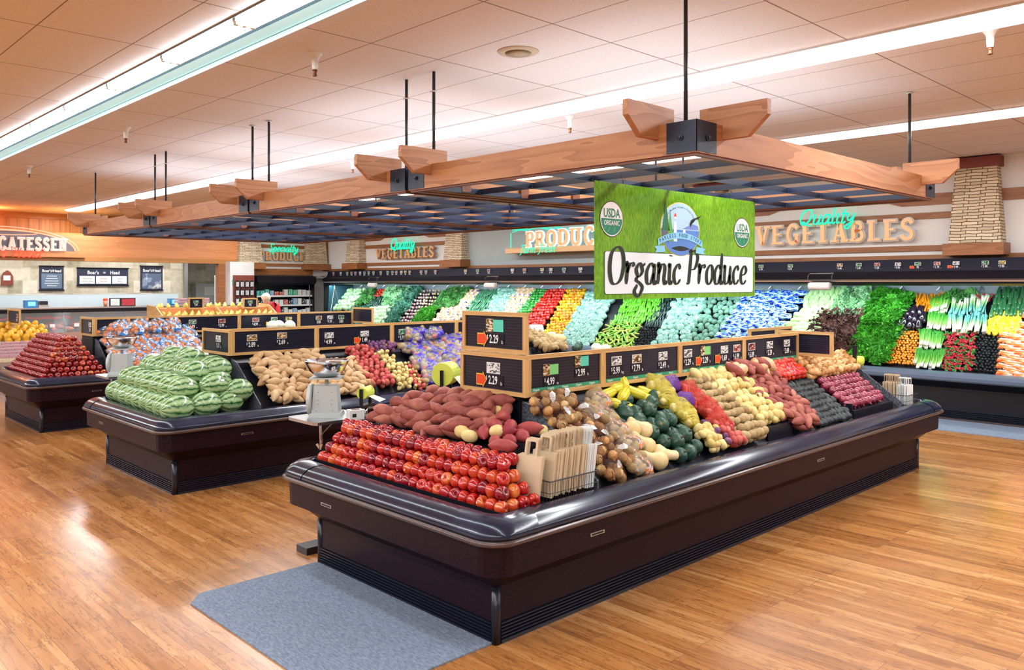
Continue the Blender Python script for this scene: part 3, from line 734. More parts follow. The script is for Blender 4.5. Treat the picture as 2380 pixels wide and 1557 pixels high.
# ---------------------------------------------------------------- sign boards
SZ0, SZ1 = 1.165, 1.435
cards = {'w': (.75, .75, .75), 'r': (.55, .10, .06), 'g': (.10, .38, .16), 'y': (.60, .50, .08), 'o': (.50, .28, .08), 't': (.10, .30, .26), 'p': (.35, .12, .20)}
for c_, v_ in cards.items():
    m, t, b = nt('product_card_'+c_); g = t.nodes.new('ShaderNodeTexNoise'); g.inputs['Scale'].default_value = 38; g.inputs['Detail'].default_value = 1
    t.links.new(texco(t, 'Object', (1, 1, 2.2)), g.inputs['Vector'])
    t.links.new(ramp(t, g.outputs[0], [(.46, tuple(x*.12 for x in v_)), (.5, v_), (.58, v_), (.63, (.7, .7, .65))]), b.inputs['Base Color']); M['card_'+c_] = m
cardkey = {}
def price_card(parent, o, U, h, price, kind, arrow=False, unit='lb', name=None):
    """picture card with a white outline above a price, on a board; o = centre of the price line"""
    U = Vector(U); V = Vector((0, 0, 1)); Nn = U.cross(V)
    o = Vector(o)+Nn*.004
    def rect(u0, v0, u1, v1, m, nm, d=0):
        q = [o+U*u0*h+V*v0*h+Nn*d, o+U*u1*h+V*v0*h+Nn*d, o+U*u1*h+V*v1*h+Nn*d, o+U*u0*h+V*v1*h+Nn*d]
        bk = [p-Nn*.002 for p in q]
        return MB().add(q+bk, [(0, 1, 2, 3), (0, 4, 5, 1), (1, 5, 6, 2), (2, 6, 7, 3), (3, 7, 4, 0)]).build(nm, m, parent)
    if kind in 'GT':      # two-tone photo card
        rect(-1.5, .85, -.2, 2.5, M['card_o'], 'product_photo'); rect(-.2, .95, 1.6, 2.4, M['greencard' if kind == 'G' else 'tealcard'], 'product_card')
    elif kind:
        rect(-1.2, .85, 1.2, 2.2, M['white'], 'card_border'); c = rect(-1.1, .95, 1.1, 2.1, M['card_'+kind], 'product_card', .001)
        if name: text('card_lettering', name, o+V*1.5*h+U*.3*h+Nn*.0025, U, V, h*.6, M['txt'], c, .8)
    rect(-1.45 if not arrow else -1.3, -.62, 1.75, .62, M['black'], 'price_strip', -.0005)
    dol, rest = ('$', price[1:]) if price[0] == '$' else ('', price)
    if dol: text('dollar_sign', '$', o+U*(-1.2*h)+V*.25*h+Nn*.001, U, V, h*.75, M['txt'], parent, .7)
    text('price_numerals', rest, o+Nn*.001-U*.05*h, U, V, h*1.45, M['txt'], parent, .66, .015)
    if unit: text('unit_lettering', unit, o+U*1.42*h-V*.30*h+Nn*.001, U, V, h*.62, M['txt'], parent, .7)
    if arrow:
        am = M['red'] if arrow == 'r' else M['yellowcard']
        q = [(-3.0, -.6), (-1.9, -.6), (-1.9, -.85), (-1.25, 0), (-1.9, .85), (-1.9, .6), (-3.0, .6)]
        vs = [o+U*a*h+V*b_*h+Nn*.002 for a, b_ in q]
        bd = [o+U*(a*1.08+.17)*h+V*b_*1.18*h+Nn*.001 for a, b_ in q]
        MB().add(bd, [tuple(range(7))]).build('arrow_border', M['yellowcard'], parent)
        a_ = MB().add(vs, [tuple(range(7))]).build('arrow', am, parent)
def board(o, U, w, h, label, items=(), strip=False, depth=.03, grp=None, name='price_board'):
    """framed grooved board; o = lower left corner of the face"""
    U = Vector(U); Z = Vector((0, 0, 1)); Nn = U.cross(Z); o = Vector(o)
    r = empty(name, o, label, 'sign', grp)
    fw = .028
    def bx(u0, v0, u1, v1, d0, d1, m, nm):
        vs = [U*u+Z*v+Nn*d for d in (d0, d1) for u, v in ((u0, v0), (u1, v0), (u1, v1), (u0, v1))]
        return MB().add(vs, [(3, 2, 1, 0), (4, 5, 6, 7), (0, 1, 5, 4), (1, 2, 6, 5), (2, 3, 7, 6), (3, 0, 4, 7)]).build(nm, m, r)
    wm = M['oakX'] if abs(U.x) > .5 else M['oakY']
    bx(0, 0, w, fw, -depth, 0, wm, 'bottom_rail'); bx(0, h-fw, w, h, -depth, 0, wm, 'top_rail')
    bx(0, fw, fw, h-fw, -depth, 0, M['oakZ'], 'stile'); bx(w-fw, fw, w, h-fw, -depth, 0, M['oakZ'], 'stile')
    bx(fw, fw, w-fw, h-fw, -depth+.004, -.012, M['board'], 'letter_board')
    if strip:
        bx(fw, fw+.001, w-fw, fw+.024, -.012, -.010, M['orgstrip'], 'green_strip')
        n = max(1, int((w-2*fw)/.13))
        for i in range(n):
            text('strip_lettering', 'Organic', U*(fw+(w-2*fw)*(i+.4)/n)+Z*(fw+.012)+Nn*(-.009), U, Z, .021, M['txt'], r, .9, .01)
    for it in items:
        u, price, kind = it[0], it[1], it[2]; kw = it[3] if len(it) > 3 else {}
        v = kw.pop('v', .105 if strip else .085); hh = kw.pop('h', .047)
        price_card(r, U*u+Z*v+Nn*(-.012), U, hh, price, kind, **kw)
    return r
def end_posts(x, y, z0, z1, w=.045):
    return MB().box(x-w*.2, y-w*.2, z0, x+w*.8, y+w*.8, z1)
# island 1 boards: front run (faces -Y), end panels (face -X)
k0 = IY[0]+.57
g1 = 'black letter boards over the nearest case'
X_ = (1, 0, 0); Yn = (0, -1, 0)
fr = [(3.745, 4.50, [(.22, '$4.99', 'G', {'unit': 'ea', 'v': .085}), (.53, '$2.99', 'T', {'v': .12})], 'framed price board reading 4.99 and 2.99 over the onion bags'),
      (4.50, 5.45, [(.16, '$5.99', 'w', {'unit': 'bag'}), (.40, '$7.79', 'o'), (.73, '$2.49', 'w')], 'framed price board with 7.79 in its middle, over the squash and net bags'),
      (5.45, 6.42, [(.12, '$2.29', 'w'), (.37, '$2.29', 'G', {'arrow': 'r'}), (.66, '$1.69', 'w', {'arrow': 'r', 'unit': 'ea'}), (.86, '$6.99', 'r')], 'framed price board with two small red arrows over the potatoes'),
      (6.42, 7.42, [(.14, '$6.89', 'r'), (.46, '$2.29', 'w'), (.78, '$2.69', 'w')], 'framed price board with 6.89, 2.29 and 2.69 over the tomatoes')]
for a, b_, it, lb in fr: board((a, k0, SZ0), X_, b_-a, SZ1-SZ0, lb, it, True, grp=None)
board((3.715, k0+.64, SZ0), Yn, .645, SZ1-SZ0, 'lower end price board with red arrow and 2.29 above the sweet potatoes', [(.33, '$2.29', 'w', {'arrow': 'r', 'v': .085, 'h': .055, 'name': 'APPLES'})], False)
board((3.715, k0+.62, SZ1+.006), Yn, .625, .27, 'upper end price board with teal card, stacked on the lower end board', [(.32, '$2.29', 'T', {'arrow': 'r', 'v': .085, 'h': .055})], False)
board((7.44, k0+.26, SZ0+.045), Yn, .58, .235, 'small blank letter board at the far end of the nearest case', [], False)
board((8.45, k0+.62, SZ0), (-1, 0, 0), .9, SZ1-SZ0, 'letter board facing the vegetable wall on the nearest case', [], False)
# island 2
k1 = IY[1]+.57
for a, b_, it, lb in [(3.745, 4.72, [(.22, '$2.89', 'o', {'v': .10}), (.56, '$2.69', 'o', {'v': .11})], 'framed price board with 2.89 and 2.69 above the pale sweet potatoes'),
                      (4.72, 5.73, [(.16, '$4.99', 'w', {'unit': 'ea'}), (.63, '$1.49', 'w', {'arrow': 'r'})], 'framed price board with 4.99 and a red arrow on the second case'),
                      (5.73, 6.73, [(.16, '$5.99', 'g'), (.62, '$1.19', 'g')], 'framed price board with 5.99 and 1.19 above the purple bags'),
                      (6.73, 7.73, [], 'framed price board half hidden behind the stacked end boards')]:
    board((a, k1, SZ0), X_, b_-a, SZ1-SZ0, lb, it)
board((3.715, k1+.66, SZ0), Yn, .66, SZ1-SZ0-.01, 'end price board over the watermelons with a struck price', [(.38, '1.11', 'w', {'v': .09})])
board((7.77, k1+.5, SZ0+.02), Yn, .5, .25, 'small dark board at the far end of the second case', [])
# island 3
k2 = IY[2]+.57
for a, b_, it, lb in [(3.745, 4.80, [(.42, '$3.99', 'w', {'v': .07, 'unit': 'ea'})], 'framed price board above the bagged clementines'),
                      (4.80, 5.86, [(.32, '$6.99', 'g', {'unit': 'ea'}), (.78, '$5.99', 'r', {'unit': 'ea'})], 'framed price board with 6.99 and 5.99 on the third case'),
                      (5.86, 6.90, [(.28, '$4.99', 'r', {'unit': 'ea'}), (.60, '$1.98', 'g', {'arrow': 'y'}), (.86, '2/$4', 'y', {'unit': ''})], 'framed price board with a yellow arrow and 1.98 on the third case'),
                      (6.90, 7.95, [(.38, '2/$5', 'o', {'unit': ''}), (.60, '$9.99', 'w'), (.82, '2/$3', 'g', {'unit': ''})], 'framed price board with two-for prices at the far end of the third case')]:
    board((a, k2, SZ0), X_, b_-a, SZ1-SZ0-.01, lb, it)
board((3.715, k2+.55, SZ0), Yn, .55, SZ1-SZ0-.01, 'narrow end price board beside the tall apple pyramid', [(.40, '2.99', 'w', {'v': .085})])
board((8.0, k2+.1, SZ0+.05), Yn, .62, .27, 'small plain board at the far end of the third case', [])
board((3.70, 16.85, 1.18), Yn, .80, .27, 'framed board reading 3.99 over the mangoes at the left edge', [(.62, '$3.99', 'r', {'unit': 'ea'})])

# ---------------------------------------------------------------- hanging organic produce sign
def organic_sign():
    x0, x1, y, z0, z1 = 4.50, 6.74, 3.80, 1.785, 2.64
    r = empty('hanging_sign', (x0, y, z0), 'large green Organic Produce sign hanging by chains from the nearest trellis', 'sign')
    w, h = x1-x0, z1-z0
    MB().box(0, 0, 0, w, .006, h).build('panel', M['grasssign'], r)
    def rr(u0, v0, u1, v1, rad, d, m, nm):
        pts = []
        for cx, cy, a0 in ((u1-rad, v0+rad, -pi/2), (u1-rad, v1-rad, 0), (u0+rad, v1-rad, pi/2), (u0+rad, v0+rad, pi)):
            for i in range(6): a = a0+pi/2*i/5; pts.append((cx+rad*cos(a), -d, cy+rad*sin(a)))
        return MB().add(pts, [tuple(range(len(pts)))]).build(nm, m, r)
    rr(.045*w/1, .035, w-.035, .355, .025, .0012, M['panelline'], 'panel_outline')
    wp = rr(.050*w, .040, w-.040, .350, .022, .0018, M['panelwhite'], 'white_panel')
    ww = script_w('Organic', 1, 1); total = script_w('Organic Produce', 1, 1)
    hh = .262; xs = (w-.22)/(total*hh+.05)
    mb = MB(); script(mb, 'Organic', (.135, 0, .112), (1, 0, 0), (0, 0, 1), hh, 'nib', .19, .10, xs, .0035)
    mb.build('lettering', M['ink_halo'], r); 
    mb = MB(); script(mb, 'Organic', (.135, 0, .112), (1, 0, 0), (0, 0, 1), hh, 'nib', .155, .10, xs, .0045); mb.build('lettering', M['dark'], r)
    xo = .135+script_w('Organic ', hh, xs)-.02
    mb = MB(); script(mb, 'Produce', (xo, 0, .112), (1, 0, 0), (0, 0, 1), hh, 'nib', .19, .10, xs, .0035); mb.build('lettering', M['ink_halo'], r)
    mb = MB(); script(mb, 'Produce', (xo, 0, .112), (1, 0, 0), (0, 0, 1), hh, 'nib', .155, .10, xs, .0045); mb.build('lettering', M['dark'], r)
    def ell(cx, cz, a, b_, d, m, nm, par=r, a0=0, a1=2*pi, n=40):
        pts = [(cx+a*cos(a0+(a1-a0)*i/n), -d, cz+b_*sin(a0+(a1-a0)*i/n)) for i in range(n+(0 if a1-a0 > 6 else 1))]
        return MB().add(pts, [tuple(range(len(pts)))]).build(nm, m, par)
    for sp_ in (pix(1421, 509, 'y', y), pix(1724, 541, 'y', y)):
        cx, cz = sp_.x-x0, sp_.z-z0           # round organic seals
        s = ell(cx, cz, .136, .133, .002, M['sealrim'], 'organic_seal')
        ell(cx, cz, .129, .126, .003, M['txt'], 'seal_disc', s)
        ell(cx, cz, .121, .118, .004, M['sealgreen'], 'seal_lower_half', s, pi-.02, 2*pi+.02)
        for q in (-.06, -.02, .03):
            MB().add([(cx+q, -.005, cz-.055), (cx+q+.004, -.005, cz-.055), (cx+q*1.5+.006-.02, -.005, cz-.092), (cx+q*1.5-.02, -.005, cz-.092)], [(0, 1, 2, 3)]).build('furrow', M['greencard'], s)
        text('seal_lettering', 'USDA', (cx, -.0045, cz+.040), X_, (0, 0, 1), .092, M['sealgreen'], s, .80, .02)
        text('seal_lettering', 'ORGANIC', (cx, -.0055, cz-.030), X_, (0, 0, 1), .050, M['txt'], s, .80, .02)
    e_ = pix(1581, 533, 'y', y); CXE, CZE = e_.x-x0, e_.z-z0; cx = cz = 0                                # oval store emblem
    em = ell(cx, cz, .222, .262, .002, M['yellowcard'], 'store_emblem'); em.location = (CXE, 0, CZE); em.scale = (1.24, 1, .83)
    ell(cx, cz, .216, .256, .003, M['sky'], 'emblem_oval', em)
    ell(cx, cz, .216, .256, .0036, M['sea'], 'water', em, pi+.02, 2*pi-.02)
    MB().add([(cx+.02, -.0040, cz+.005), (cx+.21, -.0040, cz+.005), (cx+.20, -.0040, cz+.045), (cx+.14, -.0040, cz+.06), (cx+.07, -.0040, cz+.03)], [(0, 1, 2, 3, 4)]).build('hills', M['bluehill'], em)
    MB().add([(cx-.08, -.0044, cz-.12), (cx-.04, -.0044, cz-.12), (cx-.047, -.0044, cz+.07), (cx-.073, -.0044, cz+.07)], [(0, 1, 2, 3)]).add([(cx-.078, -.0045, cz+.10), (cx-.042, -.0045, cz+.10), (cx-.06, -.0045, cz+.125)], [(0, 1, 2)]).build('lighthouse', M['txt'], em)
    MB().add([(cx-.075, -.0046, cz+.12), (cx-.045, -.0046, cz+.12), (cx-.055, -.0046, cz+.15), (cx-.065, -.0046, cz+.15)], [(0, 1, 2, 3)]).build('lighthouse_lamp', M['red'], em)
    def conifer(x, zb, hh_, wd, mt):
        pts_l = []; n = 9
        for i in range(n):
            z = zb+hh_*i/n; ww_ = wd*(1-i/n)
            pts_l += [(x-ww_, z), (x-ww_*.72, z+hh_/n*.8)]
        pts = pts_l+[(x, zb+hh_)]+[(2*x-a, b_) for a, b_ in reversed(pts_l)]
        MB().add([(a, -.005, b_) for a, b_ in pts], [tuple(range(len(pts)))]).build('conifer', mt, em)
    conifer(cx-.165, cz-.02, .28, .045, M['dkgreen']); conifer(cx-.115, cz-.12, .28, .04, M['treegreen'])
    MB().add([(cx-.20, -.0049, cz-.09), (cx-.13, -.0049, cz-.14), (cx-.13, -.0049, cz-.02), (cx-.17, -.0049, cz+.02), (cx-.21, -.0049, cz)], [(0, 1, 2, 3, 4)]).build('cliff', M['rock'], em)
    eg = [(.10, .03), (.12, .07), (.16, .09), (.24, .12), (.20, .085), (.165, .075), (.15, .05), (.135, .04), (.11, .0)]
    MB().add([(cx+a, -.006, cz+b_+.03) for a, b_ in eg], [tuple(range(len(eg)))]).build('eagle', M['dark'], em)
    sh = [(.02, -.03), (.06, -.035), (.055, -.06), (.03, -.062)]
    MB().add([(cx+a, -.005, cz+b_) for a, b_ in sh], [(0, 1, 2, 3)]).build('ferry_hull', M['dark'], em)
    MB().add([(cx+a, -.0047, cz+b_) for a, b_ in [(.025, -.032), (.055, -.032), (.052, .0), (.03, .0)]], [(0, 1, 2, 3)]).build('ferry_deck', M['txt'], em)
    MB().add([(cx-.10+.2*i/8, -.0046, cz-.185+.022*sin(pi*i/8)) for i in range(9)]+[(cx+.10-.2*i/8, -.0046, cz-.19-.02*sin(pi*i/8)) for i in range(9)], [tuple(range(18))]).build('whale', M['dark'], em)
    # arched ribbon banner
    rib = MB(); n = 16; vs = []
    def arc(u, v): return (cx+u*.25, -.0065, cz-.135+.075*(1-u*u)+v)
    for i in range(n+1):
        u = -1+2*i/n; vs += [arc(u, -.032), arc(u, .03)]
    rib.add(vs, [(2*i, 2*i+2, 2*i+3, 2*i+1) for i in range(n)])
    for s_ in (-1, 1):
        rib.add([(cx+s_*.25, -.006, cz-.17), (cx+s_*.18, -.006, cz-.165), (cx+s_*.17, -.006, cz-.225), (cx+s_*.28, -.006, cz-.235), (cx+s_*.262, -.006, cz-.205), (cx+s_*.29, -.006, cz-.18)], [(0, 1, 2, 3, 4, 5)])
    bn = rib.build('ribbon_banner', M['ribbon'], em)
    word = 'PAYLESS FOOD STORE'
    for i, ch in enumerate(word):
        if ch == ' ': continue
        u = -.90+1.80*i/(len(word)-1); sl = -2*u*.075/.25
        text('banner_letter', ch, Vector(arc(u, .0))+Vector((0, -.0012, 0)), Vector((1, 0, sl)), Vector((-sl, 0, 1)), .048, M['navy'], bn, .66, .012)
    word = "South Whidbey Island's Finest Store"
    for i, ch in enumerate(word):
        if ch == ' ': continue
        a = radians(150-120*i/(len(word)-1))
        text('arc_letter', ch, (cx+.185*cos(a), -.005, cz+.215*sin(a)), Vector((sin(a), 0, -cos(a))), Vector((cos(a), 0, sin(a))), .026, M['navy'], em, .8)
    for u in (.33, w-.42):                                   # wire hangers up to the louver
        for s_ in (-1, 1):
            mb = MB(); pts = [(u, .003, h-.01), (u+s_*.03, .003, h+.05), (u+s_*.012, .003, h+.075)]
            mb.tube([pts[0], (u+s_*.004, .003, h+.03), pts[1], pts[2]], .0022, 6)
            mb.build('chain', M['wire'], r)
    return r
m, t, b = nt('printed_grass'); co = texco(t, 'Object', (10, 1, 2.4)); n = noise_(t, co, 7, 7, .7); big = noise_(t, texco(t, 'Object'), 2.2, 3)
g = t.nodes.new('ShaderNodeSeparateXYZ'); t.links.new(texco(t, 'Object'), g.inputs[0])
f = math_(t, 'ADD', math_(t, 'MULTIPLY', n, .7), math_(t, 'MULTIPLY', big, .35))
c = ramp(t, f, [(.32, (.045, .16, .006)), (.5, (.13, .34, .012)), (.62, (.25, .52, .02)), (.8, (.50, .72, .09))])
t.links.new(c, b.inputs['Base Color']); b.inputs['Roughness'].default_value = .22
M['grasssign'] = m
M['panelwhite'] = mat('sign_white', (.84, .92, .99), .2); M['panelline'] = mat('sign_outline', (.05, .09, .03), .3); M['ink_halo'] = mat('olive_halo', (.16, .24, .10), .4)
M['sealrim'] = mat('seal_rim', (.05, .03, .02), .4); M['sealgreen'] = mat('seal_green', (.02, .24, .14), .4); M['sky'] = mat('emblem_sky', (.45, .68, .85), .3)
M['sea'] = mat('emblem_sea', (.10, .24, .62), .3); M['bluehill'] = mat('emblem_hill', (.18, .26, .65), .4); M['dkgreen'] = mat('conifer_green', (.03, .17, .06), .5)
M['treegreen'] = mat('conifer_light', (.12, .40, .06), .5); M['rock'] = mat('cliff_grey', (.12, .14, .18), .6); M['ribbon'] = mat('ribbon_blue', (.25, .60, .85), .4); M['navy'] = mat('navy_ink', (.01, .04, .15), .5)
organic_sign()
# ---------------------------------------------------------------- produce shapes (shared meshes)
def blob(name, mt, prof, n=12, fn=None, smooth=True, bend=0, lump=0, seed=0, axis='z'):
    """lathe round the long axis, bent and lumped, then laid along x when axis='x'"""
    mb = MB(); mb.lathe(prof, n, fn=fn)
    vs = []
    for v in mb.v:
        v = Vector(v)
        if lump: v *= 1+lump*noise.noise(v*(1.3/ max(1e-3, .05))*.35+Vector((seed*7.1, seed, 0)))
        if axis == 'x': v = Vector((v.z, v.x, v.y))
        if bend: v.z += bend*(v.x**2)
        vs.append(v)
    mb.v = vs
    return mb.mesh(name, mt, smooth)
def ellp(a, c, n=8, lo=0.02):
    return [(max(a*lo, a*sin(pi*i/n)), -c*cos(pi*i/n)) for i in range(n+1)]
R_ = random.random
def U_(a, b): return random.uniform(a, b)
# apple: dimpled lathe, axis z
ap = [(.0015, -.027), (.008, -.031), (.018, -.033), (.030, -.024), (.037, -.006), (.0385, .010), (.034, .024), (.024, .032), (.013, .033), (.006, .027), (.0015, .023)]
REDS = [(0, (.13, .002, .012)), (.35, (.32, .003, .012)), (.62, (.50, .014, .008)), (.82, (.60, .07, .015)), (.95, (.68, .20, .035)), (1, (.75, .42, .07))]
M['apple'] = skin('red_apple_skin', REDS, 26, .16, .72, 2, .6, stretch=(1, 1, .35), coat=.5)
M['apple2'] = skin('red_striped_apple_skin', [(0, (.14, .003, .006)), (.4, (.30, .006, .006)), (.75, (.46, .04, .015)), (1, (.70, .34, .08))], 30, .18, .6, 2, .6, stretch=(1, 1, .3), coat=.4)
M['stem'] = mat('brown_stem', (.10, .05, .015), .8); M['sticker'] = mat('white_sticker', (.8, .8, .78), .4)
apple_me = blob('apple', M['apple'], ap, 16); apple2_me = blob('apple', M['apple2'], ap, 12)
stem_me = MB().tube([(0, 0, .022), (.001, 0, .034), (.004, 0, .041)], .0013, 5).mesh('stem', M['stem'])
stick_me = MB().lathe([(.0065, 0), (.006, .0004)], 8).mesh('sticker', M['sticker'])
def potato(nm, mt, a, c, k=3, lump=.25, n=10):
    return [blob(nm, mt, ellp(a*U_(.92, 1.08), c*U_(.9, 1.1), 8), n, lump=lump, seed=i+R_()*9, axis='x') for i in range(k)]
def sweet(nm, mt, a, c, k=4, lump=.25):
    out = []
    for i in range(k):
        pr = []; sk = U_(-.25, .25); tl = U_(.12, .22)
        for j in range(10):
            t_ = j/9; z = -c+2*c*t_; r = a*(sin(pi*min(1, max(0, t_)))**.75)*(1+sk*(t_-.5)*2)
            pr.append((max(a*.07 if j in (0, 9) else a*.18, r), z))
        out.append(blob(nm, mt, pr, 10, bend=U_(-.9, 1.6), lump=lump, seed=i*3+R_(), axis='x'))
    return out
M['yam'] = skin('purple_brown_yam_skin', [(0, (.16, .030, .028)), (.4, (.28, .065, .050)), (.75, (.40, .125, .088)), (1, (.47, .20, .13))], 22, .6, .5, 4, .3, .3)
M['redyam'] = skin('crimson_yam_skin', [(0, (.20, .010, .02)), (.5, (.32, .03, .04)), (1, (.42, .09, .07))], 22, .5, .5, 4, .35, .3)
M['pale'] = skin('pale_sweet_potato_skin', [(0, (.42, .22, .10)), (.4, (.58, .36, .18)), (.8, (.68, .47, .27)), (1, (.74, .56, .36))], 22, .6, .5, 4, .3, .3)
M['gold'] = skin('golden_potato_skin', [(0, (.50, .35, .10)), (.4, (.66, .50, .18)), (.8, (.76, .62, .28)), (1, (.80, .70, .38))], 25, .5, .5, 4, .3, .2)
M['russet'] = skin('brown_potato_skin', [(0, (.24, .15, .06)), (.4, (.37, .25, .11)), (.8, (.47, .34, .17)), (1, (.54, .41, .23))], 25, .65, .5, 4, .25, .3)
M['redpot'] = skin('red_potato_skin', [(0, (.35, .03, .03)), (.5, (.52, .08, .07)), (1, (.62, .20, .14))], 22, .5, .6, 4, .35, .2)
M['purpot'] = skin('purple_potato_skin', [(0, (.06, .02, .07)), (.5, (.16, .05, .14)), (1, (.28, .12, .18))], 22, .5, .6, 4, .35, .2)
M['onion'] = skin('yellow_onion_skin', [(0, (.40, .16, .04)), (.4, (.60, .30, .10)), (.8, (.74, .46, .20)), (1, (.80, .62, .38))], 16, .3, .55, 3, .5, stretch=(2, 2, .3))
M['netonion'] = skin('brown_onion_skin', [(0, (.42, .16, .04)), (.4, (.60, .30, .10)), (.8, (.72, .48, .20)), (1, (.74, .62, .32))], 16, .4, .6, 3, .4, stretch=(2, 2, .3))
M['redonion'] = skin('red_onion_skin', [(0, (.12, .008, .025)), (.5, (.26, .02, .05)), (.85, (.36, .06, .09)), (1, (.45, .15, .16))], 18, .22, .6, 3, .6, stretch=(2, 2, .3), coat=.3)
M['avocado'] = skin('black_green_avocado_skin', [(0, (.008, .011, .013)), (.6, (.024, .030, .032)), (1, (.05, .065, .05))], 50, .45, .5, 4, .5, .5)
M['tomato'] = skin('tomato_skin', [(0, (.62, .008, .004)), (.6, (.78, .03, .010)), (1, (.82, .12, .02))], 12, .14, .7, 2, .6, coat=.5)
M['acorn'] = skin('dark_acorn_squash_skin', [(0, (.010, .045, .03)), (.5, (.022, .075, .05)), (.88, (.05, .12, .07)), (1, (.45, .22, .03))], 16, .35, .25, 4, .5)
M['butter'] = skin('cream_squash_skin', [(0, (.68, .48, .20)), (.5, (.78, .60, .30)), (1, (.82, .68, .40))], 8, .35, .6, 3, .5)
m, t, b = nt('striped_yellow_squash_skin'); sx = t.nodes.new('ShaderNodeSeparateXYZ'); t.links.new(texco(t, 'Object'), sx.inputs[0])
an = math_(t, 'ARCTAN2', sx.outputs[1], sx.outputs[2]); wv = math_(t, 'ABSOLUTE', math_(t, 'SINE', math_(t, 'MULTIPLY', an, 5)))
t.links.new(ramp(t, wv, [(0, (.10, .16, .02)), (.14, (.35, .35, .03)), (.24, (.82, .70, .05))]), b.inputs['Base Color']); b.inputs['Roughness'].default_value = .35; M['delicata'] = m
# watermelon stripes run along the long (x) axis
m, t, b = nt('watermelon_rind'); sx = t.nodes.new('ShaderNodeSeparateXYZ'); t.links.new(texco(t, 'Object'), sx.inputs[0])
an = math_(t, 'ARCTAN2', sx.outputs[1], sx.outputs[2])
n1 = noise_(t, texco(t, 'Object', (1, .7, .7)), 30, 4, .7); n2 = noise_(t, texco(t, 'Object'), 12, 2)
ph = math_(t, 'ADD', math_(t, 'MULTIPLY', an, 5.5), math_(t, 'ADD', math_(t, 'MULTIPLY', n1, 2.4), math_(t, 'MULTIPLY', n2, 1.6)))
wv = math_(t, 'ABSOLUTE', math_(t, 'SINE', ph)); n3 = noise_(t, texco(t, 'Object', (1, 2, 2)), 70, 3, .8)
f = math_(t, 'ADD', wv, math_(t, 'MULTIPLY', math_(t, 'SUBTRACT', n3, .5), .5))
t.links.new(ramp(t, f, [(.08, (.015, .07, .02)), (.24, (.03, .13, .04)), (.34, (.13, .28, .09)), (.75, (.26, .43, .18)), (1, (.42, .56, .30))]), b.inputs['Base Color'])
b.inputs['Roughness'].default_value = .22; b.inputs['Coat Weight'].default_value = .3; M['melon'] = m

yam_me = sweet('sweet_potato', M['yam'], .034, .085, 5); redyam_me = sweet('red_yam', M['redyam'], .040, .085, 3)
pale_me = sweet('pale_sweet_potato', M['pale'], .036, .075, 5, .35)
gold_me = potato('gold_potato', M['gold'], .032, .040, 4); russet_me = potato('russet_potato', M['russet'], .031, .046, 4)
bigrus_me = potato('large_white_potato', M['gold'], .042, .058, 2)
redpot_me = potato('red_potato', M['redpot'], .028, .033, 3); purpot_me = potato('purple_potato', M['purpot'], .026, .031, 3)
smallgold_me = potato('small_gold_potato', M['gold'], .025, .029, 3)
on_prof = [(.004, -.034), (.012, -.033), (.028, -.024), (.038, -.004), (.036, .012), (.024, .026), (.009, .034), (.005, .044), (.007, .054), (.002, .058)]
onion_me = [blob('yellow_onion', M['onion'], [(r*s, z*s) for r, z in on_prof], 12, lump=.06, seed=i) for i, s in enumerate((1, 1.06, .95))]
netonion_me = [blob('onion', M['netonion'], [(r*s, z*s) for r, z in on_prof[:8]], 12, lump=.06, seed=i) for i, s in enumerate((.95, 1.02, .9))]
redonion_me = [blob('red_onion', M['redonion'], [(r*s, z*s) for r, z in on_prof], 12, lump=.06, seed=i) for i, s in enumerate((.95, 1.0, .92))]
avo_prof = [(.003, -.036), (.018, -.034), (.028, -.022), (.030, -.006), (.025, .012), (.017, .030), (.008, .043), (.002, .046)]
avo_me = [blob('avocado', M['avocado'], avo_prof, 10, lump=.08, seed=i, axis='x') for i in range(2)]
tom_me = [blob('tomato', M['tomato'], [(.003, -.022), (.018, -.028), (.032, -.014), (.036, .004), (.028, .020), (.012, .025), (.003, .021)], 12, fn=lambda a, r, z: (r*(1+.03*cos(5*a))*cos(a), r*(1+.03*cos(5*a))*sin(a), z))]
ac_prof = [(.006, -.058), (.026, -.054), (.050, -.030), (.058, 0), (.052, .028), (.034, .048), (.014, .056), (.008, .052)]
acorn_me = [blob('acorn_squash', M['acorn'], ac_prof, 40, fn=lambda a, r, z: (r*(1-.10*abs(cos(5*a))**.6*1+.05)*cos(a), r*(1-.10*abs(cos(5*a))**.6+.05)*sin(a), z))]
acorn_stem = MB().tube([(0, 0, .05), (.002, 0, .062), (.006, 0, .072)], .006, 6).mesh('stem', M['greystem'] if 'greystem' in M else M['stem'])
bt_prof = [(.010, -.085), (.040, -.080), (.062, -.055), (.066, -.030), (.055, -.005), (.040, .020), (.034, .050), (.034, .085), (.024, .100), (.008, .103)]
butter_me = [blob('butternut_squash', M['butter'], bt_prof, 14, lump=.05, axis='x', bend=.6)]
deli_me = [blob('delicata_squash', M['delicata'], [(.006, -.088), (.026, -.082), (.037, -.05), (.039, 0), (.036, .05), (.024, .085), (.008, .092)], 20, fn=lambda a, r, z: (r*(1-.05*cos(10*a))*cos(a), r*(1-.05*cos(10*a))*sin(a), z), axis='x', bend=1.2)]
melon_me = [blob('watermelon', M['melon'], ellp(a, c, 14), 22, axis='x', lump=.02, seed=i) for i, (a, c) in enumerate(((.118, .150), (.125, .155), (.112, .142)))]

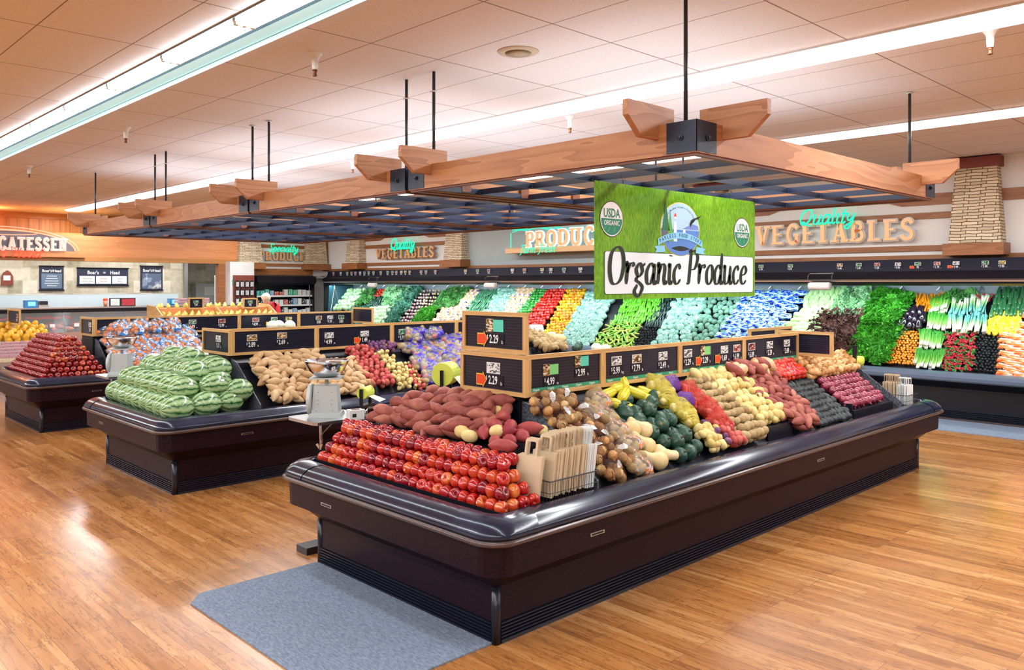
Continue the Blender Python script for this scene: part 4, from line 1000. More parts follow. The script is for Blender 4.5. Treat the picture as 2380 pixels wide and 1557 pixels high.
cnt = {}
def put(name, meshes, p, Rm, s=1.0, label=None, cat=None, group=None, kids=()):
    me = meshes if not isinstance(meshes, list) else random.choice(meshes)
    Mx = Rm.to_4x4() @ Matrix.Diagonal((s, s, s, 1)); Mx.translation = Vector(p)
    o = inst(name, me, Mx)
    tag(o, label, cat, group); cnt[group] = cnt.get(group, 0)+1
    for nm, km, KM in kids: inst(nm, km, KM, o)
    return o
def rrot(): return Euler((U_(0, 6.28), U_(0, 6.28), U_(0, 6.28))).to_matrix()
def bil(c, u, v):
    return (c[0]*(1-u)+c[1]*u)*(1-v)+(c[3]*(1-u)+c[2]*u)*v
def lay(name, meshes, c, du, dv, label, cat, group, rot='free', jit=.18, lift=.5, s=(1, 1), tilt=.25, layers=1, thick=.05, rz=0, kids=None, maxn=300, skip=0):
    """lay things over a sloped bed with corners c (bottom-left, bottom-right, top-right, top-left)"""
    c = [Vector(p) for p in c]
    n = ((c[1]-c[0]).cross(c[3]-c[0])).normalized()
    if n.z < 0: n = -n
    out = []
    V0 = ((c[3]+c[2])/2-(c[0]+c[1])/2); nv = max(1, round(V0.length/dv))
    for L in range(max(0, layers-2), layers):
        for j in range(nv):
            v = (j+.5)/nv
            a, b_ = bil(c, 0, v), bil(c, 1, v); nu = max(1, round((b_-a).length/du))
            for i in range(nu):
                if random.random() < skip: continue
                if cnt.get(group, 0) >= maxn: return out
                u = (i+.5+(.25 if j % 2 else -.25)+U_(-jit, jit))/nu; vv = v+U_(-jit, jit)/nv
                u = min(max(u, .2/nu), 1-.2/nu)
                p = bil(c, u, min(max(vv, 0), 1))+n*(lift*thick+L*thick*.85)
                ud = (c[1]-c[0]).normalized(); F = frame(ud, n)
                if rot == 'free': Rm = rrot()
                elif rot == 'up': Rm = F @ Euler((U_(-tilt, tilt), U_(-tilt, tilt), U_(0, 6.28))).to_matrix()
                elif rot == 'along': Rm = F @ Euler((U_(-tilt, tilt), U_(-tilt, tilt), rz+U_(-tilt, tilt))).to_matrix()
                elif rot == 'flat': Rm = F @ Euler((U_(0, 6.28), U_(-tilt, tilt), rz+U_(-1, 1)*1.2)).to_matrix()
                elif rot == 'side': Rm = F @ Euler((pi/2+U_(-tilt, tilt), U_(-tilt, tilt), rz+U_(-tilt, tilt))).to_matrix()
                out.append(put(name, meshes, p, Rm, U_(*s), label, cat, group, kids() if kids else ()))
    return out

# ---------------------------------------------------------------- apple pyramids
def tray(name, x0, y0, x1, y1, z, h, label, t=.006):
    r = MB(); r.box(x0, y0, z, x1, y1, z+t)
    for a in ((x0, y0, x1, y0+t), (x0, y1-t, x1, y1), (x0, y0+t, x0+t, y1-t), (x1-t, y0+t, x1, y1-t)): r.box(a[0], a[1], z+t, a[2], a[3], z+h)
    return tag(r.build(name, M['black']), label, 'tray')
def apple_kids():
    k = [('stem', stem_me, Matrix.Identity(4))]
    if R_() < .45:
        a = U_(0, 6.28); d = Vector((cos(a), sin(a), .1)).normalized(); q = d.to_track_quat('Z', 'Y').to_matrix().to_4x4(); q.translation = d*.0375
        k.append(('sticker', stick_me, q))
    return k
def pyramid(x0, y0, nx, ny, nz, dx, dy, dz, z0, me, label, group, kids, shell=2, slopex=.5, back=0):
    for k in range(nz):
        for i in range(nx-k):
            for j in range(ny-k):
                if not (i < shell or j < 1 or k == nz-1 and i < nx-k): continue
                if i >= 1 and j >= 2 and k < nz-1 and i < shell and shell > 1 and (i > 1): continue
                if cnt.get(group, 0) >= 300: continue
                p = (x0+(i+k*slopex)*dx+U_(-.003, .003), y0+(j+k*.5)*dy+U_(-.003, .003), z0+k*dz)
                face = j < 1
                Rm = Euler((pi/2+U_(-.5, .5) if face and R_() < .7 else U_(-1.2, 1.2)+pi*(R_() < .3), U_(-.6, .6), U_(-.8, .8))).to_matrix() if face else Euler((U_(-.9, .9), U_(-1.3, 1.3), U_(0, 6.28))).to_matrix()
                put('apple', me, p, Rm, U_(1.0, 1.07), label, 'apple', group, kids() if kids else ())
tray('produce_tray', 2.925, 3.10, 3.245, 4.975, .667, .035, 'low black tray under the red apples on the nearest case')
pyramid(2.968, 3.150, 4, 25, 4, .080, .0745, .064, .712, apple_me, 'shiny red apple in the long pyramid on the end of the nearest case', 'red apples in the nearest pyramid', apple_kids, 2)
for j in range(24):     # the rows that carry on behind the ridge
    if cnt['red apples in the nearest pyramid'] < 300:
        put('apple', apple_me, (3.222+U_(-.004, .004), 3.33+j*.0735, .712+3*.064+U_(-.01, .008)), rrot(), 1, 'shiny red apple in the long pyramid on the end of the nearest case', 'apple', 'red apples in the nearest pyramid', apple_kids())
for k in range(8):      # aisle face of the tall pyramid, one thing each
    for i in range(10-k):
        put('apple', apple2_me, (2.96+(i+k*.5)*.080, 11.66+k*.039, .715+k*.064), Euler((pi/2+U_(-.5, .5), U_(-.6, .6), U_(-.5, .5))).to_matrix(), U_(.96, 1.04), 'red apple in the tall pyramid on the third case', 'apple', 'red apples in the tall pyramid')
mb = MB()
av = [v.co.copy() for v in apple2_me.vertices]; af = [tuple(p.vertices) for p in apple2_me.polygons]
for k in range(8):
    for j in range(1, 22-k):
        for i in (range(10-k) if k == 7 else (0,)):
            R3 = Euler((U_(-1, 1), U_(-1, 1), U_(0, 6.28))).to_matrix(); c0 = Vector((2.96+(i+k*.5)*.080, 11.66+(j+k*.5)*.078, .715+k*.064))
            mb.add([R3 @ v+c0 for v in av], af)
tag(mb.build('apple_rows', M['apple2'], None, True), 'receding rows of red apples on the left side of the tall pyramid', 'apples', None, 'stuff')

# ---------------------------------------------------------------- nearest case: sweet potatoes on the raised end tray
tray('produce_tray', 3.235, 3.42, 3.72, 4.90, .905, .030, 'black raised tray under the purple-brown sweet potatoes')
g = 'purple brown sweet potatoes on the end tray'; lb = 'long purple-brown sweet potato heaped on the raised end tray'
for L, (xa, xb, ya, yb, zz) in enumerate([(3.27, 3.68, 3.75, 4.86, .945), (3.31, 3.70, 3.74, 4.83, .995), (3.39, 3.71, 3.80, 4.78, 1.045), (3.48, 3.71, 3.85, 4.68, 1.09)]):
    lay('sweet_potato', yam_me, [(xa, yb, zz), (xa, ya, zz), (xb, ya, zz+.04), (xb, yb, zz+.04)], .095, .13, lb, 'sweet potato', g, 'flat', .35, .3, (1.0, 1.45), .3, 1, .03, rz=1.0)
g = 'crimson yams on the end tray'
for (x, y, z, rz) in [(3.30, 3.56, .962, .8), (3.36, 3.50, .968, 1.2), (3.42, 3.60, 1.0, 2.3), (3.49, 3.53, .98, 1.3), (3.53, 3.66, 1.02, .6), (3.60, 3.58, 1.0, 2.2), (3.34, 3.70, .99, .9), (3.44, 3.72, 1.03, 1.5), (3.55, 3.76, 1.06, .4), (3.27, 3.47, .952, 2.0)]:
    put('yam', redyam_me, (x, y, z), Euler((R_()*6, U_(-.2, .2), rz)).to_matrix(), U_(.95, 1.1), 'smooth crimson yam at the front corner of the raised end tray', 'yam', g)
for i, (x, y, z) in enumerate([(3.30, 3.86, .985), (3.33, 3.98, 1.0), (3.38, 3.62, 1.01), (3.68, 3.53, .985), (3.62, 3.86, 1.07), (3.29, 3.78, .97)]):
    put('white_potato', bigrus_me, (x, y, z), Euler((R_(), U_(-.2, .2), R_()*3)).to_matrix(), U_(.9, 1.05), 'large pale yellow potato lying among the sweet potatoes on the end tray', 'potato', 'pale potatoes among the sweet potatoes')

# slope of the near long side
def bed(xa, xb, d0=0.0, d1=.50, y0=IY[0]+.035, lift=.0, xa1=None, xb1=None):
    """bottom-left, bottom-right, top-right, top-left on an island's near slope"""
    xa1 = xa if xa1 is None else xa1; xb1 = xb if xb1 is None else xb1
    z = lambda d: .672+d*.728+lift
    return [(xa, y0+d0, z(d0)), (xb, y0+d0, z(d0)), (xb1, y0+d1, z(d1)), (xa1, y0+d1, z(d1))]
# plastic / net bags: each bag is one thing with its contents and film as parts
def net_mat(name, col, sc, w):
    m, t, b = nt(name); sx = t.nodes.new('ShaderNodeSeparateXYZ'); t.links.new(texco(t, 'Object'), sx.inputs[0])
    A = math_(t, 'ADD', sx.outputs[0], math_(t, 'MULTIPLY', sx.outputs[2], 1.0)); B_ = math_(t, 'SUBTRACT', math_(t, 'ADD', sx.outputs[1], sx.outputs[0]), sx.outputs[2])
    f1 = math_(t, 'LESS_THAN', math_(t, 'FRACT', math_(t, 'MULTIPLY', A, sc)), w); f2 = math_(t, 'LESS_THAN', math_(t, 'FRACT', math_(t, 'MULTIPLY', B_, sc)), w)
    t.links.new(math_(t, 'MAXIMUM', f1, f2), b.inputs['Alpha']); b.inputs['Base Color'].default_value = (*col, 1); b.inputs['Roughness'].default_value = .5; return m
def film_mat(name, c1, c2, thr, a1=.9, sc=14, base_a=.12):
    m, t, b = nt(name); n = noise_(t, texco(t, 'Object', (1, 1, 1)), sc, 2); n2 = noise_(t, texco(t, 'Object'), sc*3.3, 3)
    pr = ramp(t, n, [(thr-.01, (0, 0, 0)), (thr+.01, (1, 1, 1))])
    col = mixc(t, ramp(t, n2, [(.5, (0, 0, 0)), (.53, (1, 1, 1))]), c1, c2)
    t.links.new(mixc(t, pr, (.85, .85, .88), col), b.inputs['Base Color'])
    t.links.new(math_(t, 'ADD', math_(t, 'MULTIPLY', pr, a1-base_a), base_a), b.inputs['Alpha'])
    b.inputs['Roughness'].default_value = .12; b.inputs['Specular IOR Level'].default_value = .8
    bump(t, b, noise_(t, texco(t, 'Object'), 30, 4), .8, .02); return m
M['brownnet'] = net_mat('dark_brown_net', (.10, .02, .01), 70, .16); M['yellownet'] = net_mat('yellow_net', (.62, .52, .03), 85, .30)
M['rednet'] = net_mat('red_net', (.62, .03, .01), 85, .30); M['purplenet'] = net_mat('purple_net', (.18, .05, .38), 85, .34)
M['carrotfilm'] = film_mat('orange_blue_print_film', (.85, .22, .03), (.70, .70, .75), .56, .85)
M['bluefilm'] = film_mat('blue_white_print_film', (.03, .25, .75), (.75, .88, .95), .53, .95, 9)
M['purplefilm'] = film_mat('violet_print_film', (.05, .02, .50), (.04, .02, .42), .50, .96, 8, .16)
M['clearfilm'] = film_mat('clear_film', (.9, .9, .9), (.9, .9, .9), .60, .6, 14, .14)
M['celeryfilm'] = film_mat('celery_sleeve_film', (.01, .06, .75), (.02, .30, .85), .50, .96, 16, .22)
def hull(pts, r, mt, name, k=40, tail=None, squash=1):
    bm = bmesh.new()
    for p in pts:
        for q in range(k//2):
            d = Vector((random.gauss(0, 1), random.gauss(0, 1), random.gauss(0, 1))).normalized()
            bm.verts.new(Vector(p)+d*r)
    if tail:
        for a in range(6): bm.verts.new(Vector(tail)+Vector((.012*cos(a), .012*sin(a), 0)))
    res = bmesh.ops.convex_hull(bm, input=bm.verts)
    junk = [g_ for g_ in res['geom_interior'] if isinstance(g_, bmesh.types.BMVert)]
    bmesh.ops.delete(bm, geom=list(set(junk)), context='VERTS')
    bmesh.ops.subdivide_edges(bm, edges=bm.edges, cuts=1)
    for v in bm.verts:
        v.co *= 1+.05*noise.noise(v.co*28)
    me = D.meshes.new(name); bm.to_mesh(me); bm.free(); me.materials.append(mt); me.polygons.foreach_set('use_smooth', [True]*len(me.polygons)); return me
def bag_kit(meshes, n, r, film, spread, fname, tagm=None, tail=None, inner='onion', flat=.6):
    """returns a builder that copies the bag: contents, film and label tag as parts"""
    pts = []
    tries = 0
    while len(pts) < n and tries < 4000:
        tries += 1
        p = Vector((U_(-spread, spread), U_(-spread*.8, spread*.8), U_(0, spread*flat)))
        if all((p-q).length > r*1.55 for q in pts): pts.append(p)
    fm = hull(pts, r*1.18, film, fname, tail=tail)
    rots = [rrot().to_4x4() for _ in pts]; ch = [random.choice(meshes) for _ in pts]
    def make(name, p, Rm, label, cat, group, s=1):
        o = empty(name, p, label, cat, group); o.matrix_world = Matrix.LocRotScale(Vector(p), Rm.to_quaternion(), Vector((s, s, s)))
        for q, rt, me in zip(pts, rots, ch):
            Mx = rt.copy(); Mx.translation = q; inst(inner, me, Mx, o)
        inst(fname, fm, Matrix.Identity(4), o)
        if tagm:
            Mx = Matrix.LocRotScale(Vector((0, -.01, spread*flat+r*1.25)), Euler((U_(-.4, .4), U_(-.3, .3), U_(-1, 1))).to_quaternion(), Vector((1, 1, 1)))
            inst('label_tag', tagm, Mx, o)
        cnt[group] = cnt.get(group, 0)+1
        return o
    return make
tagm = MB().add([(-.052, 0, 0), (-.02, -.018, .004), (.03, -.022, .004), (.055, 0, 0), (.03, .022, .004), (-.02, .018, .004)], [(0, 1, 2, 3, 4, 5)]).mesh('label_tag', [M['sticker']])
def laybags(kits, name, c, du, dv, label, cat, group, rz=0, s=1, lift=.03, tilt=.2, inner=None):
    c = [Vector(p) for p in c]; n = ((c[1]-c[0]).cross(c[3]-c[0])).normalized()
    if n.z < 0: n = -n
    nv = max(1, round((c[3]-c[0]).length/dv))
    for j in range(nv):
        v = (j+.5)/nv; a, b_ = bil(c, 0, v), bil(c, 1, v); nu = max(1, round((b_-a).length/du))
        for i in range(nu):
            u = (i+.5+(.2 if j % 2 else -.2))/nu; u = min(max(u, .4/nu), 1-.4/nu)
            F = frame((c[1]-c[0]), n) @ Euler((U_(-tilt, tilt), U_(-tilt, tilt), rz+U_(-tilt, tilt)*1.5)).to_matrix()
            random.choice(kits)(name, bil(c, u, v)+n*lift, F, label, cat, group, s*U_(.95, 1.05))
garl0 = [netonion_me[0]]
onbags = [bag_kit(netonion_me, 9, .037, M['brownnet'], .10, 'net', tagm, (0, 0, .12), 'onion') for _ in range(2)]
for (x, d, l) in [(4.03, .20, .03), (4.06, .31, .03), (3.93, .03, .0), (3.90, .14, .02), (3.93, .26, .03), (3.88, .38, .04), (3.98, .47, .06), (4.10, .42, .0), (3.84, .20, .0), (4.08, .10, .01), (3.84, .48, .05)]:
    q = Vector(bed(x, x+.1, d, d+.1)[0]); random.choice(onbags)('net_onion_bag', q+Vector((0, -.005, .035+l)), frame((1, 0, 0), (0, -.55, .8)) @ Euler((U_(-.2, .2), U_(-.2, .2), U_(-.6, .6))).to_matrix(), 'brown net bag of onions with a white tag, stacked against the speckled divider', 'onion bag', 'net bags of onions', .92)
cb = [bag_kit(russet_me+garl0, 8, .030, M['carrotfilm'], .085, 'printed_film', None, (.10, 0, .06), 'potato', .45)]
for (x, d, l) in [(4.22, .04, 0), (4.27, .15, .02), (4.26, .26, .03), (4.17, .40, .03), (4.28, .36, .03), (4.33, .47, .04)]:
    q = Vector(bed(x, x+.1, d, d+.1)[0]); cb[0]('printed_produce_bag', q+Vector((0, 0, .03+l)), frame((1, 0, 0), (0, -.55, .8)) @ Euler((U_(-.2, .2), U_(-.2, .2), U_(-.4, .4))).to_matrix(), 'clear bag printed orange and blue, stacked between the net onions and pale squash', 'produce bag', 'printed clear bags beside the onions', .95)
# squash
for i, (x, d, l, rz) in enumerate([(4.40, .03, .04, 2.6), (4.52, .045, .04, -.5), (4.42, .14, .05, 2.2), (4.40, .25, .06, 2.8), (4.52, .24, .06, 2.3)]):
    q = Vector(bed(x, x+.1, d, d+.1)[0])
    put('butternut_squash', butter_me, q+Vector((0, -.01, .03+l*.6)), frame((1, 0, 0), (0, -.55, .8)) @ Euler((0, U_(-.2, .2), rz)).to_matrix(), 1.0, 'pale cream butternut squash with a round bulb end, between bags and acorn squash', 'squash', 'butternut squash')
g = 'dark green acorn squash'
for i, (x, d, l) in enumerate([(4.68, .03, 0), (4.80, .035, 0), (4.92, .06, 0), (4.64, .13, .01), (4.77, .15, .02), (4.90, .17, .01), (4.66, .25, .02), (4.79, .27, .03), (4.90, .29, .02), (4.62, .36, .02), (4.74, .38, .03), (4.87, .40, .03), (4.60, .20, .02), (4.70, .19, .07), (4.58, .30, .02), (4.84, .10, .06), (4.72, .31, .07), (4.52, .36, .02), (4.56, .43, .0), (4.66, .47, .01), (4.96, .44, .03), (4.72, .08, .05), (4.84, .22, .06)]):
    q = Vector(bed(x, x+.1, d, d+.1)[0])
    put('acorn_squash', acorn_me, q+Vector((0, -.01, .04+l)), rrot() if i % 3 else frame((1, 0, 0), (0, -.8, .5)), U_(.92, 1.05), 'ribbed dark green acorn squash heaped beside the yellow net bags', 'squash', g, [('stem', acorn_stem, Matrix.Identity(4))])
g = 'striped yellow squash'
for i, (x, d, l, rz) in enumerate([(4.52, .53, .06, .2), (4.66, .55, .07, .1), (4.78, .50, .07, 2.4), (4.86, .45, .06, 2.3), (4.95, .50, .05, 2.5), (4.62, .47, .09, .5), (4.74, .57, .09, 1.0), (4.55, .44, .05, 2.5), (5.0, .42, .04, 2.4)]):
    q = Vector(bed(x, x+.1, d, d+.1)[0])
    put('delicata_squash', deli_me, q+Vector((0, -.02, l)), frame((1, 0, 0), (0, -.5, .8)) @ Euler((0, 0, rz)).to_matrix(), 1.0, 'bright yellow striped delicata squash at the top of the squash heap', 'squash', g)
ylb = [bag_kit(gold_me, 11, .033, M['yellownet'], .095, 'net', None, (0, 0, .12), 'potato') for _ in range(2)]
rdb = [bag_kit(redpot_me, 11, .028, M['rednet'], .085, 'net', None, (0, 0, .11), 'potato')]
ppb = [bag_kit(purpot_me, 11, .027, M['purplenet'], .085, 'net', None, (0, 0, .11), 'potato')]
laybags(ylb, 'net_potato_bag', bed(4.97, 5.16, .18, .58, lift=.03), .17, .14, 'yellow net bag of gold potatoes piled right of the acorn squash', 'potato bag', 'yellow net bags of potatoes')
lay('small_gold_potato', smallgold_me+gold_me, bed(5.0, 5.16, .0, .18), .055, .055, 'loose small gold potato below the yellow net bags', 'potato', 'loose small gold potatoes', 'free', .3, .7, (.9, 1.1), layers=3, thick=.04)
laybags(ppb, 'net_potato_bag', bed(5.19, 5.27, .30, .58, lift=.03), .15, .14, 'purple net bag of potatoes wedged between yellow and red net bags', 'potato bag', 'purple net bags of potatoes')
laybags(rdb, 'net_potato_bag', bed(5.30, 5.42, .12, .50, lift=.04), .15, .13, 'red net bag of small red potatoes on the near slope', 'potato bag', 'red net bags of potatoes')
lay('purple_potato', purpot_me+smallgold_me, bed(5.15, 5.27, .0, .22), .05, .05, 'loose purple or tan fingerling potato between the gold and red ones', 'potato', 'loose mixed small potatoes', 'free', .3, .7, (.8, 1.1), layers=3, thick=.035)
lay('red_potato', redpot_me, bed(5.28, 5.42, .0, .16), .055, .055, 'loose small red potato on the near slope beside the brown potatoes', 'potato', 'loose red potatoes on the nearest case', 'free', .3, .7, (.95, 1.15), layers=3, thick=.04)
lay('russet_potato', russet_me, bed(5.44, 5.80, .0, .55), .080, .072, 'brown oval potato in the stacked rows of the nearest case', 'potato', 'brown potatoes on the nearest case', 'along', .12, .6, (.95, 1.15), .35, 3, .042)
lay('gold_potato', gold_me+bigrus_me[:1], bed(5.84, 6.22, .10, .60, lift=.0, xa1=5.6), .078, .074, 'yellow potato heaped behind the small black divider box', 'potato', 'gold potatoes on the nearest case', 'free', .25, .6, (1.0, 1.2), layers=3, thick=.045)
MB().box(5.86, IY[0]+.03, .665, 6.26, IY[0]+.10, .79)
tag(MB().box(5.86, IY[0]+.04, .665, 6.26, IY[0]+.13, .775).build('divider_box', M['black']), 'small black plastic divider box in front of the yellow potatoes', 'box')
lay('sweet_potato', yam_me, bed(6.28, 6.66, .0, .55, xa1=6.05, xb1=6.75), .12, .062, 'long reddish sweet potato in the heap left of the avocados', 'sweet potato', 'reddish sweet potatoes on the near slope', 'flat', .25, .6, (.9, 1.15), .2, 3, .045)
lay('sweet_potato', yam_me+pale_me, [(6.05, 3.62, 1.12), (6.72, 3.62, 1.12), (6.72, 3.70, 1.18), (6.05, 3.70, 1.18)], .11, .06, 'sweet potato on top of the heap under the price boards', 'sweet potato', 'sweet potatoes at the top of the near slope', 'flat', .25, .3, (1.0, 1.25), .2, 2, .045)
lay('avocado', avo_me, bed(6.72, 7.36, .0, .42), .070, .066, 'dark avocado in the neat rows behind the bumper', 'avocado', 'dark avocados', 'along', .10, .6, (1.0, 1.15), .3, 1, .045, rz=pi/2, maxn=230)
lay('tomato', tom_me, bed(6.78, 7.30, .42, .60, lift=.035), .068, .062, 'bright red tomato heaped above the avocados', 'tomato', 'red tomatoes', 'up', .2, .5, (.9, 1.1), .6, 2, .045)
lay('red_onion', redonion_me, bed(7.44, 8.28, .08, .40), .072, .066, 'glossy purple-red onion in the black tray near the far corner', 'onion', 'red onions', 'side', .12, .8, (1.0, 1.12), .5, 1, .045, maxn=150)
tag(MB().box(7.42, IY[0]+.04, .665, 8.32, IY[0]+.06, .74).box(7.42, IY[0]+.06, .665, 7.44, IY[0]+.44, .80).build('produce_tray', M['black']), 'black tray edge under the red onions', 'tray')
lay('yellow_onion', onion_me, bed(7.38, 8.42, .40, .62, lift=.02), .080, .075, 'papery yellow onion heaped behind the red onions', 'onion', 'yellow onions', 'up', .2, .5, (.95, 1.12), .7, 2, .05, maxn=130)

# ---------------------------------------------------------------- second case
def mel(x, y, z, rz=0, s=1.0, rx=None, lb='striped green watermelon in the pile on the second case', st=False):
    kids = [('sticker', stick_me, Matrix.LocRotScale(Vector((.03, -.10, .055)), Vector((0, -.85, .5)).to_track_quat('Z', 'Y'), Vector((3.4, 2, 1))))] if st else []
    put('watermelon', melon_me, (x, y, z), Euler((U_(0, 6) if not st else 0, 0, rz+U_(-.15, .15))).to_matrix(), s, lb, 'watermelon', 'striped watermelons', kids)
y2 = IY[1]
for i in range(9): mel(2.98+.008*i, y2+.06+i*.205, .765, pi/2*0+.15, 1)
for i in range(2): mel(3.26+.26*i, y2+.10+.05*i, .770, .1, st=(i == 0))
for i in range(7): mel(3.10, y2+.22+i*.215, .915, .15, 1.02, st=(i == 0))
for i in range(2): mel(3.38+.1*i, y2+.20+i*.18, .925+.02*i, .1, 1.02, st=(i == 0))
mel(3.62, y2+.17, .86, .2, 1.0)
for i in range(6): mel(3.30, y2+.42+i*.22, 1.03, .2+.2*(i % 2), 1.0)
for i in range(3): mel(3.52+.04*i, y2+.42+i*.2, 1.06, .1, 1.02)
for i in range(4): mel(3.42+.05*(i % 2), y2+.80+i*.2, 1.13, .4*(i % 2), .98)
b2 = lambda *a, **k: bed(*a, y0=y2+.035, **k)
lay('pale_sweet_potato', pale_me, b2(3.90, 4.70, .0, .56), .115, .072, 'pale tan sweet potato heaped beside the watermelons', 'sweet potato', 'pale sweet potatoes on the second case', 'flat', .28, .6, (.95, 1.2), .25, 3, .05, maxn=220)
lay('pale_sweet_potato', pale_me, b2(4.70, 5.12, .0, .45, lift=.02), .115, .08, 'tan sweet potato behind the weighing scale', 'sweet potato', 'tan sweet potatoes behind the scale', 'flat', .28, .6, (.9, 1.1), .25, 2, .05)
lay('red_potato', redpot_me, b2(5.08, 5.42, .05, .58, lift=.03), .064, .062, 'small red potato in the heap right of the weighing scale bowl', 'potato', 'red potatoes on the second case', 'free', .3, .6, (1.0, 1.2), layers=2, thick=.05)
lay('gold_potato', smallgold_me, b2(5.43, 5.64, .0, .50, lift=.03), .07, .068, 'small yellow potato between the red and mixed potatoes', 'potato', 'yellow potatoes on the second case', 'free', .3, .6, (1.0, 1.2), layers=2, thick=.045)
lay('purple_potato', purpot_me, b2(5.38, 5.75, .50, .62, lift=.05), .058, .055, 'dark purple potato at the top of the second case slope', 'potato', 'purple potatoes on the second case', 'free', .3, .6, (1.0, 1.2), layers=2, thick=.045)
lay('mixed_potato', redpot_me+smallgold_me, b2(5.66, 5.86, .0, .36), .055, .055, 'tiny red or yellow potato beside the violet bags', 'potato', 'tiny mixed potatoes', 'free', .3, .6, (.8, 1.0), layers=2, thick=.04)
vb = [bag_kit(russet_me+redpot_me[:1], 10, .034, M['purplefilm'], .105, 'printed_film', None, (.13, .02, .05), 'potato', .5) for _ in range(2)]
laybags(vb, 'potato_bag', b2(5.84, 6.80, .0, .66, lift=.04), .25, .13, 'bag of russet potatoes in violet printed plastic, stacked on the second case', 'potato bag', 'violet printed potato bags', lift=.05)
laybags(vb, 'potato_bag', b2(5.90, 6.5, .50, .66, lift=.14), .25, .13, 'bag of russet potatoes in violet printed plastic, on top of the stack', 'potato bag', 'violet printed potato bags', lift=.05)
M['yapple'] = skin('yellow_green_apple_skin', [(0, (.52, .48, .08)), (.6, (.70, .64, .18)), (1, (.78, .70, .30))], 15, .3, .6, 2)
yapple_me = blob('apple', M['yapple'], ap, 12)
lay('yellow_apple', [yapple_me], b2(6.86, 7.5, .30, .66, lift=.06), .09, .085, 'yellow-green apple heaped behind the violet bags', 'apple', 'yellow green apples on the second case', 'free', .2, .6, (1, 1.15), layers=2, thick=.055)
lay('brown_pear', russet_me, b2(6.86, 7.5, .16, .34, lift=.06), .085, .075, 'brown-skinned pear below the yellow apples', 'pear', 'brown pears on the second case', 'free', .2, .6, (1, 1.2), layers=2, thick=.055)
# far right end of the second case
lay('russet_potato', russet_me, [(8.0, 7.62, .98), (8.5, 7.62, .98), (8.5, 8.3, 1.20), (8.0, 8.3, 1.20)], .09, .08, 'brown potato seen over the signs at the far end of the second case', 'potato', 'potatoes at the far end of the second case', 'free', .2, .6, (1.1, 1.3), layers=1)
for i, (x, y, z, rz) in enumerate([(8.66, 7.95, 1.10, .3), (8.70, 8.12, 1.12, .2)]):
    put('butternut_squash', butter_me, (x, y, z), Euler((0, 0, rz)).to_matrix(), 1.3, 'tan butternut squash seen beside the white bag roll', 'squash', 'butternut squash beside the white roll')
for i, (x, y, z) in enumerate([(8.72, 7.66, 1.02), (8.60, 7.60, 1.0)]): put('acorn_squash', acorn_me, (x, y, z), rrot(), 1.1, 'dark green squash just over the sign tops beside pale melons', 'squash', 'dark squash behind the signs')
M['palemelon'] = skin('pale_melon_skin', [(0, (.62, .66, .50)), (1, (.75, .78, .66))], 10, .4, .5, 2)
pm_me = [blob('pale_melon', M['palemelon'], ellp(.075, .08, 10), 14)]
for i, (x, y, z) in enumerate([(8.86, 7.45, .99), (9.0, 7.40, .97)]): put('pale_melon', pm_me, (x, y, z), rrot(), 1, 'pale round melon just over the sign tops', 'melon', 'pale melons behind the signs')
# ---------------------------------------------------------------- third case: clementines, melons
y3 = IY[2]
M['clem'] = skin('clementine_skin', [(0, (.80, .16, .01)), (1, (.90, .30, .02))], 12, .4, .6, 2, .4, .3)
clem_me = [blob('clementine', M['clem'], ellp(.030, .026, 7), 10)]
clb = [bag_kit(clem_me, 16, .030, M['bluefilm'], .105, 'printed_net', None, None, 'clementine', .75) for _ in range(2)]
laybags(clb, 'clementine_bag', bed(3.80, 5.10, .0, .66, y0=y3+.035, lift=.03), .215, .125, 'bag of clementines in blue and white printed net on the third case', 'clementine bag', 'blue and white clementine bags', lift=.05)
laybags(clb, 'clementine_bag', bed(3.90, 4.9, .46, .62, y0=y3+.035, lift=.15), .24, .13, 'bag of clementines in blue and white printed net, top of the stack', 'clementine bag', 'blue and white clementine bags', lift=.05)
for i, (x, y) in enumerate([(6.2, 12.0), (6.34, 12.05), (6.45, 11.9)]): put('pale_melon', pm_me, (x, y-.2, 1.24), rrot(), 1.1, 'white round melon peeking over the second case boards', 'melon', 'white melons on the third case')
# mango table at far left
M['mango'] = skin('mango_skin', [(0, (.75, .34, .02)), (.6, (.86, .48, .03)), (1, (.85, .58, .08))], 10, .35, .6, 2)
mango_me = [blob('mango', M['mango'], ellp(.048, .062, 8), 10, axis='x')]
M['beigewood'] = wood('beige_table_wood', (.60, .48, .32), (.68, .56, .40), (.74, .62, .46), axis=2)
tb = empty('display_table', (3.5, 15.9, 0), 'pale wooden display table at the left edge, carrying mangoes and berry packs', 'table')
for nm, a in (('leg', (-.55, -.45, 0, -.35, -.25, .62)), ('leg', (.35, -.45, 0, .55, -.25, .62)), ('leg', (-.55, 1.25, 0, -.35, 1.4, .62)), ('leg', (.35, 1.25, 0, .55, 1.4, .62)), ('table_top', (-.8, -.6, .62, .8, 1.6, .68))):
    MB().box(*a).build(nm, M['beigewood'], tb)
MB().box(-.75, -.1, .68, .75, 1.5, .80).build('riser', M['beigewood'], tb)
MB().box(-.1, .5, .80, .75, 1.5, .95).build('riser', M['beigewood'], tb)
lay('mango', mango_me, [(3.0, 16.2, .86), (4.2, 16.2, .86), (4.2, 16.75, 1.10), (3.0, 16.75, 1.10)], .14, .12, 'orange-yellow mango in the heap under the 3.99 board', 'mango', 'mangoes on the pale table', 'free', .2, .6, (1, 1.15), layers=2, thick=.07, maxn=110)
M['berry'] = skin('berry_mix', [(0, (.25, .01, .03)), (.5, (.5, .03, .05)), (1, (.65, .12, .1))], 60, .3, .2, 3)
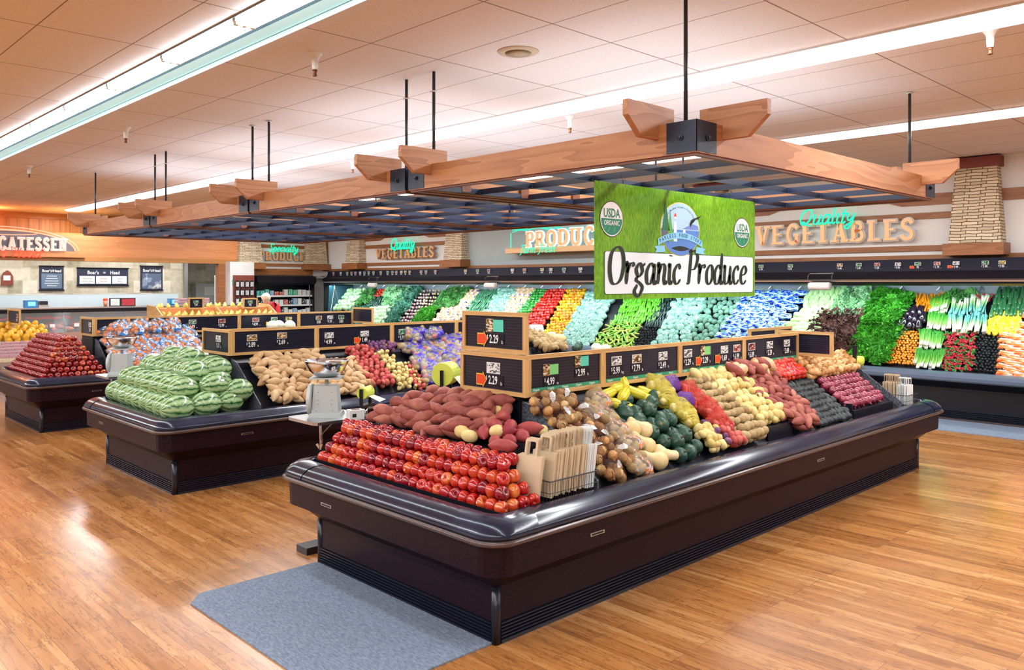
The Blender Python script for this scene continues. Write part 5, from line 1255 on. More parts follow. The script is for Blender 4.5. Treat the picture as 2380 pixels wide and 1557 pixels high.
def berry(me_h=.05):
    mb = MB().box(-.06, -.05, 0, .06, .05, me_h*.8)
    return mb.mesh('berry_fill', M['berry']), MB().box(-.065, -.055, -.002, .065, .055, me_h).mesh('clear_box', M['clear'])
bf, bc = berry()
for j in range(5):
    for i in range(9):
        o = empty('berry_pack', (2.92+i*.135, 15.40+j*.125, .685+.045*j), 'clear clamshell of red berries stacked in front of the mangoes', 'berry pack', 'clear packs of red berries')
        inst('berry_fill', bf, Matrix.Identity(4), o); inst('clear_box', bc, Matrix.Identity(4), o)
M['case'] = mat('case_black', (.006, .006, .010), .4); M['greybumper'] = mat('worn_grey_bumper', (.10, .13, .19), .25, coat=.3)
M['greypanel'] = mat('case_back_panel', (.22, .26, .32), .4); M['tealglass'] = mat('dark_teal_panel', (.03, .10, .15), .25)
M['boardblue'] = mat('price_rail_black', (.008, .008, .022), .4, 0, .2); M['carrot'] = skin('carrot_skin', [(0, (.75, .20, .01)), (.6, (.88, .32, .02)), (1, (.92, .45, .06))], 20, .4, .6, 2)
M['brocc'] = skin('broccoli_floret', [(0, (.05, .16, .11)), (.5, (.16, .34, .26)), (1, (.34, .55, .42))], 60, .8, .25, 4, .2, .8)
M['frost'] = skin('frosted_bag', [(0, (.05, .22, .16)), (.45, (.20, .44, .36)), (.75, (.48, .70, .62)), (1, (.75, .88, .84))], 34, .2, .15, 4, .6, .6)
M['turnip'] = skin('turnip_skin', [(0, (.30, .10, .18)), (.5, (.55, .35, .35)), (1, (.80, .74, .62))], 20, .4, .5, 2)
M['garlic'] = skin('tan_bulb_skin', [(0, (.60, .42, .20)), (1, (.82, .72, .50))], 20, .5, .6, 2)
M['radish'] = mat('radish_red', (.62, .015, .05), .3); M['oakledge'] = wood('ledge_maple', (.66, .38, .16), (.72, .43, .20), (.76, .48, .24), axis=1, bands=2)
M['neonsoft'] = mat('pink_lit_letter', (.85, .45, .35), .3, emit=(1, .38, .28), es=.7); M['halogrey'] = mat('grey_white_halo', (.6, .6, .6), .3, emit=(1, .8, .8), es=.25); M['slate'] = mat('slate_backing', (.16, .17, .20), .3)
# ---------------------------------------------------------------- long vegetable wall case
VY0, VY1 = 1.0, 20.28
vc = empty('vegetable_case', (0, 0, 0), 'long black refrigerated vegetable case running the whole length of the right wall', 'display case')
def ext(nm, poly, mt, a=VY0, b_=VY1, par=None, sm=False): return MB().prism(poly, a, b_, 'y').build(nm, mt, par or vc, sm)
pr = [(12.34, .0), (12.34, .03)]
for i in range(5): z = .03+i*.024; pr += [(12.34, z), (12.318, z+.006), (12.318, z+.014), (12.34, z+.020)]
pr += [(12.34, .155), (12.8, .155), (12.8, 0)]
ext('kick_grille', pr, M['kick']); ext('kick_strip', [(12.30, 0), (12.30, .03), (12.34, .03), (12.34, 0)], M['steelblue'] if 'steelblue' in M else M['bead'])
ext('front_panel', [(12.36, .155), (12.36, .44), (12.14, .56), (12.14, .60), (12.9, .60), (12.9, .155)], M['case'] if 'case' in M else M['black'])
ext('bumper', [(12.02, .565), (12.0, .585), (12.0, .625), (12.03, .665), (12.10, .69), (12.2, .69), (12.2, .60), (12.14, .565)], M['greybumper'])
ext('deck', [(12.2, .60), (12.2, .675), (12.30, .675), (12.30, .60)], M['black'])
ext('sloped_shelf', [(12.28, .60), (12.28, .66), (13.10, 1.66), (13.22, 1.66), (13.22, .60)], M['shelf'])
ext('back_panel', [(13.20, 1.6), (13.20, 2.03), (13.24, 2.03), (13.24, 1.6)], M['greypanel'])
ext('hood', [(12.30, 1.87), (12.24, 1.90), (12.22, 2.04), (12.26, 2.08), (13.24, 2.08), (13.24, 2.0), (12.55, 1.98), (12.50, 1.87)], M['black'])
ext('light_bar', [(12.215, 1.925), (12.205, 1.945), (12.225, 1.965), (12.26, 1.955), (12.26, 1.925)], M['steel'])
MB().prism([(12.0, .60), (12.0, .69), (12.25, .69), (12.26, 1.87), (12.22, 2.04), (12.30, 2.08), (13.24, 2.08), (13.24, .0), (12.34, 0), (12.34, .5)], VY1, VY1+.05, 'y').build('end_panel', M['black'], vc)
MB().prism([(12.34, .72), (12.40, 1.84), (13.18, 1.84), (13.18, 1.7)], VY1-.012, VY1, 'y').build('end_glass', M['tealglass'], vc)
for a, b_ in (((12.36, VY1-.02, .70), (12.58, VY1-.02, 1.86)), ((12.75, VY1-.02, 1.2), (12.55, VY1-.02, 1.86))):
    MB().tube([a, b_], .012, 6).build('end_strut', M['chrome'], vc)
for i in range(34):       # shelf hooks under the hood
    y = 1.6+i*.55; mb = MB()
    for s_ in (-1, 0, 1): mb.tube([(13.17, y, 1.86), (13.15, y+s_*.02, 1.84), (13.12, y+s_*.05, 1.80)], .004, 5)
    mb.build('hook', M['chrome'], vc)
pr_ = MB().prism([(12.30, 2.08), (12.36, 2.25), (12.60, 2.25), (12.60, 2.08)], VY0, VY1+.0, 'y').build('price_rail', M['boardblue'], vc)
nrm = Vector((-.17, 0, .06)).normalized()
items = [(1770, '4.29', 'g', 0), (1838, '$4.29', 'g', 0), (1953, '$3.49', 'o', 0), (1997, '$3.49', 'g', 0), (2040, '$2.09', 'r', 0), (2088, '$3.99', 'w', 0), (2134, '79', 'g', 1), (2179, '$1.79', 'r', 0), (2223, '$2.99', 'w', 1), (2291, '$2.99', 'g', 0), (2330, '$2.99', 'y', 0),
         (1192, '4.99', 'w', 0), (1220, '4.29', 'r', 0), (1261, '4.29', 'y', 0), (1281, '4.29', 'w', 0), (1312, '2.99', 't', 0), (1350, '4.99', 'w', 0), (1137, '3.99', 'p', 0), (1111, '4.99', 'g', 0), (1083, '3.49', 'y', 0),
         (1013, '2.99', 'o', 0), (991, '1.29', 'g', 0), (980, '2.99', 'p', 0), (953, '2.99', 'o', 0), (943, '1.99', 'y', 0), (934, '3.29', 'w', 0), (922, '2.99', 'r', 0), (913, '3.49', 'g', 0), (902, '3.29', 'g', 0), (886, '2.99', 'o', 0), (869, '2.99', 't', 0), (858, '2.69', 'g', 0), (848, '4.99', 't', 0), (838, '2.99', 'w', 0), (827, '1.99', 'p', 0), (818, '3.99', 'r', 0), (808, '2.99', 'g', 0), (793, '4.99', 'w', 0), (776, '1.99', 'r', 0), (760, '2.49', 't', 0)]
for px, pc, kd, ar in items:
    p = pix(px, 625, 'x', 12.33); price_card(pr_, (12.318, p.y, 2.128), (0, -1, 0), .036 if p.y < 10 else .042, pc, kd, 'r' if ar else False, 'ea' if R_() < .5 else 'lb')

# slope helper: photo quad -> patch on the case bed
WP0, WN = Vector((12.28, 0, .70)), Vector((-1.0, 0, .82)).normalized()
def wq(bl, br, tr, tl, off=.0):
    out = []
    for q in (bl, br, tr, tl):
        p = pixp(q[0], q[1], WP0+WN*off, WN); p.x = min(max(p.x, 12.22), 13.16); z = .70+(p.x-12.28)/.82; p.z = z+off*.6
        out.append(p)
    return out
def W(name, meshes, quad, du, dv, label, cat, group, rot='free', **k):
    k.setdefault('thick', .05); return lay(name, meshes, wq(*quad), du, dv, label, cat, group, rot, **k)
def leaf(mb, L, wd, ang, tilt, ruff, seed, m=0, n=6, cup=.3, base=(0, 0, 0)):
    vs = []
    ca, sa = cos(ang), sin(ang)
    for i in range(n+1):
        t_ = i/n; w = wd*(sin(pi*min(1, t_*.82+.08))**.7); r_ = L*t_*cos(tilt*(1-t_*cup)); z = L*t_*sin(tilt*(1-t_*cup*1.5))
        for j in range(-2, 3):
            q = j/2*w; rf = ruff*noise.noise(Vector((i*1.3+seed, j*1.9, seed*3)))*(.3+abs(j)*.5)
            vs.append((base[0]+r_*ca-q*sa+rf, base[1]+r_*sa+q*ca+rf, base[2]+z+abs(j)*.006+rf*1.2))
    fs = [(i*5+j, i*5+j+1, (i+1)*5+j+1, (i+1)*5+j) for i in range(n) for j in range(4)]
    mb.add(vs, fs, m)
def head(nm, mt, L, wd, k, ruff, tilt0=.2, tilt1=1.4, var=2):
    out = []
    for v in range(var):
        mb = MB()
        for i in range(k):
            t_ = i/k; leaf(mb, L*U_(.8, 1.1)*(1-.35*t_), wd*U_(.8, 1.2), i*2.4+U_(-.3, .3), tilt0+(tilt1-tilt0)*t_+U_(-.15, .15), ruff, i+v*50)
        out.append(mb.mesh(nm, mt, True))
    return out
def leafmat(nm, stops, sc=18, rough=.5):
    m, t, b = nt(nm); n = noise_(t, texco(t, 'Object'), sc, 4, .6); r = t.nodes.new('ShaderNodeObjectInfo').outputs['Random']
    t.links.new(ramp(t, math_(t, 'ADD', math_(t, 'MULTIPLY', n, .8), math_(t, 'MULTIPLY', r, .2)), stops), b.inputs['Base Color']); b.inputs['Roughness'].default_value = rough
    b.inputs['Subsurface Weight'].default_value = 0; return m
M['parsley'] = leafmat('bright_curly_green', [(.25, (.02, .18, .008)), (.5, (.06, .42, .02)), (.8, (.20, .70, .06))])
M['redleaf'] = leafmat('red_leaf_brown', [(.3, (.035, .012, .012)), (.55, (.13, .05, .04)), (.72, (.20, .10, .07)), (.85, (.20, .30, .10))])
M['paleleaf'] = leafmat('pale_green_leaf', [(.3, (.12, .40, .15)), (.55, (.32, .65, .32)), (.85, (.70, .88, .62))])
M['kale'] = leafmat('blue_green_kale', [(.3, (.02, .12, .08)), (.55, (.06, .26, .17)), (.85, (.22, .50, .36))])
M['midleaf'] = leafmat('mid_green_leaf', [(.3, (.03, .17, .03)), (.6, (.10, .38, .08)), (.9, (.28, .60, .20))])
parsley_me = head('curly_green_bunch', M['parsley'], .095, .030, 36, .055, .1, 1.35, 3)
redleaf_me = head('red_leaf_lettuce', M['redleaf'], .125, .06, 20, .07, .1, 1.3, 3)
pale_leaf_me = head('pale_lettuce', M['paleleaf'], .13, .045, 18, .04, .2, 1.4, 2)
kale_me = head('kale_bunch', M['kale'], .12, .05, 18, .06, .1, 1.3, 2)
mid_leaf_me = head('green_leaf_bunch', M['midleaf'], .11, .045, 18, .06, .1, 1.3, 2)
M['cabbage'] = skin('pale_green_cabbage_skin', [(0, (.30, .55, .26)), (.5, (.48, .74, .42)), (1, (.72, .88, .64))], 14, .4, .4, 4)
cab_me = [blob('green_cabbage', M['cabbage'], ellp(.075, .068, 8), 14, lump=.12, seed=i) for i in range(2)]
M['romheart'] = skin('white_green_heart_skin', [(0, (.30, .60, .18)), (.5, (.55, .80, .40)), (1, (.85, .93, .74))], 20, .4, .3, 4, stretch=(.4, 2, 2))
heart_me = [blob('romaine_heart', M['romheart'], [(.008, -.10), (.030, -.09), (.042, -.03), (.045, .03), (.034, .08), (.012, .11)], 12, lump=.2, seed=i, axis='x') for i in range(2)]
fennel_me = [blob('cabbage_heart', M['romheart'], [(.01, -.075), (.036, -.06), (.046, 0), (.038, .05), (.014, .085)], 12, lump=.2, seed=i, axis='x') for i in range(2)]
def pepper(nm, c):
    mt = skin(nm+'_skin', [(0, tuple(x*.7 for x in c)), (.6, c), (1, tuple(min(1, x*1.2+.02) for x in c))], 10, .13, .7, 2, .6, coat=.5)
    return [blob(nm, mt, [(.006, -.036), (.026, -.040), (.036, -.024), (.040, .008), (.038, .028), (.022, .040), (.006, .032)], 16, fn=lambda a, r, z: (r*(1+.10*cos(4*a))*cos(a), r*(1+.10*cos(4*a))*sin(a), z*1.05), lump=.05)]
rpep = pepper('red_pepper', (.72, .02, .008)); ypep = pepper('yellow_pepper', (.86, .52, .005)); gpep = pepper('green_pepper', (.03, .32, .035)); opep = pepper('orange_pepper', (.86, .30, .01))
pstem = MB().tube([(0, 0, .030), (.002, 0, .044), (.008, .002, .056)], .0045, 5).mesh('stem', mat('pepper_stem', (.08, .25, .03), .6))
def longv(nm, col, r, L, stops=None, rough=.3, bend=.6, coat=.2, n=10, taper=.9, lump=.05):
    mt = skin(nm+'_skin', stops or [(0, tuple(x*.7 for x in col)), (.6, col), (1, tuple(min(1, x*1.3) for x in col))], 12, rough, .5, 3, .5, coat=coat)
    return [blob(nm, mt, [(r*.25, -L/2), (r*.8, -L/2+r*.6), (r, -L*.25), (r*taper, L*.2), (r*.7, L/2-r*.6), (r*.2, L/2)], n, bend=bend*q, lump=lump, seed=q, axis='x') for q in (1, -.5)]
zuc = longv('zucchini', (.035, .16, .06), .024, .22, bend=.7); cuc = longv('cucumber', (.02, .075, .04), .021, .20, bend=.3); ysq = longv('yellow_squash', (.80, .66, .02), .024, .17, bend=1.2)
egg = longv('eggplant', (.018, .010, .022), .042, .20, coat=.6, rough=.15, bend=.5, n=14); bean = longv('green_bean_pod', (.20, .50, .05), .011, .13, bend=2.5, n=6)
opod = longv('pale_bean_pod', (.48, .58, .10), .012, .10, bend=3.5, n=6); lgp = longv('long_green_pepper', (.14, .52, .03), .019, .17, bend=1.4, n=8, taper=.7)
car = longv('carrot', (.88, .30, .01), .015, .20, bend=.3, taper=.7); darkc = longv('dark_cucumber', (.02, .05, .045), .018, .17, bend=.4, n=8); aspr = longv('asparagus_bundle', (.10, .34, .18), .020, .22, bend=.1, lump=.5)
car_end = [blob('carrot', M['carrot'], [(.003, -.05), (.012, -.02), (.0185, .0), (.019, .012), (.010, .020), (.004, .018)], 10)]
darkend = [blob('dark_cucumber', M['avocado'], [(.012, -.06), (.017, -.02), (.016, .006), (.009, .017), (.003, .019)], 8)]
brocc = [blob('broccoli_crown', M['brocc'], [(.012, -.05), (.018, -.03), (.045, -.018), (.058, .004), (.050, .028), (.026, .042), (.005, .046)], 20, lump=.9, seed=i) for i in range(2)]
M['floretfilm'] = film_mat('frosted_bag_film', (.5, .85, .8), (.85, .98, .96), .45, .75, 22, .35)
caul = [blob('frosted_vegetable_bag', M['frost'], ellp(.075, .055, 8), 14, lump=.55, seed=i) for i in range(2)]
turn = [blob('turnip', M['turnip'], ellp(.036, .034, 7), 10)]
garl = [blob('tan_bulb', M['garlic'], [(.004, -.022), (.024, -.020), (.034, -.004), (.026, .016), (.008, .026), (.003, .034)], 10)]
def bunchmesh(nm, mt, k, r, L, sp, var=2):
    out = []
    for v in range(var):
        mb = MB()
        for i in range(k):
            y, z = U_(-sp, sp), U_(0, sp*.6); f_ = U_(.5, 1.3)
            mb.tube([(-L/2, y*.7, z), (-L*.3, y*.8, z), (0, y, z), (L*.3, y*f_*1.2, z+U_(-.01, .02)), (L/2, y*f_*1.6, z+U_(-.01, .02))], r, 5, taper=lambda t_: 1.5-.9*t_ if t_ < .2 else 1)
        out.append(mb.mesh(nm, mt, True))
    return out
def gradmat(nm, stops, lo, hi):
    m, t, b = nt(nm); sx = t.nodes.new('ShaderNodeSeparateXYZ'); t.links.new(texco(t, 'Object'), sx.inputs[0])
    n = noise_(t, texco(t, 'Object', (.3, 4, 4)), 20, 2)
    f = math_(t, 'ADD', math_(t, 'DIVIDE', math_(t, 'SUBTRACT', sx.outputs[0], lo), hi-lo), math_(t, 'MULTIPLY', math_(t, 'SUBTRACT', n, .5), .15))
    t.links.new(ramp(t, f, stops), b.inputs['Base Color']); b.inputs['Roughness'].default_value = .4; return m
M['scallion'] = gradmat('white_to_green_stalk', [(0, (.80, .82, .70)), (.16, (.82, .88, .72)), (.34, (.30, .62, .12)), (.7, (.10, .48, .04)), (1, (.06, .36, .05))], -.14, .14)
M['leek'] = gradmat('white_to_blue_green_stalk', [(0, (.85, .88, .76)), (.30, (.80, .88, .60)), (.45, (.35, .62, .25)), (.7, (.12, .40, .32)), (1, (.16, .46, .46))], -.16, .16)
scal_me = bunchmesh('green_onion_bunch', M['scallion'], 11, .0045, .28, .028); leek_me = bunchmesh('leek_bunch', M['leek'], 4, .013, .32, .032)
def radish():
    out = []
    for v in range(2):
        mb = MB()
        for i in range(9):
            c = (U_(-.035, .035), U_(-.035, .035), U_(0, .03)); mb.lathe([(.002, -.018), (.010, -.013), (.014, 0), (.010, .011), (.003, .015)], 8, c)
        for i in range(3): leaf(mb, .07, .016, U_(0, 6.28), .5, .03, i+v*9, 1, 4)
        out.append(mb.mesh('radish_bunch', [M['radish'], M['midleaf']], True))
    return out
rad_me = radish()
def pillow(nm, mt, a, b_, c, var=2):
    out = []
    for v in range(var):
        mb = MB(); N = 8; vs = []
        for i in range(N+1):
            for j in range(N+1):
                x, y = -1+2*i/N, -1+2*j/N; z = (max(0, (1-x**4)*(1-y**4)))**.5
                vs.append((x*a, y*b_, z*c*(1+.5*noise.noise(Vector((x*2.5+v*9, y*2.5, 0))))))
        mb.add(vs, [(i*(N+1)+j, (i+1)*(N+1)+j, (i+1)*(N+1)+j+1, i*(N+1)+j+1) for i in range(N) for j in range(N)])
        mb.add([(x, y, -.2*c) for x, y in ((-a, -b_), (a, -b_), (a, b_), (-a, b_))], [(3, 2, 1, 0)])
        out.append(mb.mesh(nm, mt, True))
    return out
def printed(nm, stops, sc, st=(1, 1, 1), rough=.25):
    m, t, b = nt(nm); n = noise_(t, texco(t, 'Object', st), sc, 2); t.links.new(ramp(t, n, stops, 'CONSTANT'), b.inputs['Base Color']); b.inputs['Roughness'].default_value = rough; return m
M['carbag'] = printed('carrot_bag_print', [(0, (.80, .12, .02)), (.48, (.86, .32, .06)), (.58, (.85, .80, .76)), (.66, (.20, .16, .45))], 14, (.25, 3, 1))
M['mixbag'] = printed('orange_white_bag_print', [(0, (.80, .35, .12)), (.42, (.88, .60, .35)), (.54, (.88, .86, .82)), (.64, (.05, .05, .5))], 20)
M['celbag'] = printed('blue_white_sleeve_print', [(0, (.01, .02, .62)), (.43, (.02, .16, .85)), (.50, (.45, .80, .60)), (.58, (.75, .92, .80)), (.68, (.25, .65, .85))], 16, (.5, 2.4, 2.4))
carbag = pillow('carrot_bag', M['carbag'], .10, .045, .03); mixbag = pillow('mixed_root_bag', M['mixbag'], .085, .05, .04); celbag = pillow('celery_sleeve', M['celbag'], .15, .05, .045)

OW = ' on the vegetable wall'
# right-hand stretch, photo pixels: bottom-left, bottom-right, top-right, top-left
W('carrot_bag', carbag, [(2325, 872), (2440, 890), (2440, 735), (2330, 765)], .185, .062, 'flat bag of carrots printed orange and blue at the right edge' , 'carrot bag', 'bags of carrots at the right edge', 'along', tilt=.1, jit=.08, lift=.4)
W('carrot_bag', carbag, [(2376, 740), (2440, 745), (2440, 690), (2376, 690)], .185, .07, 'bag of carrots above the yellow squash', 'carrot bag', 'bags of carrots up high', 'along', tilt=.1)
W('dark_cucumber', darkend, [(2262, 862), (2338, 872), (2345, 772), (2275, 772)], .045, .045, 'dark green cucumber end in the black block beside the radishes', 'cucumber', 'dark cucumber ends', 'up', tilt=.2, jit=.2)
W('yellow_squash', ysq, [(2295, 776), (2372, 776), (2378, 725), (2305, 725)], .060, .058, 'bright yellow squash fanned under the zucchini', 'squash', 'yellow squash fan', 'along', rz=pi/2, tilt=.3, lift=.8, thick=.04)
W('zucchini', zuc, [(2305, 735), (2384, 735), (2384, 678), (2318, 678)], .060, .115, 'green zucchini standing above the yellow squash', 'zucchini', 'zucchini', 'along', rz=pi/2, tilt=.12, lift=.8, layers=2, thick=.04)
W('radish_bunch', rad_me, [(2192, 862), (2262, 868), (2272, 778), (2200, 778)], .075, .07, 'bunch of small red radishes'+OW, 'radish bunch', 'radish bunches', 'up', tilt=.4, jit=.2, thick=.05)
W('radish_bunch', rad_me, [(2262, 700), (2312, 700), (2308, 688), (2262, 688)], .08, .06, 'red radish bunch on the top row near the zucchini', 'radish bunch', 'top row radish bunches', 'up', tilt=.4)
W('green_leaf_bunch', mid_leaf_me, [(2195, 702), (2262, 702), (2262, 684), (2200, 684)], .11, .09, 'green herb bunch on the top row between onions and radishes', 'herb bunch', 'top row herb bunches', 'up', tilt=.4)
W('leek_bunch', leek_me, [(2190, 778), (2302, 776), (2298, 735), (2215, 735)], .075, .26, 'bunch of leeks with white ends and blue-green leaves, lower fan', 'leek bunch', 'lower leek bunches', 'along', rz=pi/2, tilt=.15, lift=.9, layers=2, thick=.04)
W('leek_bunch', leek_me, [(2200, 738), (2302, 738), (2300, 698), (2235, 698)], .075, .26, 'bunch of leeks with white tips pointing up, upper fan', 'leek bunch', 'upper leek bunches', 'along', rz=-pi/2, tilt=.15, lift=.9, layers=2, thick=.04)
for (q, gg, ll, rz) in (([(2130, 860), (2194, 864), (2196, 812), (2134, 812)], 'front green onion bunches', 'green onion bunch standing at the front, white roots down', pi/2),
                  ([(2134, 818), (2192, 818), (2196, 772), (2148, 772)], 'second row green onion bunches', 'green onion bunch in the second row behind the front ones', pi/2),
                  ([(2150, 772), (2200, 772), (2215, 728), (2170, 728)], 'third row green onion bunches', 'green onion bunch in the third row left of the leeks', pi/2),
                  ([(2172, 730), (2215, 730), (2205, 694), (2162, 694)], 'top row green onion bunches', 'green onion bunch near the top beside the carrots', pi/2)):
    W('green_onion_bunch', scal_me, q, .052, .26, ll, 'green onion bunch', gg, 'along', rz=rz, tilt=.06, lift=.9, layers=2, thick=.04)
W('carrot', car_end, [(2054, 846), (2134, 852), (2138, 772), (2070, 772)], .043, .041, 'round orange carrot end in the block beside the green onions', 'carrot', 'carrot ends', 'up', tilt=.25, jit=.2, maxn=300)
W('carrot', car, [(2130, 728), (2176, 728), (2204, 690), (2128, 690)], .034, .17, 'long orange carrot in the fan below the hood', 'carrot', 'fanned carrots', 'along', rz=pi/2, tilt=.35, lift=.8, layers=3, thick=.025)
W('eggplant', egg, [(2086, 766), (2148, 768), (2155, 724), (2100, 724)], .085, .105, 'glossy black-purple eggplant above the carrot ends', 'eggplant', 'eggplants', 'along', rz=pi/2, tilt=.25, lift=.9, layers=2, thick=.05)
W('green_leaf_bunch', mid_leaf_me, [(2060, 785), (2096, 785), (2100, 755), (2068, 755)], .10, .09, 'small curly lettuce left of the eggplants', 'lettuce', 'small lettuces by the eggplants', 'up', tilt=.4)
W('curly_green_bunch', parsley_me, [(1970, 838), (2060, 852), (2128, 690), (2040, 676)], .095, .085, 'bright curly green bunch in the tall diagonal bank'+OW, 'curly greens', 'bright curly green bunches', 'up', tilt=.5, jit=.2, lift=1.0, thick=.06)
W('curly_green_bunch', parsley_me, [(2010, 760), (2090, 760), (2128, 700), (2075, 700)], .10, .09, 'bright curly green bunch in the tall diagonal bank'+OW, 'curly greens', 'bright curly green bunches', 'up', tilt=.5, jit=.2, lift=2.0, thick=.06)
W('red_leaf_lettuce', redleaf_me, [(1870, 845), (1975, 850), (2000, 732), (1905, 732)], .11, .10, 'dark brown-red leaf lettuce behind the small blank board', 'lettuce', 'dark red leaf lettuces', 'up', tilt=.5, jit=.2, lift=1.0, thick=.06)
W('pale_lettuce', pale_leaf_me, [(1935, 738), (2005, 738), (2030, 680), (1965, 680)], .10, .10, 'pale feathery lettuce between romaine and curly greens', 'lettuce', 'pale feathery lettuces', 'up', tilt=.4, lift=.9, thick=.06)
W('romaine_heart', heart_me, [(1862, 738), (1952, 738), (1968, 680), (1882, 680)], .085, .12, 'pale green romaine heart above the cabbage hearts', 'romaine', 'romaine hearts', 'along', rz=pi/2, tilt=.2, lift=.9, layers=2, thick=.045)
W('cabbage_heart', fennel_me, [(1812, 785), (1905, 785), (1920, 738), (1858, 735)], .085, .085, 'white-green cabbage heart beside the dark lettuce', 'cabbage heart', 'white green cabbage hearts', 'along', tilt=.3, lift=.8, layers=2, thick=.05)
W('celery_sleeve', celbag, [(1672, 790), (1800, 790), (1874, 682), (1742, 682)], .30, .085, 'celery in a blue and white printed sleeve'+OW, 'celery', 'blue sleeved celery', 'along', tilt=.14, lift=.6, layers=2, thick=.05)
W('broccoli_crown', brocc, [(1590, 800), (1680, 800), (1728, 692), (1645, 692)], .105, .10, 'grey-green broccoli crown in the bank left of the celery', 'broccoli', 'broccoli crowns', 'up', tilt=.4, lift=.8, layers=1, thick=.06)
W('frosted_vegetable_bag', caul, [(1520, 805), (1600, 805), (1645, 692), (1575, 692)], .12, .11, 'frosty bag of cauliflower left of the broccoli', 'vegetable bag', 'frosty bags by the broccoli', 'up', tilt=.4, lift=.7, thick=.06)
W('dark_cucumber', darkend, [(1466, 810), (1528, 805), (1548, 758), (1485, 758)], .062, .062, 'dark cucumber end in the black block above the boards', 'cucumber', 'dark cucumber ends in the middle', 'up', tilt=.2, jit=.2)
W('dark_cucumber', darkc, [(1500, 760), (1550, 760), (1582, 690), (1543, 690)], .055, .11, 'dark cucumber lying under the Organic sign', 'cucumber', 'dark cucumbers under the sign', 'along', rz=pi/2, tilt=.2, lift=.8)
W('pale_bean_pod', opod+bean, [(1370, 815), (1470, 812), (1500, 738), (1420, 745)], .12, .045, 'olive green bean pod in the loose heap', 'bean', 'olive bean pods', 'flat', rz=0, lift=.6, s=(1.5, 1.9), layers=1, thick=.03, maxn=290)
W('long_green_pepper', lgp, [(1428, 752), (1528, 745), (1552, 688), (1455, 690)], .058, .12, 'long bright green pepper below the Organic sign', 'pepper', 'long green peppers', 'along', rz=pi/2, tilt=.25, lift=.8, s=(1.3, 1.5), thick=.04)
W('frosted_vegetable_bag', caul, [(1300, 800), (1372, 810), (1432, 690), (1368, 680)], .11, .10, 'frosty green vegetable bag beside the yellow peppers', 'vegetable bag', 'frosty bags by the yellow peppers', 'up', tilt=.4, lift=.7, thick=.06)
W('yellow_pepper', ypep+opep[:1], [(1258, 790), (1316, 785), (1366, 674), (1322, 674)], .082, .078, 'shiny yellow or orange pepper in the diagonal band', 'pepper', 'yellow and orange peppers', 'free', lift=.7, thick=.05, kids=lambda: [('stem', pstem, Matrix.Identity(4))] if R_() < .6 else ())
W('red_pepper', rpep, [(1205, 770), (1262, 765), (1322, 674), (1276, 674)], .082, .078, 'shiny red pepper in the diagonal band', 'pepper', 'red peppers', 'free', lift=.7, thick=.05, kids=lambda: [('stem', pstem, Matrix.Identity(4))] if R_() < .6 else ())
W('green_pepper', gpep, [(1195, 738), (1232, 735), (1278, 674), (1246, 674)], .082, .078, 'shiny green pepper left of the red ones', 'pepper', 'green peppers', 'free', lift=.7, thick=.05)
W('mixed_root_bag', mixbag, [(1140, 748), (1198, 745), (1252, 668), (1208, 668)], .16, .09, 'orange and white bag left of the green peppers', 'produce bag', 'orange white bags by the peppers', 'along', tilt=.3, lift=.6)
W('frosted_vegetable_bag', caul, [(1120, 748), (1165, 745), (1208, 668), (1165, 672)], .13, .11, 'large frosty cabbage bag over the double boards', 'vegetable bag', 'frosty cabbage bags', 'up', tilt=.4, lift=.8, thick=.07)
W('asparagus_bundle', aspr, [(1075, 735), (1130, 735), (1168, 676), (1118, 676)], .055, .20, 'pale teal asparagus bundle left of the frosty bags', 'asparagus', 'asparagus bundles', 'along', rz=pi/2, tilt=.15, lift=.8)
W('mixed_root_bag', mixbag, [(1005, 750), (1068, 748), (1120, 675), (1066, 675)], .16, .09, 'orange, white and blue carrot bag in the middle distance', 'produce bag', 'orange white and blue bags', 'along', tilt=.3, lift=.6)
W('green_leaf_bunch', mid_leaf_me, [(1010, 716), (1062, 716), (1095, 674), (1042, 674)], .12, .10, 'green bunch left of the carrot bags', 'greens', 'green bunches in the distance', 'up', tilt=.4, lift=.8)
W('curly_green_bunch', parsley_me, [(960, 752), (1006, 750), (1020, 716), (985, 720)], .10, .10, 'bright green bunch just over the second case boards', 'greens', 'bright bunches over the boards', 'up', tilt=.4, lift=.8)
W('tan_bulb', garl, [(962, 735), (1005, 735), (1040, 674), (1005, 674)], .115, .11, 'small tan bulb in the distant pale heap', 'bulb', 'tan bulbs in the distance', 'free', lift=.5)
W('turnip', turn, [(920, 752), (962, 750), (1006, 674), (980, 674)], .115, .11, 'purple and white turnip in the distant heap', 'turnip', 'turnips', 'free', lift=.5)
W('kale_bunch', kale_me, [(890, 755), (925, 755), (982, 674), (945, 674)], .12, .10, 'blue-green kale bunch in the distance', 'kale', 'kale bunches', 'up', tilt=.4, lift=.8)
W('pale_lettuce', pale_leaf_me, [(895, 715), (930, 715), (962, 674), (902, 674)], .12, .11, 'pale lettuce head in the distance above the cabbages', 'lettuce', 'distant pale lettuces', 'up', tilt=.4, lift=.8)
W('green_cabbage', cab_me, [(850, 756), (900, 756), (915, 715), (868, 718)], .135, .12, 'pale green cabbage just above the small dark board', 'cabbage', 'cabbages above the boards', 'free', lift=.9, thick=.07)
W('cucumber', cuc, [(842, 724), (895, 722), (915, 688), (868, 688)], .085, .14, 'teal-green cucumber in the distant slanted rows', 'cucumber', 'distant cucumbers', 'along', rz=pi/2, tilt=.2, lift=.7)
W('tomato', tom_me, [(870, 691), (898, 691), (902, 674), (876, 674)], .085, .08, 'small red vegetable at the top of the distant rows', 'vegetable', 'distant red vegetables', 'free', lift=.6)
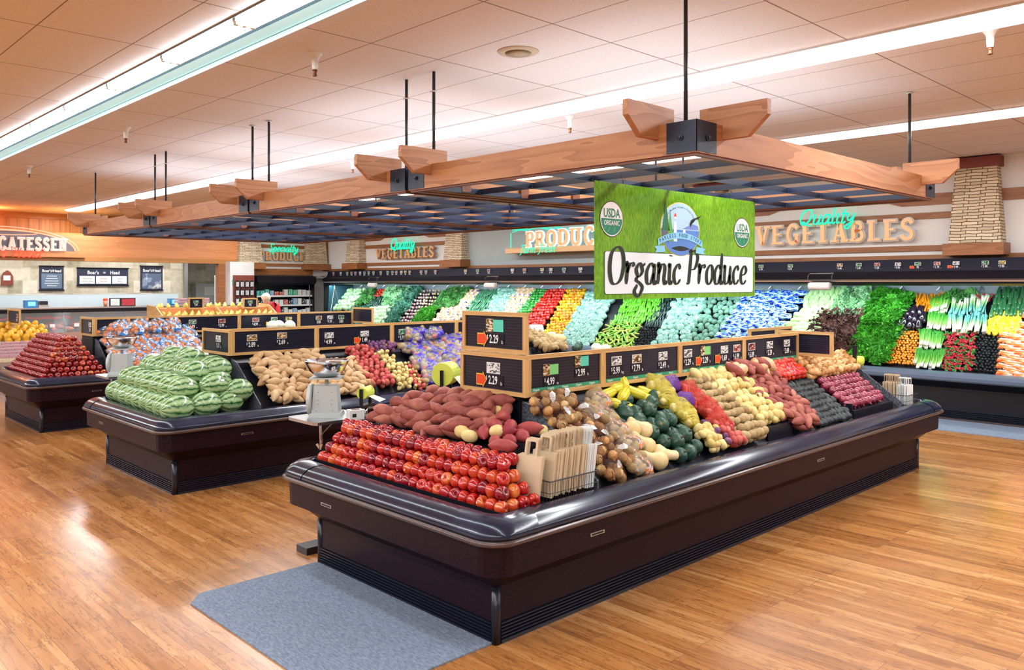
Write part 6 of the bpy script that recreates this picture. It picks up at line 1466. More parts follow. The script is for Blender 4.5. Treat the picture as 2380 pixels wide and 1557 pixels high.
W('curly_green_bunch', mid_leaf_me, [(822, 712), (858, 708), (880, 676), (852, 676)], .12, .10, 'dark green bunch beside the distant round cabbages', 'greens', 'distant dark green bunches', 'up', tilt=.4, lift=.8)
W('green_cabbage', cab_me, [(762, 728), (822, 722), (856, 674), (815, 674)], .145, .13, 'round pale cabbage at the far left end of the wall case', 'cabbage', 'cabbages at the far end', 'free', lift=1.0, thick=.07)
W('green_leaf_bunch', kale_me, [(815, 756), (850, 756), (870, 715), (822, 722)], .13, .12, 'leafy bunch below the distant cabbages', 'greens', 'leafy bunches at the far end', 'up', tilt=.4, lift=.8)

# plastic bag roll holders hanging from the hood
def roll_holder(px, lb):
    p = pix(px, 663, 'x', 12.16)
    r = empty('bag_roll_holder', (12.16, p.y, 1.86), lb, 'bag roll', 'bag rolls hanging from the hood')
    pr = [(.012, -.17), (.055, -.165), (.06, -.15), (.06, .15), (.055, .165), (.012, .17)]
    MB().lathe(pr, 16, fn=lambda a, r_, z: (r_*cos(a), z, r_*sin(a))).build('roll', M['whitepaper'], r, True)
    MB().tube([(0, -.19, 0), (0, -.19, .15), (.07, -.19, .2), (.07, .19, .2), (0, .19, .15), (0, .19, 0)], .006, 6).build('wire_bracket', M['chrome'], r)
roll_holder(1905, 'white plastic bag roll hanging right of the Organic sign'); roll_holder(1140, 'small white bag roll hanging over the distant case above the stacked boards'); roll_holder(866, 'white bag roll hanging near the far left end of the hood')

# ---------------------------------------------------------------- wall letter signs
UY = Vector((0, -1, 0)); UZ = Vector((0, 0, 1))
def neon(parent, word, o, U, h, w=.03, mt='neon', shear=.25, xs=1.0):
    mb = MB(); script(mb, word, o, U, UZ, h, 'tube', w, shear, xs, .04, seg=4); return mb.build('neon_script', M[mt], parent, True)
sg = empty('wall_sign', (12.56, 7.0, 2.55), 'large tan VEGETABLES letters with green neon Quality, right of the hanging sign', 'sign')
sg['x'] = 1; del sg['x']
def place_caps(word, px0, px1, pyb0, pyt0, pyb1, pyt1, x, face, back, parent, sp=.02, rise=None):
    a = pix(px0, pyb0, 'x', x); b_ = pix(px1, pyb1, 'x', x); h0 = pix(px0, pyt0, 'x', x).z-a.z
    wn = sum(cap_strokes(c)[0] for c in word)*h0; span = (a.y-b_.y)-sp*(len(word)-1)
    L = Vector((a.x, a.y, a.z))-Vector(parent.location)
    hs = [h0*(rise[i] if rise else 1) for i in range(len(word))]
    tot = sum(cap_strokes(c)[0]*h for c, h in zip(word, hs))
    caps(word, L, UY, UZ, hs, sp, face, back, parent, span/tot, .06)
M['halo'] = mat('clear_letter_backing', (.42, .40, .40), .25, emit=(1, .9, .75), es=.12)
M['halodark'] = mat('grey_letter_backing', (.30, .22, .18), .4); M['haloglow'] = mat('glowing_letter_edge', (.6, .9, .95), .3, emit=(.75, .97, 1), es=.9)
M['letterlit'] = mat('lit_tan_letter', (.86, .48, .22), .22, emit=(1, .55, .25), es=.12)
place_caps('VEGETABLES', 1760, 2127, 570, 528, 557, 510, 12.52, M['letterlit'], M['halo'], sg, .03)
p = pix(1858, 524, 'x', 12.46); neon(sg, 'Quality', p-sg.location+Vector((0, 0, -.0)), UY, .24, .055)
s2 = empty('wall_sign', (12.56, 18.0, 2.5), 'brown VEGETABLES letters with green neon Quality in the distance left of the produce ledge', 'sign')
place_caps('VEGETABLES', 877, 1012, 602, 580, 600, 573, 12.52, M['letter'], M['halodark'], s2, .03)
p = pix(910, 580, 'x', 12.46); neon(s2, 'Quality', p-s2.location, UY, .27, .06)
s3 = empty('wall_sign', (12.3, 12.7, 2.55), 'tan PRODUCE letters edged in blue-green neon on a light wooden ledge by the hanging sign', 'sign')
MB().box(-.06, -3.4, 0, .29, .16, .11).build('ledge', M['oakledge'] if 'oakledge' in M else M['oakY'], s3)
place_caps('PRODUCE', 1224, 1412, 574, 540, 567, 529, 12.30, M['letterlit'], M['haloglow'], s3, .02, [1, 1.0, 1.03, 1.05, 1.07, 1.09, 1.1])
mb = MB()
for q in range(2): mb.tube([(.02, .02-i*.2, .46+.05*sin(i*.45)+.02*sin(i*2.1+q)+.03*q) for i in range(17)], .010, 6)
mb.tube([(.0, .05, .12), (.0, .05, .44)], .010, 6)
mb.build('neon_trim', M['neon'], s3)
neon(s3, 'Farm Fresh', Vector((-.10, -.36, -.01)), UY, .165, .045, xs=1.1)
s4 = empty('wall_sign', (11.2, 20.76, 2.5), 'brown PRODUCE letters with green neon Specialty above the upright cooler', 'sign')
a = pix(600, 604, 'y', 20.76); b_ = pix(705, 604, 'y', 20.76); h0 = pix(600, 584, 'y', 20.76).z-a.z
caps('PRODUCE', a-s4.location, (1, 0, 0), UZ, h0, .03, M['letter'], M['halodark'], s4, ((b_.x-a.x)-.18)/(sum(cap_strokes(c)[0] for c in 'PRODUCE')*h0), .06)
p = pix(622, 584, 'y', 20.7); neon(s4, 'Specialty', p-s4.location, Vector((1, 0, 0)), .20, .06)
s5 = empty('wall_sign', (4.5, 20.6, 2.5), 'glowing DELICATESSEN letters under a red neon arch with red neon script, top left', 'sign')
MB().box(-1.6, 0, 0, 1.62, .14, .14).build('ledge', M['orangewood'], s5)
a = pix(165, 583, 'y', 20.6); h0 = .27; wtot = sum(cap_strokes(c)[0] for c in 'DELICATESSEN')*h0
SPAN = (pix(150, 583, 'y', 20.6).x-pix(-2, 583, 'y', 20.6).x)*1.5; xs_ = SPAN/(wtot+.02*12)
caps('DELICATESSEN', (pix(150, 583, 'y', 20.6).x-4.5-SPAN, -.0, .15), (1, 0, 0), UZ, h0, .02, M['neonsoft'], M['halogrey'], s5, xs_, .06)
mb = MB()
for rr_, zz in ((1.55, .50), (1.48, .44)): mb.tube([(-.1+rr_*cos(pi*i/24), -.02, .15+zz*sin(pi*i/24)) for i in range(25)], .012, 6)
mb.tube([(-.1+.7*cos(2*pi*i/24), -.02, .52+.05*sin(2*pi*i/24)) for i in range(25)], .010, 6); mb.build('neon_arch', M['neonorange'], s5)
MB().add([(-.1+1.5*cos(pi*i/24), .06, .14+.44*sin(pi*i/24)) for i in range(25)], [tuple(range(25))]).build('sign_backing', M['slate'], s5)
neon(s5, "Boar's Head", Vector((pix(98, 583, 'y', 20.6).x-4.5-1.42, -.05, -.02)), Vector((1, 0, 0)), .21, .035, 'neonred', xs=1.1)
M['redbrown'] = mat('red_brown_board', (.22, .05, .03), .6); M['rollyellow'] = mat('yellow_green_film_roll', (.72, .78, .10), .4); M['olive'] = mat('olive_ink', (.35, .38, .08), .5)
M['thinfilm'] = glass('thin_bag_film', (.85, .88, .65), .75, .3); M['caseback'] = mat('cooler_back', (.03, .035, .06), .4); M['darkbag'] = mat('black_pouch', (.02, .02, .03), .3)
M['bluecase'] = mat('blue_plastic', (.05, .25, .55), .4); M['bluescreen'] = mat('scale_screen', (.2, .6, .9), .4, emit=(.2, .6, 1), es=.8); M['coral'] = mat('coral_plastic', (.85, .30, .18), .5)
M['cardfood'] = M['berry']; M['navypanel'] = mat('navy_banner', (.012, .02, .05), .5); M['crest'] = mat('crest_grey', (.35, .38, .4), .5); M['slateposter'] = mat('slate_poster', (.12, .19, .28), .4)
M['photoposter'] = printed('grey_blue_poster', [(0, (.10, .14, .22)), (.5, (.22, .28, .38)), (.6, (.55, .58, .60)), (.7, (.3, .25, .25))], 4); M['paleblue'] = mat('pale_steel', (.55, .66, .72), .3)
# ---------------------------------------------------------------- weighing scales, bag rolls
def weigh(px, py, z, rz, lb, tlb, glb):
    c = pix(px, py, 'z', z)
    t_ = empty('scale_bracket', (c.x, c.y, z), tlb, 'bracket')
    MB().prism([(-.24, -.22), (.20, -.22), (.24, -.18), (.24, .20), (-.24, .20), (-.26, .16), (-.26, -.18)], -.022, 0, 'z').build('tray', M['steel'], t_)
    for x in (-.2, .18):
        MB().tube([(x, -.19, -.02), (x, -.20, -.16), (x+.01, -.17, -.20), (x, -.14, -.17)], .010, 7).build('hook_leg', M['chrome'], t_)
        MB().tube([(x, -.19, -.10), (x+(.22 if x < 0 else -.1), -.05, -.022)], .004, 5).build('brace', M['chrome'], t_)
    s = empty('weighing_scale', (c.x-.02, c.y+.02, z), lb, 'scale', None, rz)
    MB().add([(-.12, -.10, 0), (.12, -.10, 0), (.12, .10, 0), (-.12, .10, 0), (-.115, -.095, .03), (.115, -.095, .03), (.115, .095, .03), (-.115, .095, .03), (-.10, -.085, .03), (.10, -.085, .03), (.10, .085, .03), (-.10, .085, .03), (-.085, -.07, .235), (.085, -.07, .235), (.085, .07, .235), (-.085, .07, .235)],
             [(3, 2, 1, 0), (0, 1, 5, 4), (1, 2, 6, 5), (2, 3, 7, 6), (3, 0, 4, 7), (4, 5, 9, 8), (5, 6, 10, 9), (6, 7, 11, 10), (7, 4, 8, 11), (8, 9, 13, 12), (9, 10, 14, 13), (10, 11, 15, 14), (11, 8, 12, 15), (12, 13, 14, 15)]).build('body', M['scale'], s)
    MB().lathe([(.115, 0), (.118, .01), (.118, .035), (.108, .04)], 28, fn=lambda a, r_, zz: (-.10-zz*.9, r_*cos(a), .125+r_*sin(a))).build('dial', M['scale'], s, True)
    MB().lathe([(.105, .041), (.10, .0415)], 28, fn=lambda a, r_, zz: (-.10-zz*.9, r_*cos(a), .125+r_*sin(a))).build('dial_face', M['scale'], s)
    mb = MB()
    for u, v in ((-.05, .19), (.05, .19), (-.05, .13), (.05, .13), (-.05, .10), (.05, .10), (-.06, .05), (.06, .05)): mb.lathe([(.003, 0), (.003, .003)], 6, fn=lambda a, r_, zz, u=u, v=v: (u+r_*cos(a), -.097+v*.09-zz, v+r_*sin(a)))
    mb.build('rivets', M['dark'], s)
    MB().tube([(0, 0, .235), (0, 0, .29)], .014, 8).build('post', M['scale'], s)
    MB().prism([(-.115, -.10), (.115, -.10), (.115, .10), (-.115, .10)], .285, .297, 'z').build('platform', M['scale'], s)
    MB().lathe([(.05, .299), (.085, .305), (.13, .345), (.158, .400), (.166, .418), (.172, .420), (.168, .424), (.154, .402), (.126, .350), (.08, .312), (.01, .308)], 36).build('bowl', M['chrome'], s, True)
    return c
c = weigh(768, 966, .895, -.72, 'grey weighing scale with a polished steel bowl, in front of the pale sweet potatoes', 'small grey bracket tray with hook legs behind the apples of the nearest case', '')
bx = pix(826, 972, 'z', .9)
MB().box(-.06, -.045, 0, .06, .045, .075).prism([(-.06, .075), (.06, .075), (.05, .105), (-.05, .095)], -.045, .045, 'y')
cb_ = empty('tag_box', (bx.x, bx.y, .895), 'small white cardboard box beside the steel-bowl scale', 'box', None, -.3)
MB().box(-.055, -.045, 0, .055, .045, .07).build('carton', M['whitepaper'], cb_); MB().box(-.03, -.02, .07, .03, .02, .073).build('red_slot', M['redbrown'], cb_)
for i in range(8): pass
MB().box(-.035, -.0465, .02, -.005, -.045, .045).build('barcode', M['dark'], cb_)
c2 = weigh(289, 869, .865, -.72, 'grey weighing scale far left between the apple pyramid and the watermelons', 'small bracket tray carrying the far left scale', '')
def bag_roll(p, r, w, rz, mt, lb, post=.25, stem=None, txt=True, tailmt=None):
    o = empty('produce_bag_roll', p, lb, 'bag roll', None, rz)
    MB().lathe([(.015, -w/2), (r, -w/2), (r*1.02, 0), (r, w/2), (.015, w/2)], 22, fn=lambda a, rr_, z: (z, rr_*cos(a), rr_*sin(a))).build('roll', M[mt], o, False)
    for s_ in (-1, 1): MB().box(s_*(w/2+.012)-.008, -.012, -post, s_*(w/2+.012)+.008, .012, .035).build('upright', M['black'], o)
    MB().box(-w/2-.02, -.03, -post-.01, w/2+.02, .03, -post+.01).build('base_bar', M['black'], o)
    if stem: MB().cyl((0, 0, -post-.01-stem), .016, stem, 10).build('stem', M['chrome'], o, True)
    MB().add([(-w*.35, -r, -.02), (w*.35, -r, -.02), (w*.38, -r-.10, -r*1.2), (-w*.30, -r-.09, -r*1.4)], [(0, 1, 2, 3)]).build('loose_bag', M['thinfilm'], o)
    if txt: text('roll_lettering', 'ORG', (w*.22, -r*.92, .01), (0, 0, -1), (1, 0, 0), .055, M['olive'], o, 1)
p = pix(1037, 868, 'y', 5.02); bag_roll((p.x, 5.02, p.z), .090, .19, .55, 'rollyellow', 'large yellow-green produce bag roll left of the stacked end boards', .22)
p = pix(850, 912, 'y', 5.35); bag_roll((p.x, 5.35, p.z), .045, .14, .55, 'rollyellow', 'small yellow-green bag roll on a silver post beside the white carton', .10, .08)
p = pix(1246, 775, 'y', 8.3); bag_roll((p.x, 8.3, p.z), .13, .18, -.6, 'whitepaper', 'big white bag roll rising behind the upper end board', .25, None, False)
p = pix(1985, 838, 'x', 8.44); o_ = empty('bag_post', (8.44, 3.62, .80), 'black post with a yellow bag roll near the far corner of the nearest case', 'bag post')
MB().box(-.018, -.018, -.13, .018, .018, .46).build('post', M['black'], o_)
MB().lathe([(.01, -.06), (.05, -.06), (.05, .06), (.01, .06)], 16, fn=lambda a, rr_, z: (.05+rr_*cos(a), z, .30+rr_*sin(a))).build('roll', M['rollyellow'], o_, True)
MB().add([(.03, -.05, .25), (.03, .05, .25), (.12, .03, .20), (.20, -.06, .20)], [(0, 1, 2, 3)]).build('loose_bag', M['thinfilm'], o_)
p = pix(1500, 0, 'z', 3.0)
for px, py, y_, s_ in ((355, 832, 9.7, 1), (465, 815, 9.7, 1)):
    p = pix(px, py, 'y', y_); bag_roll((p.x, y_, p.z), .05, .15, .5, 'whitepaper', 'white bag roll in black holder, %s of the clementine bags' % ('left' if px < 400 else 'right'), .16, None, False)

# ---------------------------------------------------------------- paper bags in wire baskets
def bag_mesh(mt):
    mb = MB(); w, h, t_ = .17, .25, .010
    mb.prism([(-w/2, 0), (w/2, 0), (w/2, h), (-w/2, h)], -t_/2, t_/2, 'x')
    body = mb.mesh('bag_body', M[mt])
    hd = MB()
    hd.add([(0, a, b_) for a, b_ in [(-.045, h-.01), (-.045, h+.08), (-.036, h+.095), (.036, h+.095), (.045, h+.08), (.045, h-.01), (.030, h-.01), (.030, h+.07), (.024, h+.078), (-.024, h+.078), (-.030, h+.07), (-.030, h-.01)]],
           [(0, 1, 10, 11), (1, 2, 9, 10), (2, 3, 8, 9), (3, 4, 7, 8), (4, 5, 6, 7)])
    vs = hd.v[:]; n = len(vs); hd.add([(x+.003, y, z) for x, y, z in vs], [(f[3]-0, f[2], f[1], f[0]) for f in hd.f[:5]])
    return body, hd.mesh('handle', M[mt])
kb, kh = bag_mesh('kraft'); wb_, wh_ = bag_mesh('whitepaper')
def paper_bag(x, y, z, rz, lean, white, lb, grp, s=1):
    o = empty('paper_bag', (x, y, z), lb, 'paper bag', grp); o.rotation_euler = (0, lean, rz); o.scale = (s, s, s)
    inst('bag_body', wb_ if white else kb, Matrix.Identity(4), o); inst('handle', wh_ if white else kh, Matrix.Identity(4), o)
def basket(x0, y0, x1, y1, z0, z1, lb):
    r = empty('wire_basket', ((x0+x1)/2, (y0+y1)/2, z0), lb, 'basket'); cx, cy = (x0+x1)/2, (y0+y1)/2
    P = [(x0-cx, y0-cy), (x1-cx, y0-cy), (x1-cx, y1-cy), (x0-cx, y1-cy)]; h = z1-z0
    MB().tube([(a, b_, h) for a, b_ in P], .004, 6, closed=True).build('rim_wire', M['wire'], r)
    MB().tube([(a, b_, .012) for a, b_ in P], .003, 6, closed=True).build('bottom_wire', M['wire'], r)
    MB().tube([(a, b_, h*.5) for a, b_ in P], .002, 5, closed=True).build('middle_wire', M['wire'], r)
    mb = MB()
    for i in range(4):
        a, b_ = Vector(P[i]), Vector(P[(i+1) % 4]); n = int((b_-a).length/.022)
        for k in range(n): q = a.lerp(b_, k/n); mb.tube([(q.x, q.y, .0), (q.x, q.y, h)], .0016, 4)
    for k in range(int((x1-x0)/.022)): mb.tube([(x0-cx+k*.022, y0-cy, .012), (x0-cx+k*.022, y1-cy, .012)], .0014, 4)
    w_ = mb.build('wire_mesh', M['wire'], r); w_['kind'] = 'stuff'
basket(3.30, 3.11, 3.72, 3.33, .669, .80, 'black wire basket of kraft bags beside the apple pyramid')
for i in range(3): paper_bag(3.215+.020*i, 3.22+.01*i, .69, .12-.03*i, .20, False, 'kraft paper bag leaning outside the wire basket by the apples', 'kraft bags leaning outside the basket')
for i in range(18): paper_bag(3.335+.0165*i, 3.225+U_(-.012, .012), .678+U_(0, .012)+.02, U_(-.05, .05)+.05, .16, False, 'kraft paper bag upright in the wire basket beside the apples', 'kraft bags in the near basket')
for i in range(5): paper_bag(3.638+.015*i, 3.225+U_(-.012, .012), .70, U_(-.05, .05)+.05, .16, True, 'white paper bag at the back of the near wire basket', 'white bags in the near basket')
basket(8.50, 3.12, 8.78, 3.48, .669, .78, 'dark wire basket of paper bags at the far corner of the nearest case')
for i in range(7): paper_bag(8.64+U_(-.01, .01), 3.15+.016*i, .68, pi/2+U_(-.05, .05), .0, True, 'white paper bag in the wire basket at the far corner', 'white bags in the far basket', .78)
for i in range(9): paper_bag(8.66+U_(-.01, .01), 3.265+.016*i, .68, pi/2+U_(-.05, .05), .0, False, 'kraft paper bag in the wire basket at the far corner', 'kraft bags in the far basket', .84)

# ---------------------------------------------------------------- pear stand and shopper
bn = empty('slanted_bin', (6.5, 14.5, 0), 'orange wooden two-tier slanted bin of yellow-green pears in front of the shopper', 'bin')
ww = 1.05
for nm, pr, a, b_ in (('lower_tier', [(-.35, 0), (-.35, 1.24), (.05, 1.34), (.05, 0)], -ww, ww), ('upper_tier', [(.05, 0), (.05, 1.46), (.40, 1.47), (.40, 0)], -ww, ww)):
    MB().prism(pr, a, b_, 'x').build(nm, M['orangewood'], bn)
for x in (-ww-.02, 0, ww):
    MB().prism([(-.37, 0), (-.37, 1.30), (.02, 1.50), (.42, 1.52), (.42, 0)], x, x+.02, 'x').build('side_board', M['oakY'], bn)
M['pear'] = skin('yellow_green_pear_skin', [(0, (.55, .52, .08)), (.6, (.72, .66, .16)), (1, (.80, .68, .22))], 15, .4, .6, 2)
pear_me = [blob('pear', M['pear'], [(.006, -.040), (.026, -.036), (.036, -.018), (.034, .004), (.022, .026), (.014, .042), (.009, .052), (.003, .055)], 10, lump=.06)]
lay('pear', pear_me, [(5.50, 14.18, 1.27), (7.52, 14.18, 1.27), (7.52, 14.50, 1.35), (5.50, 14.50, 1.35)], .125, .10, 'yellow-green pear in the lower tier of the orange bin', 'pear', 'pears in the lower tier', 'up', tilt=.5, lift=.7)
lay('pear', pear_me, [(5.50, 14.60, 1.46), (7.3, 14.60, 1.46), (7.3, 14.86, 1.47), (5.50, 14.86, 1.47)], .15, .12, 'yellow-green pear on the top of the orange bin', 'pear', 'pears on the top tier', 'up', tilt=.5, lift=.7)
p = pix(565, 717, 'y', 14.45); q_ = pix(599, 692, 'y', 14.45); board((p.x, 14.45, p.z), X_, q_.x-p.x, q_.z-p.z, 'small framed board reading 99 cents on the orange bin', [((q_.x-p.x)/2, '99¢', 'g', {'v': .065, 'h': .036, 'unit': ''})])
p = pix(438, 719, 'y', 14.45); q_ = pix(474, 691, 'y', 14.45); board((p.x, 14.45, p.z), X_, q_.x-p.x, q_.z-p.z, 'small framed board reading 7.49 left on the orange bin', [((q_.x-p.x)/2, '7.49', 'g', {'v': .075, 'h': .036})])

def person():
    bx_, by_ = 7.95, 15.25
    r = empty('person', (bx_, by_, 0), 'white-haired person with glasses in a red jacket looking down behind the pear bin', 'person', None, radians(-150))
    # local +x is the way the person faces
    vt, ed, rad = [], [], []
    def V(p, rr_, par=None): vt.append(p); rad.append(rr_); i = len(vt)-1; (ed.append((par, i)) if par is not None else None); return i
    pel = V((0, 0, .92), (.15, .17)); w_ = V((.0, 0, 1.08), (.13, .165), pel); ch = V((.0, 0, 1.25), (.13, .18), w_); nb = V((.0, 0, 1.46), (.085, .12), ch); nk = V((.03, 0, 1.49), (.056, .056), nb); V((.06, 0, 1.54), (.05, .05), nk)
    for s_ in (-1, 1):
        h = V((0, s_*.09, .86), (.095, .095), pel); k = V((.03, s_*.10, .48), (.065, .065), h); a = V((0, s_*.10, .09), (.042, .042), k); V((.14, s_*.11, .035), (.038, .03), a)
        sh = V((-.02, s_*.185, 1.44), (.062, .062), nb); e = V((.06, s_*.235, 1.10), (.048, .048), sh); wr = V((.27, s_*.20, 1.02), (.031, .031), e); V((.33, s_*.195, 1.01), (.034, .022), wr)
    me = D.meshes.new('body'); me.from_pydata(vt, ed, []); o = D.objects.new('body', me); COL.objects.link(o); o.parent = r
    sk = o.modifiers.new('skin', 'SKIN'); lay_ = me.skin_vertices[0].data
    for i, v in enumerate(lay_): v.radius = rad[i]; v.use_root = (i == pel)
    sb = o.modifiers.new('sub', 'SUBSURF'); sb.levels = 2; sb.render_levels = 2; me.materials.append(M['redjacket'])
    for p_ in me.polygons: p_.use_smooth = True
    # head
    mb = MB(); pr = [(.010, -.118), (.040, -.112), (.058, -.085), (.070, -.045), (.077, .0), (.078, .045), (.066, .085), (.040, .108), (.008, .117)]
    def hf(a, rr_, z):
        x, y = rr_*1.18*cos(a), rr_*.96*sin(a)
        if cos(a) > .2 and z < -.03: x *= .96+.1*cos(a)
        if cos(a) > .94 and -.05 < z < .01: x += .010
        return (x, y, z)
    mb.lathe(pr, 20, fn=hf); hd = mb.build('head', M['skin'], r, True); hd.location = (.12, 0, 1.585); hd.rotation_euler = (0, .38, 0)
    MB().lathe([(.004, -.028), (.016, -.020), (.014, .0), (.007, .022), (.003, .03)], 8, fn=lambda a, rr_, z: (.088+rr_*cos(a)*.9+.010, rr_*sin(a)*.8, z-.012)).build('nose', M['skin'], hd, True)
    MB().prism([(-.024, -.058), (.024, -.058), (.018, -.066), (-.018, -.066)], .076, .086, 'x').build('mouth', M['lip'], hd)
    for s_ in (-1, 1):
        MB().lathe([(.002, -.010), (.011, 0), (.002, .010)], 8, fn=lambda a, rr_, z, s_=s_: (.080+rr_*.5*cos(a), s_*.031+rr_*sin(a), z*.7+.018)).build('eye', M['eye'], hd, True)
        MB().lathe([(.004, -.03), (.012, -.015), (.016, .008), (.012, .024), (.003, .032)], 8, fn=lambda a, rr_, z, s_=s_: (rr_*cos(a)-.005, s_*.077+rr_*.4*sin(a), z)).build('ear', M['skin'], hd, True)
        MB().tube([(.094+.004*cos(2*pi*i/14), s_*.033+.024*cos(2*pi*i/14), .012+.019*sin(2*pi*i/14)) for i in range(14)], .0022, 5, closed=True).tube([(.094, s_*.056, .016), (.0, s_*.080, .018)], .0018, 5).build('glasses', M['dark'], hd)
    mb = MB(); pr = [(.074, -.03), (.086, .0), (.087, .045), (.076, .088), (.048, .116), (.008, .126)]
    mb.lathe(pr, 22, fn=lambda a, rr_, z: ((rr_*1.17*cos(a) if cos(a) < .3 else rr_*1.17*(.3+(cos(a)-.3)*(.55 if z < .05 else .95)))-.004, rr_*.98*sin(a), z+(.03 if cos(a) > .3 and z < .05 else 0)+.006*sin(7*a)))
    mb.build('hair', M['hair'], hd, True)
    # collar, jacket hem detail and hands
    MB().lathe([(.085, 1.42), (.09, 1.47), (.078, 1.51), (.068, 1.515)], 18, fn=lambda a, rr_, z: (.02+rr_*cos(a), rr_*1.05*sin(a), z)).build('jacket_collar', M['redjacket'], r, True)
    MB().lathe([(.128, .66), (.165, .80), (.170, .90), (.150, .98)], 18, fn=lambda a, rr_, z: (rr_*cos(a), rr_*1.12*sin(a), z)).build('trousers', M['jeans'], r, True)
    for s_ in (-1, 1):
        MB().tube([(0, s_*.09, .84), (.03, s_*.10, .48), (0, s_*.10, .10)], .085, 12, taper=lambda t_: 1.15-.35*t_).build('trouser_leg', M['jeans'], r, True)
        MB().prism([(-.08, 0), (.19, 0), (.19, .04), (.12, .075), (-.06, .09), (-.08, .05)], s_*.11-.045, s_*.11+.045, 'y').build('shoe', M['dark'], r)
        for i in range(4): MB().tube([(.34, s_*.195+(i-1.5)*.019, 1.012), (.385-.004*abs(i-1.5), s_*.195+(i-1.5)*.021, 1.0), (.405-.006*abs(i-1.5), s_*.195+(i-1.5)*.021, .975)], .0085, 6).build('finger', M['skin'], r, True)
        MB().tube([(.32, s_*.17, 1.01), (.35, s_*.145, 1.0), (.37, s_*.142, .985)], .010, 6).build('thumb', M['skin'], r, True)
        MB().lathe([(.01, -.045), (.038, -.03), (.042, .01), (.028, .04)], 10, fn=lambda a, rr_, z, s_=s_: (.325+z, s_*.195+rr_*sin(a), 1.012+rr_*.42*cos(a))).build('palm', M['skin'], r, True)
    MB().tube([(.07, -.05, 1.40), (.135, -.01, 1.30), (.15, 0, 1.1), (.15, 0, .95)], .004, 5).build('zip', M['steel'], r)
M['redjacket'] = mat('red_jacket', (.55, .02, .03), .7); M['skin'] = mat('light_skin', (.72, .42, .32), .5); M['hair'] = mat('white_hair', (.72, .66, .56), .8); M['lip'] = mat('lip', (.50, .18, .15), .5); M['eye'] = mat('eye', (.08, .06, .05), .3)
M['jeans'] = mat('dark_trousers', (.04, .05, .09), .8)
person()

# ---------------------------------------------------------------- upright cooler under the Specialty sign
uc = empty('upright_cooler', (11.28, 20.7, 0), 'black open-front upright cooler of packaged goods under the Specialty sign', 'cooler')
hw = .86
MB().box(-hw, .0, 0, hw, .60, .45).build('base', M['black'], uc); MB().box(-hw, .56, .45, hw, .6, 2.0).build('back', M['caseback'], uc)
MB().prism([(-.12, 1.92), (-.08, 1.86), (0, 1.86), (.6, 1.86), (.6, 2.12), (.0, 2.12), (-.10, 2.08)], -hw, hw, 'x').build('hood', M['black'], uc)
for s_ in (-1, 1): MB().prism([(-.12, 0), (-.12, .5), (.0, .8), (.0, 1.86), (-.12, 1.95), (-.08, 2.10), (.6, 2.12), (.6, 0)], s_*(hw+.02)-.02, s_*(hw+.02)+.02, 'x').build('side_panel', M['black'], uc)
MB().tube([(hw-.10, -.02, .5), (hw-.14, -.02, 1.86)], .012, 6).build('strut', M['chrome'], uc)
pk = {}
for nm, c_ in (('teal', (.05, .55, .50)), ('red', (.65, .12, .10)), ('white', (.80, .80, .78)), ('green', (.10, .50, .28)), ('blue', (.25, .45, .70)), ('dark', (.04, .04, .07))):
    pk[nm] = printed('package_print_'+nm, [(0, c_), (.52, tuple(min(1, x*1.1+.05) for x in c_)), (.58, (.8, .8, .78)), (.70, c_)], 22)
z = 1.56
for si, z in enumerate((.78, 1.04, 1.30, 1.56)):
    MB().box(-hw, .08, z-.02, hw, .56, z).build('shelf', M['steel'], uc); MB().box(-hw, .06, z-.03, hw, .08, z+.015).build('shelf_rail', M['white'], uc)
    cols = [('teal', 'teal', 'teal', 'blue', 'red', 'red', 'white', 'green', 'green', 'white', 'white', 'white'), ('dark', 'dark', 'blue', 'dark', 'white', 'white', 'red', 'dark', 'blue', 'white', 'dark', 'white'),
            ('white', 'blue', 'white', 'white', 'white', 'dark', 'white', 'white', 'blue', 'white', 'white', 'white'), ('teal', 'green', 'white', 'white', 'dark', 'teal', 'teal', 'white', 'dark', 'blue', 'blue', 'white')][3-si]
    for i, c_ in enumerate(cols):
        h = U_(.10, .2); w = .055
        x_ = 11.28-hw+.09+i*.142
        o = MB().box(-w, 0, 0, w, .10, h).build('food_package', pk[c_], None, False, (x_, 20.83, z+.001))
        tag(o, 'small %s package on the %s shelf of the upright cooler' % (c_, ['lowest', 'third', 'second', 'top'][si]), 'package', 'packages on the cooler shelves')
# hanging packets on the white column
rk = empty('packet_rack', (9.9, 20.40, 1.4), 'brown peg rack of dark hanging packets on the white column', 'rack')
MB().box(-.28, 0, .0, .30, .03, .72).build('back_board', M['redbrown'], rk)
for j in range(3):
    for i in range(4):
        x_, z_ = 9.70+i*.135, 1.46+j*.22
        o = empty('hanging_packet', (x_, 20.36, z_), 'black and white packet hanging on the brown peg rack', 'packet', 'packets on the peg rack')
        MB().prism([(-.055, -.10), (.055, -.10), (.05, .06), (.0, .085), (-.05, .06)], -.02, .02, 'y').build('pouch', M['darkbag'], o)
        for dx in (-.03, .0, .032): MB().box(dx-.009, -.024, -.08, dx+.009, -.02, .04).build('white_stripe', M['white'], o)
for i in range(2):
    o = tag(MB().prism([(-.10, 0), (.09, 0), (.10, .17), (-.09, .15)], 0, .05, 'y').build('green_carton', M['tealcard'], None, False, (9.75+i*.24, 20.33, 1.17)), 'green carton below the hanging packets', 'carton', 'green cartons under the rack')
ct_ = tag(MB().box(9.62, 20.15, .0, 10.2, 20.39, 1.165).build('side_counter', M['white']), 'low white counter at the foot of the white column', 'counter')
tag(MB().box(9.60, 20.43, 1.86, 9.78, 20.448, 2.0).build('wall_notice', M['tealcard']), 'small teal notice taped to the white column', 'notice')

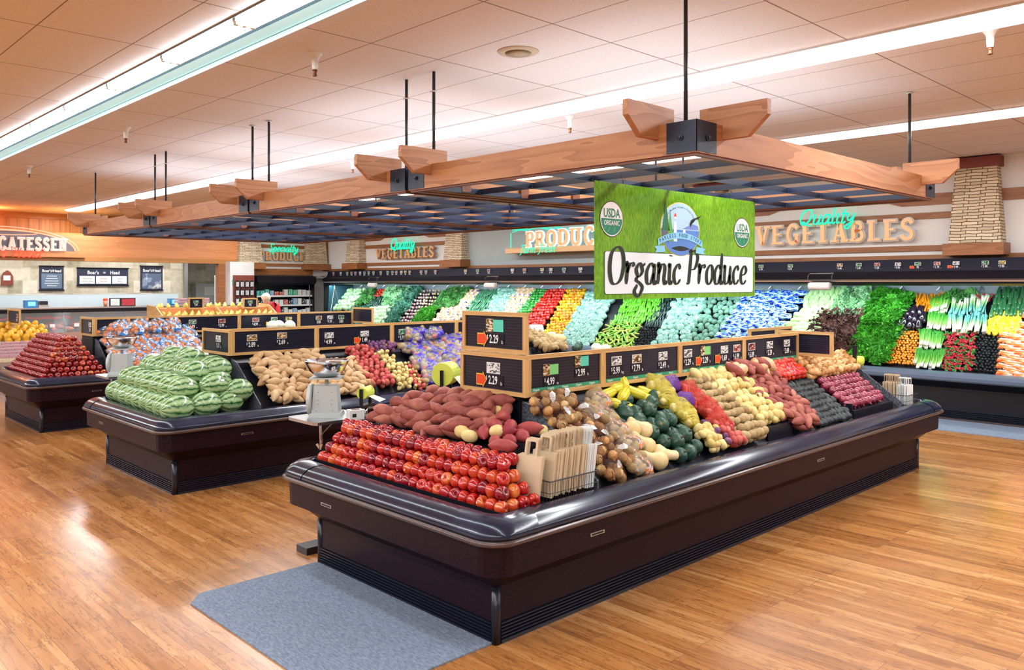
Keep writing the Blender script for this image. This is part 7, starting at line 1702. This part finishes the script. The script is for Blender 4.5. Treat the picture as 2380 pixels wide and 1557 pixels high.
# ---------------------------------------------------------------- deli
dc = empty('deli_case', (0, 0, 0), 'long glass deli case with stainless top and meat trays in front of the tiled wall', 'deli case')
dx0, dx1, dy = 1.5, 9.0, 19.0
MB().box(dx0, dy, 0, dx1, dy+1.0, .80).build('base', M['steel'], dc); MB().box(dx0, dy+.25, 1.28, dx1, dy+1.05, 1.36).build('top_shelf', M['black'], dc)
MB().box(dx0, dy+.22, 1.36, dx1, dy+1.08, 1.385).build('stainless_top', M['steel'], dc)
MB().add([(dx0, dy+.02, .86), (dx1, dy+.02, .86), (dx1, dy+.26, 1.30), (dx0, dy+.26, 1.30)], [(0, 1, 2, 3)]).build('front_glass', M['glass'], dc)
MB().box(dx0, dy, .80, dx1, dy+.03, .87).build('front_rail', M['steel'], dc); MB().box(dx0, dy+.9, .8, dx1, dy+1.0, 1.3).build('back_doors', M['white'], dc)
x = dx0
while x <= dx1: MB().prism([(dy+.03, .86), (dy+.26, 1.30), (dy+.30, 1.30), (dy+.07, .86)], x, x+.025, 'x').build('mullion', M['dark'], dc); x += 1.25
n_ = 0
M['meat'] = skin('deli_meat_surface', [(0, (.20, .02, .02)), (.4, (.45, .08, .06)), (.7, (.62, .25, .18)), (1, (.75, .55, .42))], 10, .4, .6, 3)
meat_me = [blob('deli_meat', M['meat'], ellp(.06, .11, 7), 10, axis='x', lump=.4, seed=i) for i in range(2)]
lay('deli_meat', meat_me, [(1.8, 19.12, .86), (8.8, 19.12, .86), (8.8, 19.75, 1.0), (1.8, 19.75, 1.0)], .27, .21, 'lump of red and brown meat in the glass deli case', 'meat', 'meats in the deli case', 'flat', lift=.9)
for i in range(14):
    tag(MB().box(-.05, 0, 0, .05, .004, .07).build('price_ticket', M['white'], None, False, (2.2+i*.47, 19.10, .98)), 'small white price ticket standing in the deli case', 'ticket', 'tickets in the deli case')
for j in range(2):
    tag(MB().tube([(3.6+j*1.0+.09*i, 19.5+.02*sin(i), 1.17+.02*sin(i*1.7)) for i in range(11)], .03, 7).build('red_garland', M['red']), 'red garland hanging inside the deli case', 'garland', 'red garlands in the deli case')
for px in (305, 415):
    p = pix(px, 700, 'y', 19.6)
    o = empty('counter_scale', (p.x+(-.0), 19.65, 1.386), 'blue-screened digital counter scale on the stainless deli top', 'scale', 'digital scales on the deli top') if False else None
for px, lb in ((72, 'blue-screened deli scale at the left on the stainless top'), (405, 'blue-screened deli scale at the right on the stainless top')):
    p = pix(px, 700, 'y', 19.5); o = empty('counter_scale', (p.x, 19.5, 1.386), lb, 'scale')
    MB().box(-.12, -.02, 0, .12, .12, .16).build('monitor', M['bluecase'], o); MB().box(-.06, -.026, .04, .08, -.021, .13).build('screen', M['bluescreen'], o)
    MB().box(.14, -.02, 0, .34, .2, .06).build('weigh_plate', M['steel'], o); MB().box(.16, -.01, .06, .32, .18, .14).build('printer', M['darkbag'], o)
p = pix(245, 700, 'y', 19.5); o = empty('cup_of_slips', (p.x, 19.5, 1.386), 'orange cup of red-topped sticks on the deli top', 'cup')
MB().lathe([(.035, 0), (.055, .13), (.05, .13), (.03, .005)], 14).build('cup', M['coral'], o, True); MB().lathe([(.045, .12), (.055, .16), (.03, .19)], 10).build('red_tops', M['red'], o, True)
for px0, px1, py0, py1, nm, mt, lb in ((255, 280, 707, 690, 'menu_stand', 'whitepaper', 'white menu card in a dark stand on the deli top'), (281, 315, 706, 688, 'picture_box', 'cardfood', 'dark picture box of food trays on the deli top')):
    a, b_ = pix(px0, py0, 'y', 19.45), pix(px1, py1, 'y', 19.45)
    o = empty(nm, (a.x, 19.45, 1.386), lb, 'display card'); w, h = b_.x-a.x, .19
    MB().box(0, 0, 0, w, .05, h).build('stand', M['dark'], o); MB().box(.02, -.004, .02, w-.02, -.001, h-.02).build('printed_face', M[mt], o)
for i in range(6):
    for j in range(3):
        o = empty('berry_pack', (7.75+i*.135, 19.35, 1.386+j*.062), 'clear pack of strawberries stacked on the right end of the deli top', 'berry pack', 'strawberry packs on the deli top')
        inst('berry_fill', bf, Matrix.Identity(4), o); inst('clear_box', bc, Matrix.Identity(4), o)
# wall banners
def banner(px0, py0, px1, py1, lb, kind):
    a, b_ = pix(px0, py1, 'y', 22.97), pix(px1, py0, 'y', 22.97); w, h = b_.x-a.x, b_.z-a.z
    o = empty('wall_banner', (a.x, 22.97, a.z), lb, 'banner')
    MB().box(0, 0, 0, w, .03, h).build('panel', M['navypanel'], o)
    for z_ in (-.01, h-.015): MB().box(-.015, -.015, z_, w+.015, .03, z_+.03).build('rail', M['black'], o)
    z_ = h-.13; hh = .10 if kind != 'wide' else .15
    text('banner_lettering', "Boar's", (w*.30, -.004, z_+.01), X_, UZ, hh*w/(.56 if kind != 'wide' else 1.5), M['txt'], o, .9, .02); text('banner_lettering', 'Head', (w*.73, -.004, z_+.01), X_, UZ, hh*w/(.56 if kind != 'wide' else 1.5), M['txt'], o, .9, .02)
    MB().lathe([(.001, -.045), (.035, -.03), (.045, .0), (.03, .03), (.001, .04)], 10, fn=lambda a_, r_, zz: (w*.52+r_*cos(a_)*.8, -.004+r_*.05*sin(a_), z_+.015+zz*.7)).build('crest', M['crest'], o)
    if kind == 'wide':
        for k, (s1, s2) in enumerate((('Yellow/White', 'American Cheese'), ('Weekly', 'Specials'), ('Tavern', 'Ham'))):
            x0 = .05+k*(w-.06)/3
            q = MB().box(x0, -.006, .05, x0+(w-.15)/3, -.001, h*.55).build('notice_card', M['white'], o)
            text('card_lettering', s1, (x0+(w-.15)/6, -.008, h*.40), X_, UZ, .062 if k else .045, M['redbrown'] if k == 1 else M['navy'], q, .9); text('card_lettering', s2, (x0+(w-.15)/6, -.008, h*.25), X_, UZ, .062 if k else .045, M['redbrown'] if k == 1 else M['navy'], q, .9)
            if k != 1: text('card_lettering', 'Save .50/Lb.' if k == 0 else 'Save $1.00/Lb.', (x0+(w-.15)/6, -.008, h*.14), X_, UZ, .04, M['navy'], q, .9)
    else:
        q = MB().box(.04, -.006, .05, w-.04, -.001, h*.70).build('poster', M['slateposter'] if kind == 'text' else M['photoposter'], o)
        if kind == 'text':
            for k in range(5): MB().box(w*.3-.02*k % .08, -.0075, h*(.58-.10*k), w*.7+.02*k % .08, -.006, h*(.60-.10*k)).build('text_line', M['txt'], q)
banner(92, 619, 148, 675, 'tall dark banner with a text panel, left on the tiled deli wall', 'text')
banner(180, 624, 298, 664, 'wide dark banner with three white cards in the middle of the deli wall', 'wide')
banner(327, 619, 378, 675, 'tall dark banner with a blue-grey picture, right on the deli wall', 'pic')
a = pix(2, 663, 'y', 22.97); o = empty('wall_plaque', (a.x, 22.95, a.z), 'brown arched plaque hanging at the left end of the tile wall', 'plaque')
MB().prism([(0, 0), (.26, 0), (.26, .22), (.20, .33), (.13, .37), (.05, .31), (0, .2)], 0, .03, 'y').build('board', M['redbrown'], o); MB().box(.05, -.004, .12, .2, 0, .24).build('label_panel', M['white'], o)
a = pix(476, 645, 'y', 24.5); tag(MB().box(-.3, 0, 0, .75, .35, 1.9).box(-.05, -.01, 1.55, .70, -.002, 1.8, 1).build('freezer', [M['scale'], M['white']], None, False, (a.x-.1, 24.2, 0)), 'grey upright freezer in the passage right of the tiled wall', 'freezer')
bs_ = empty('stainless_backsplash', (3.0, 22.8, 1.2), 'pale stainless backsplash counter along the foot of the tiled wall', 'counter')
MB().box(-1.9, -.5, -1.2, 6.2, .15, -.2).build('cabinet', M['steel'], bs_); MB().box(-1.9, .14, -.2, 6.2, .17, .42).build('splash_panel', M['paleblue'], bs_)
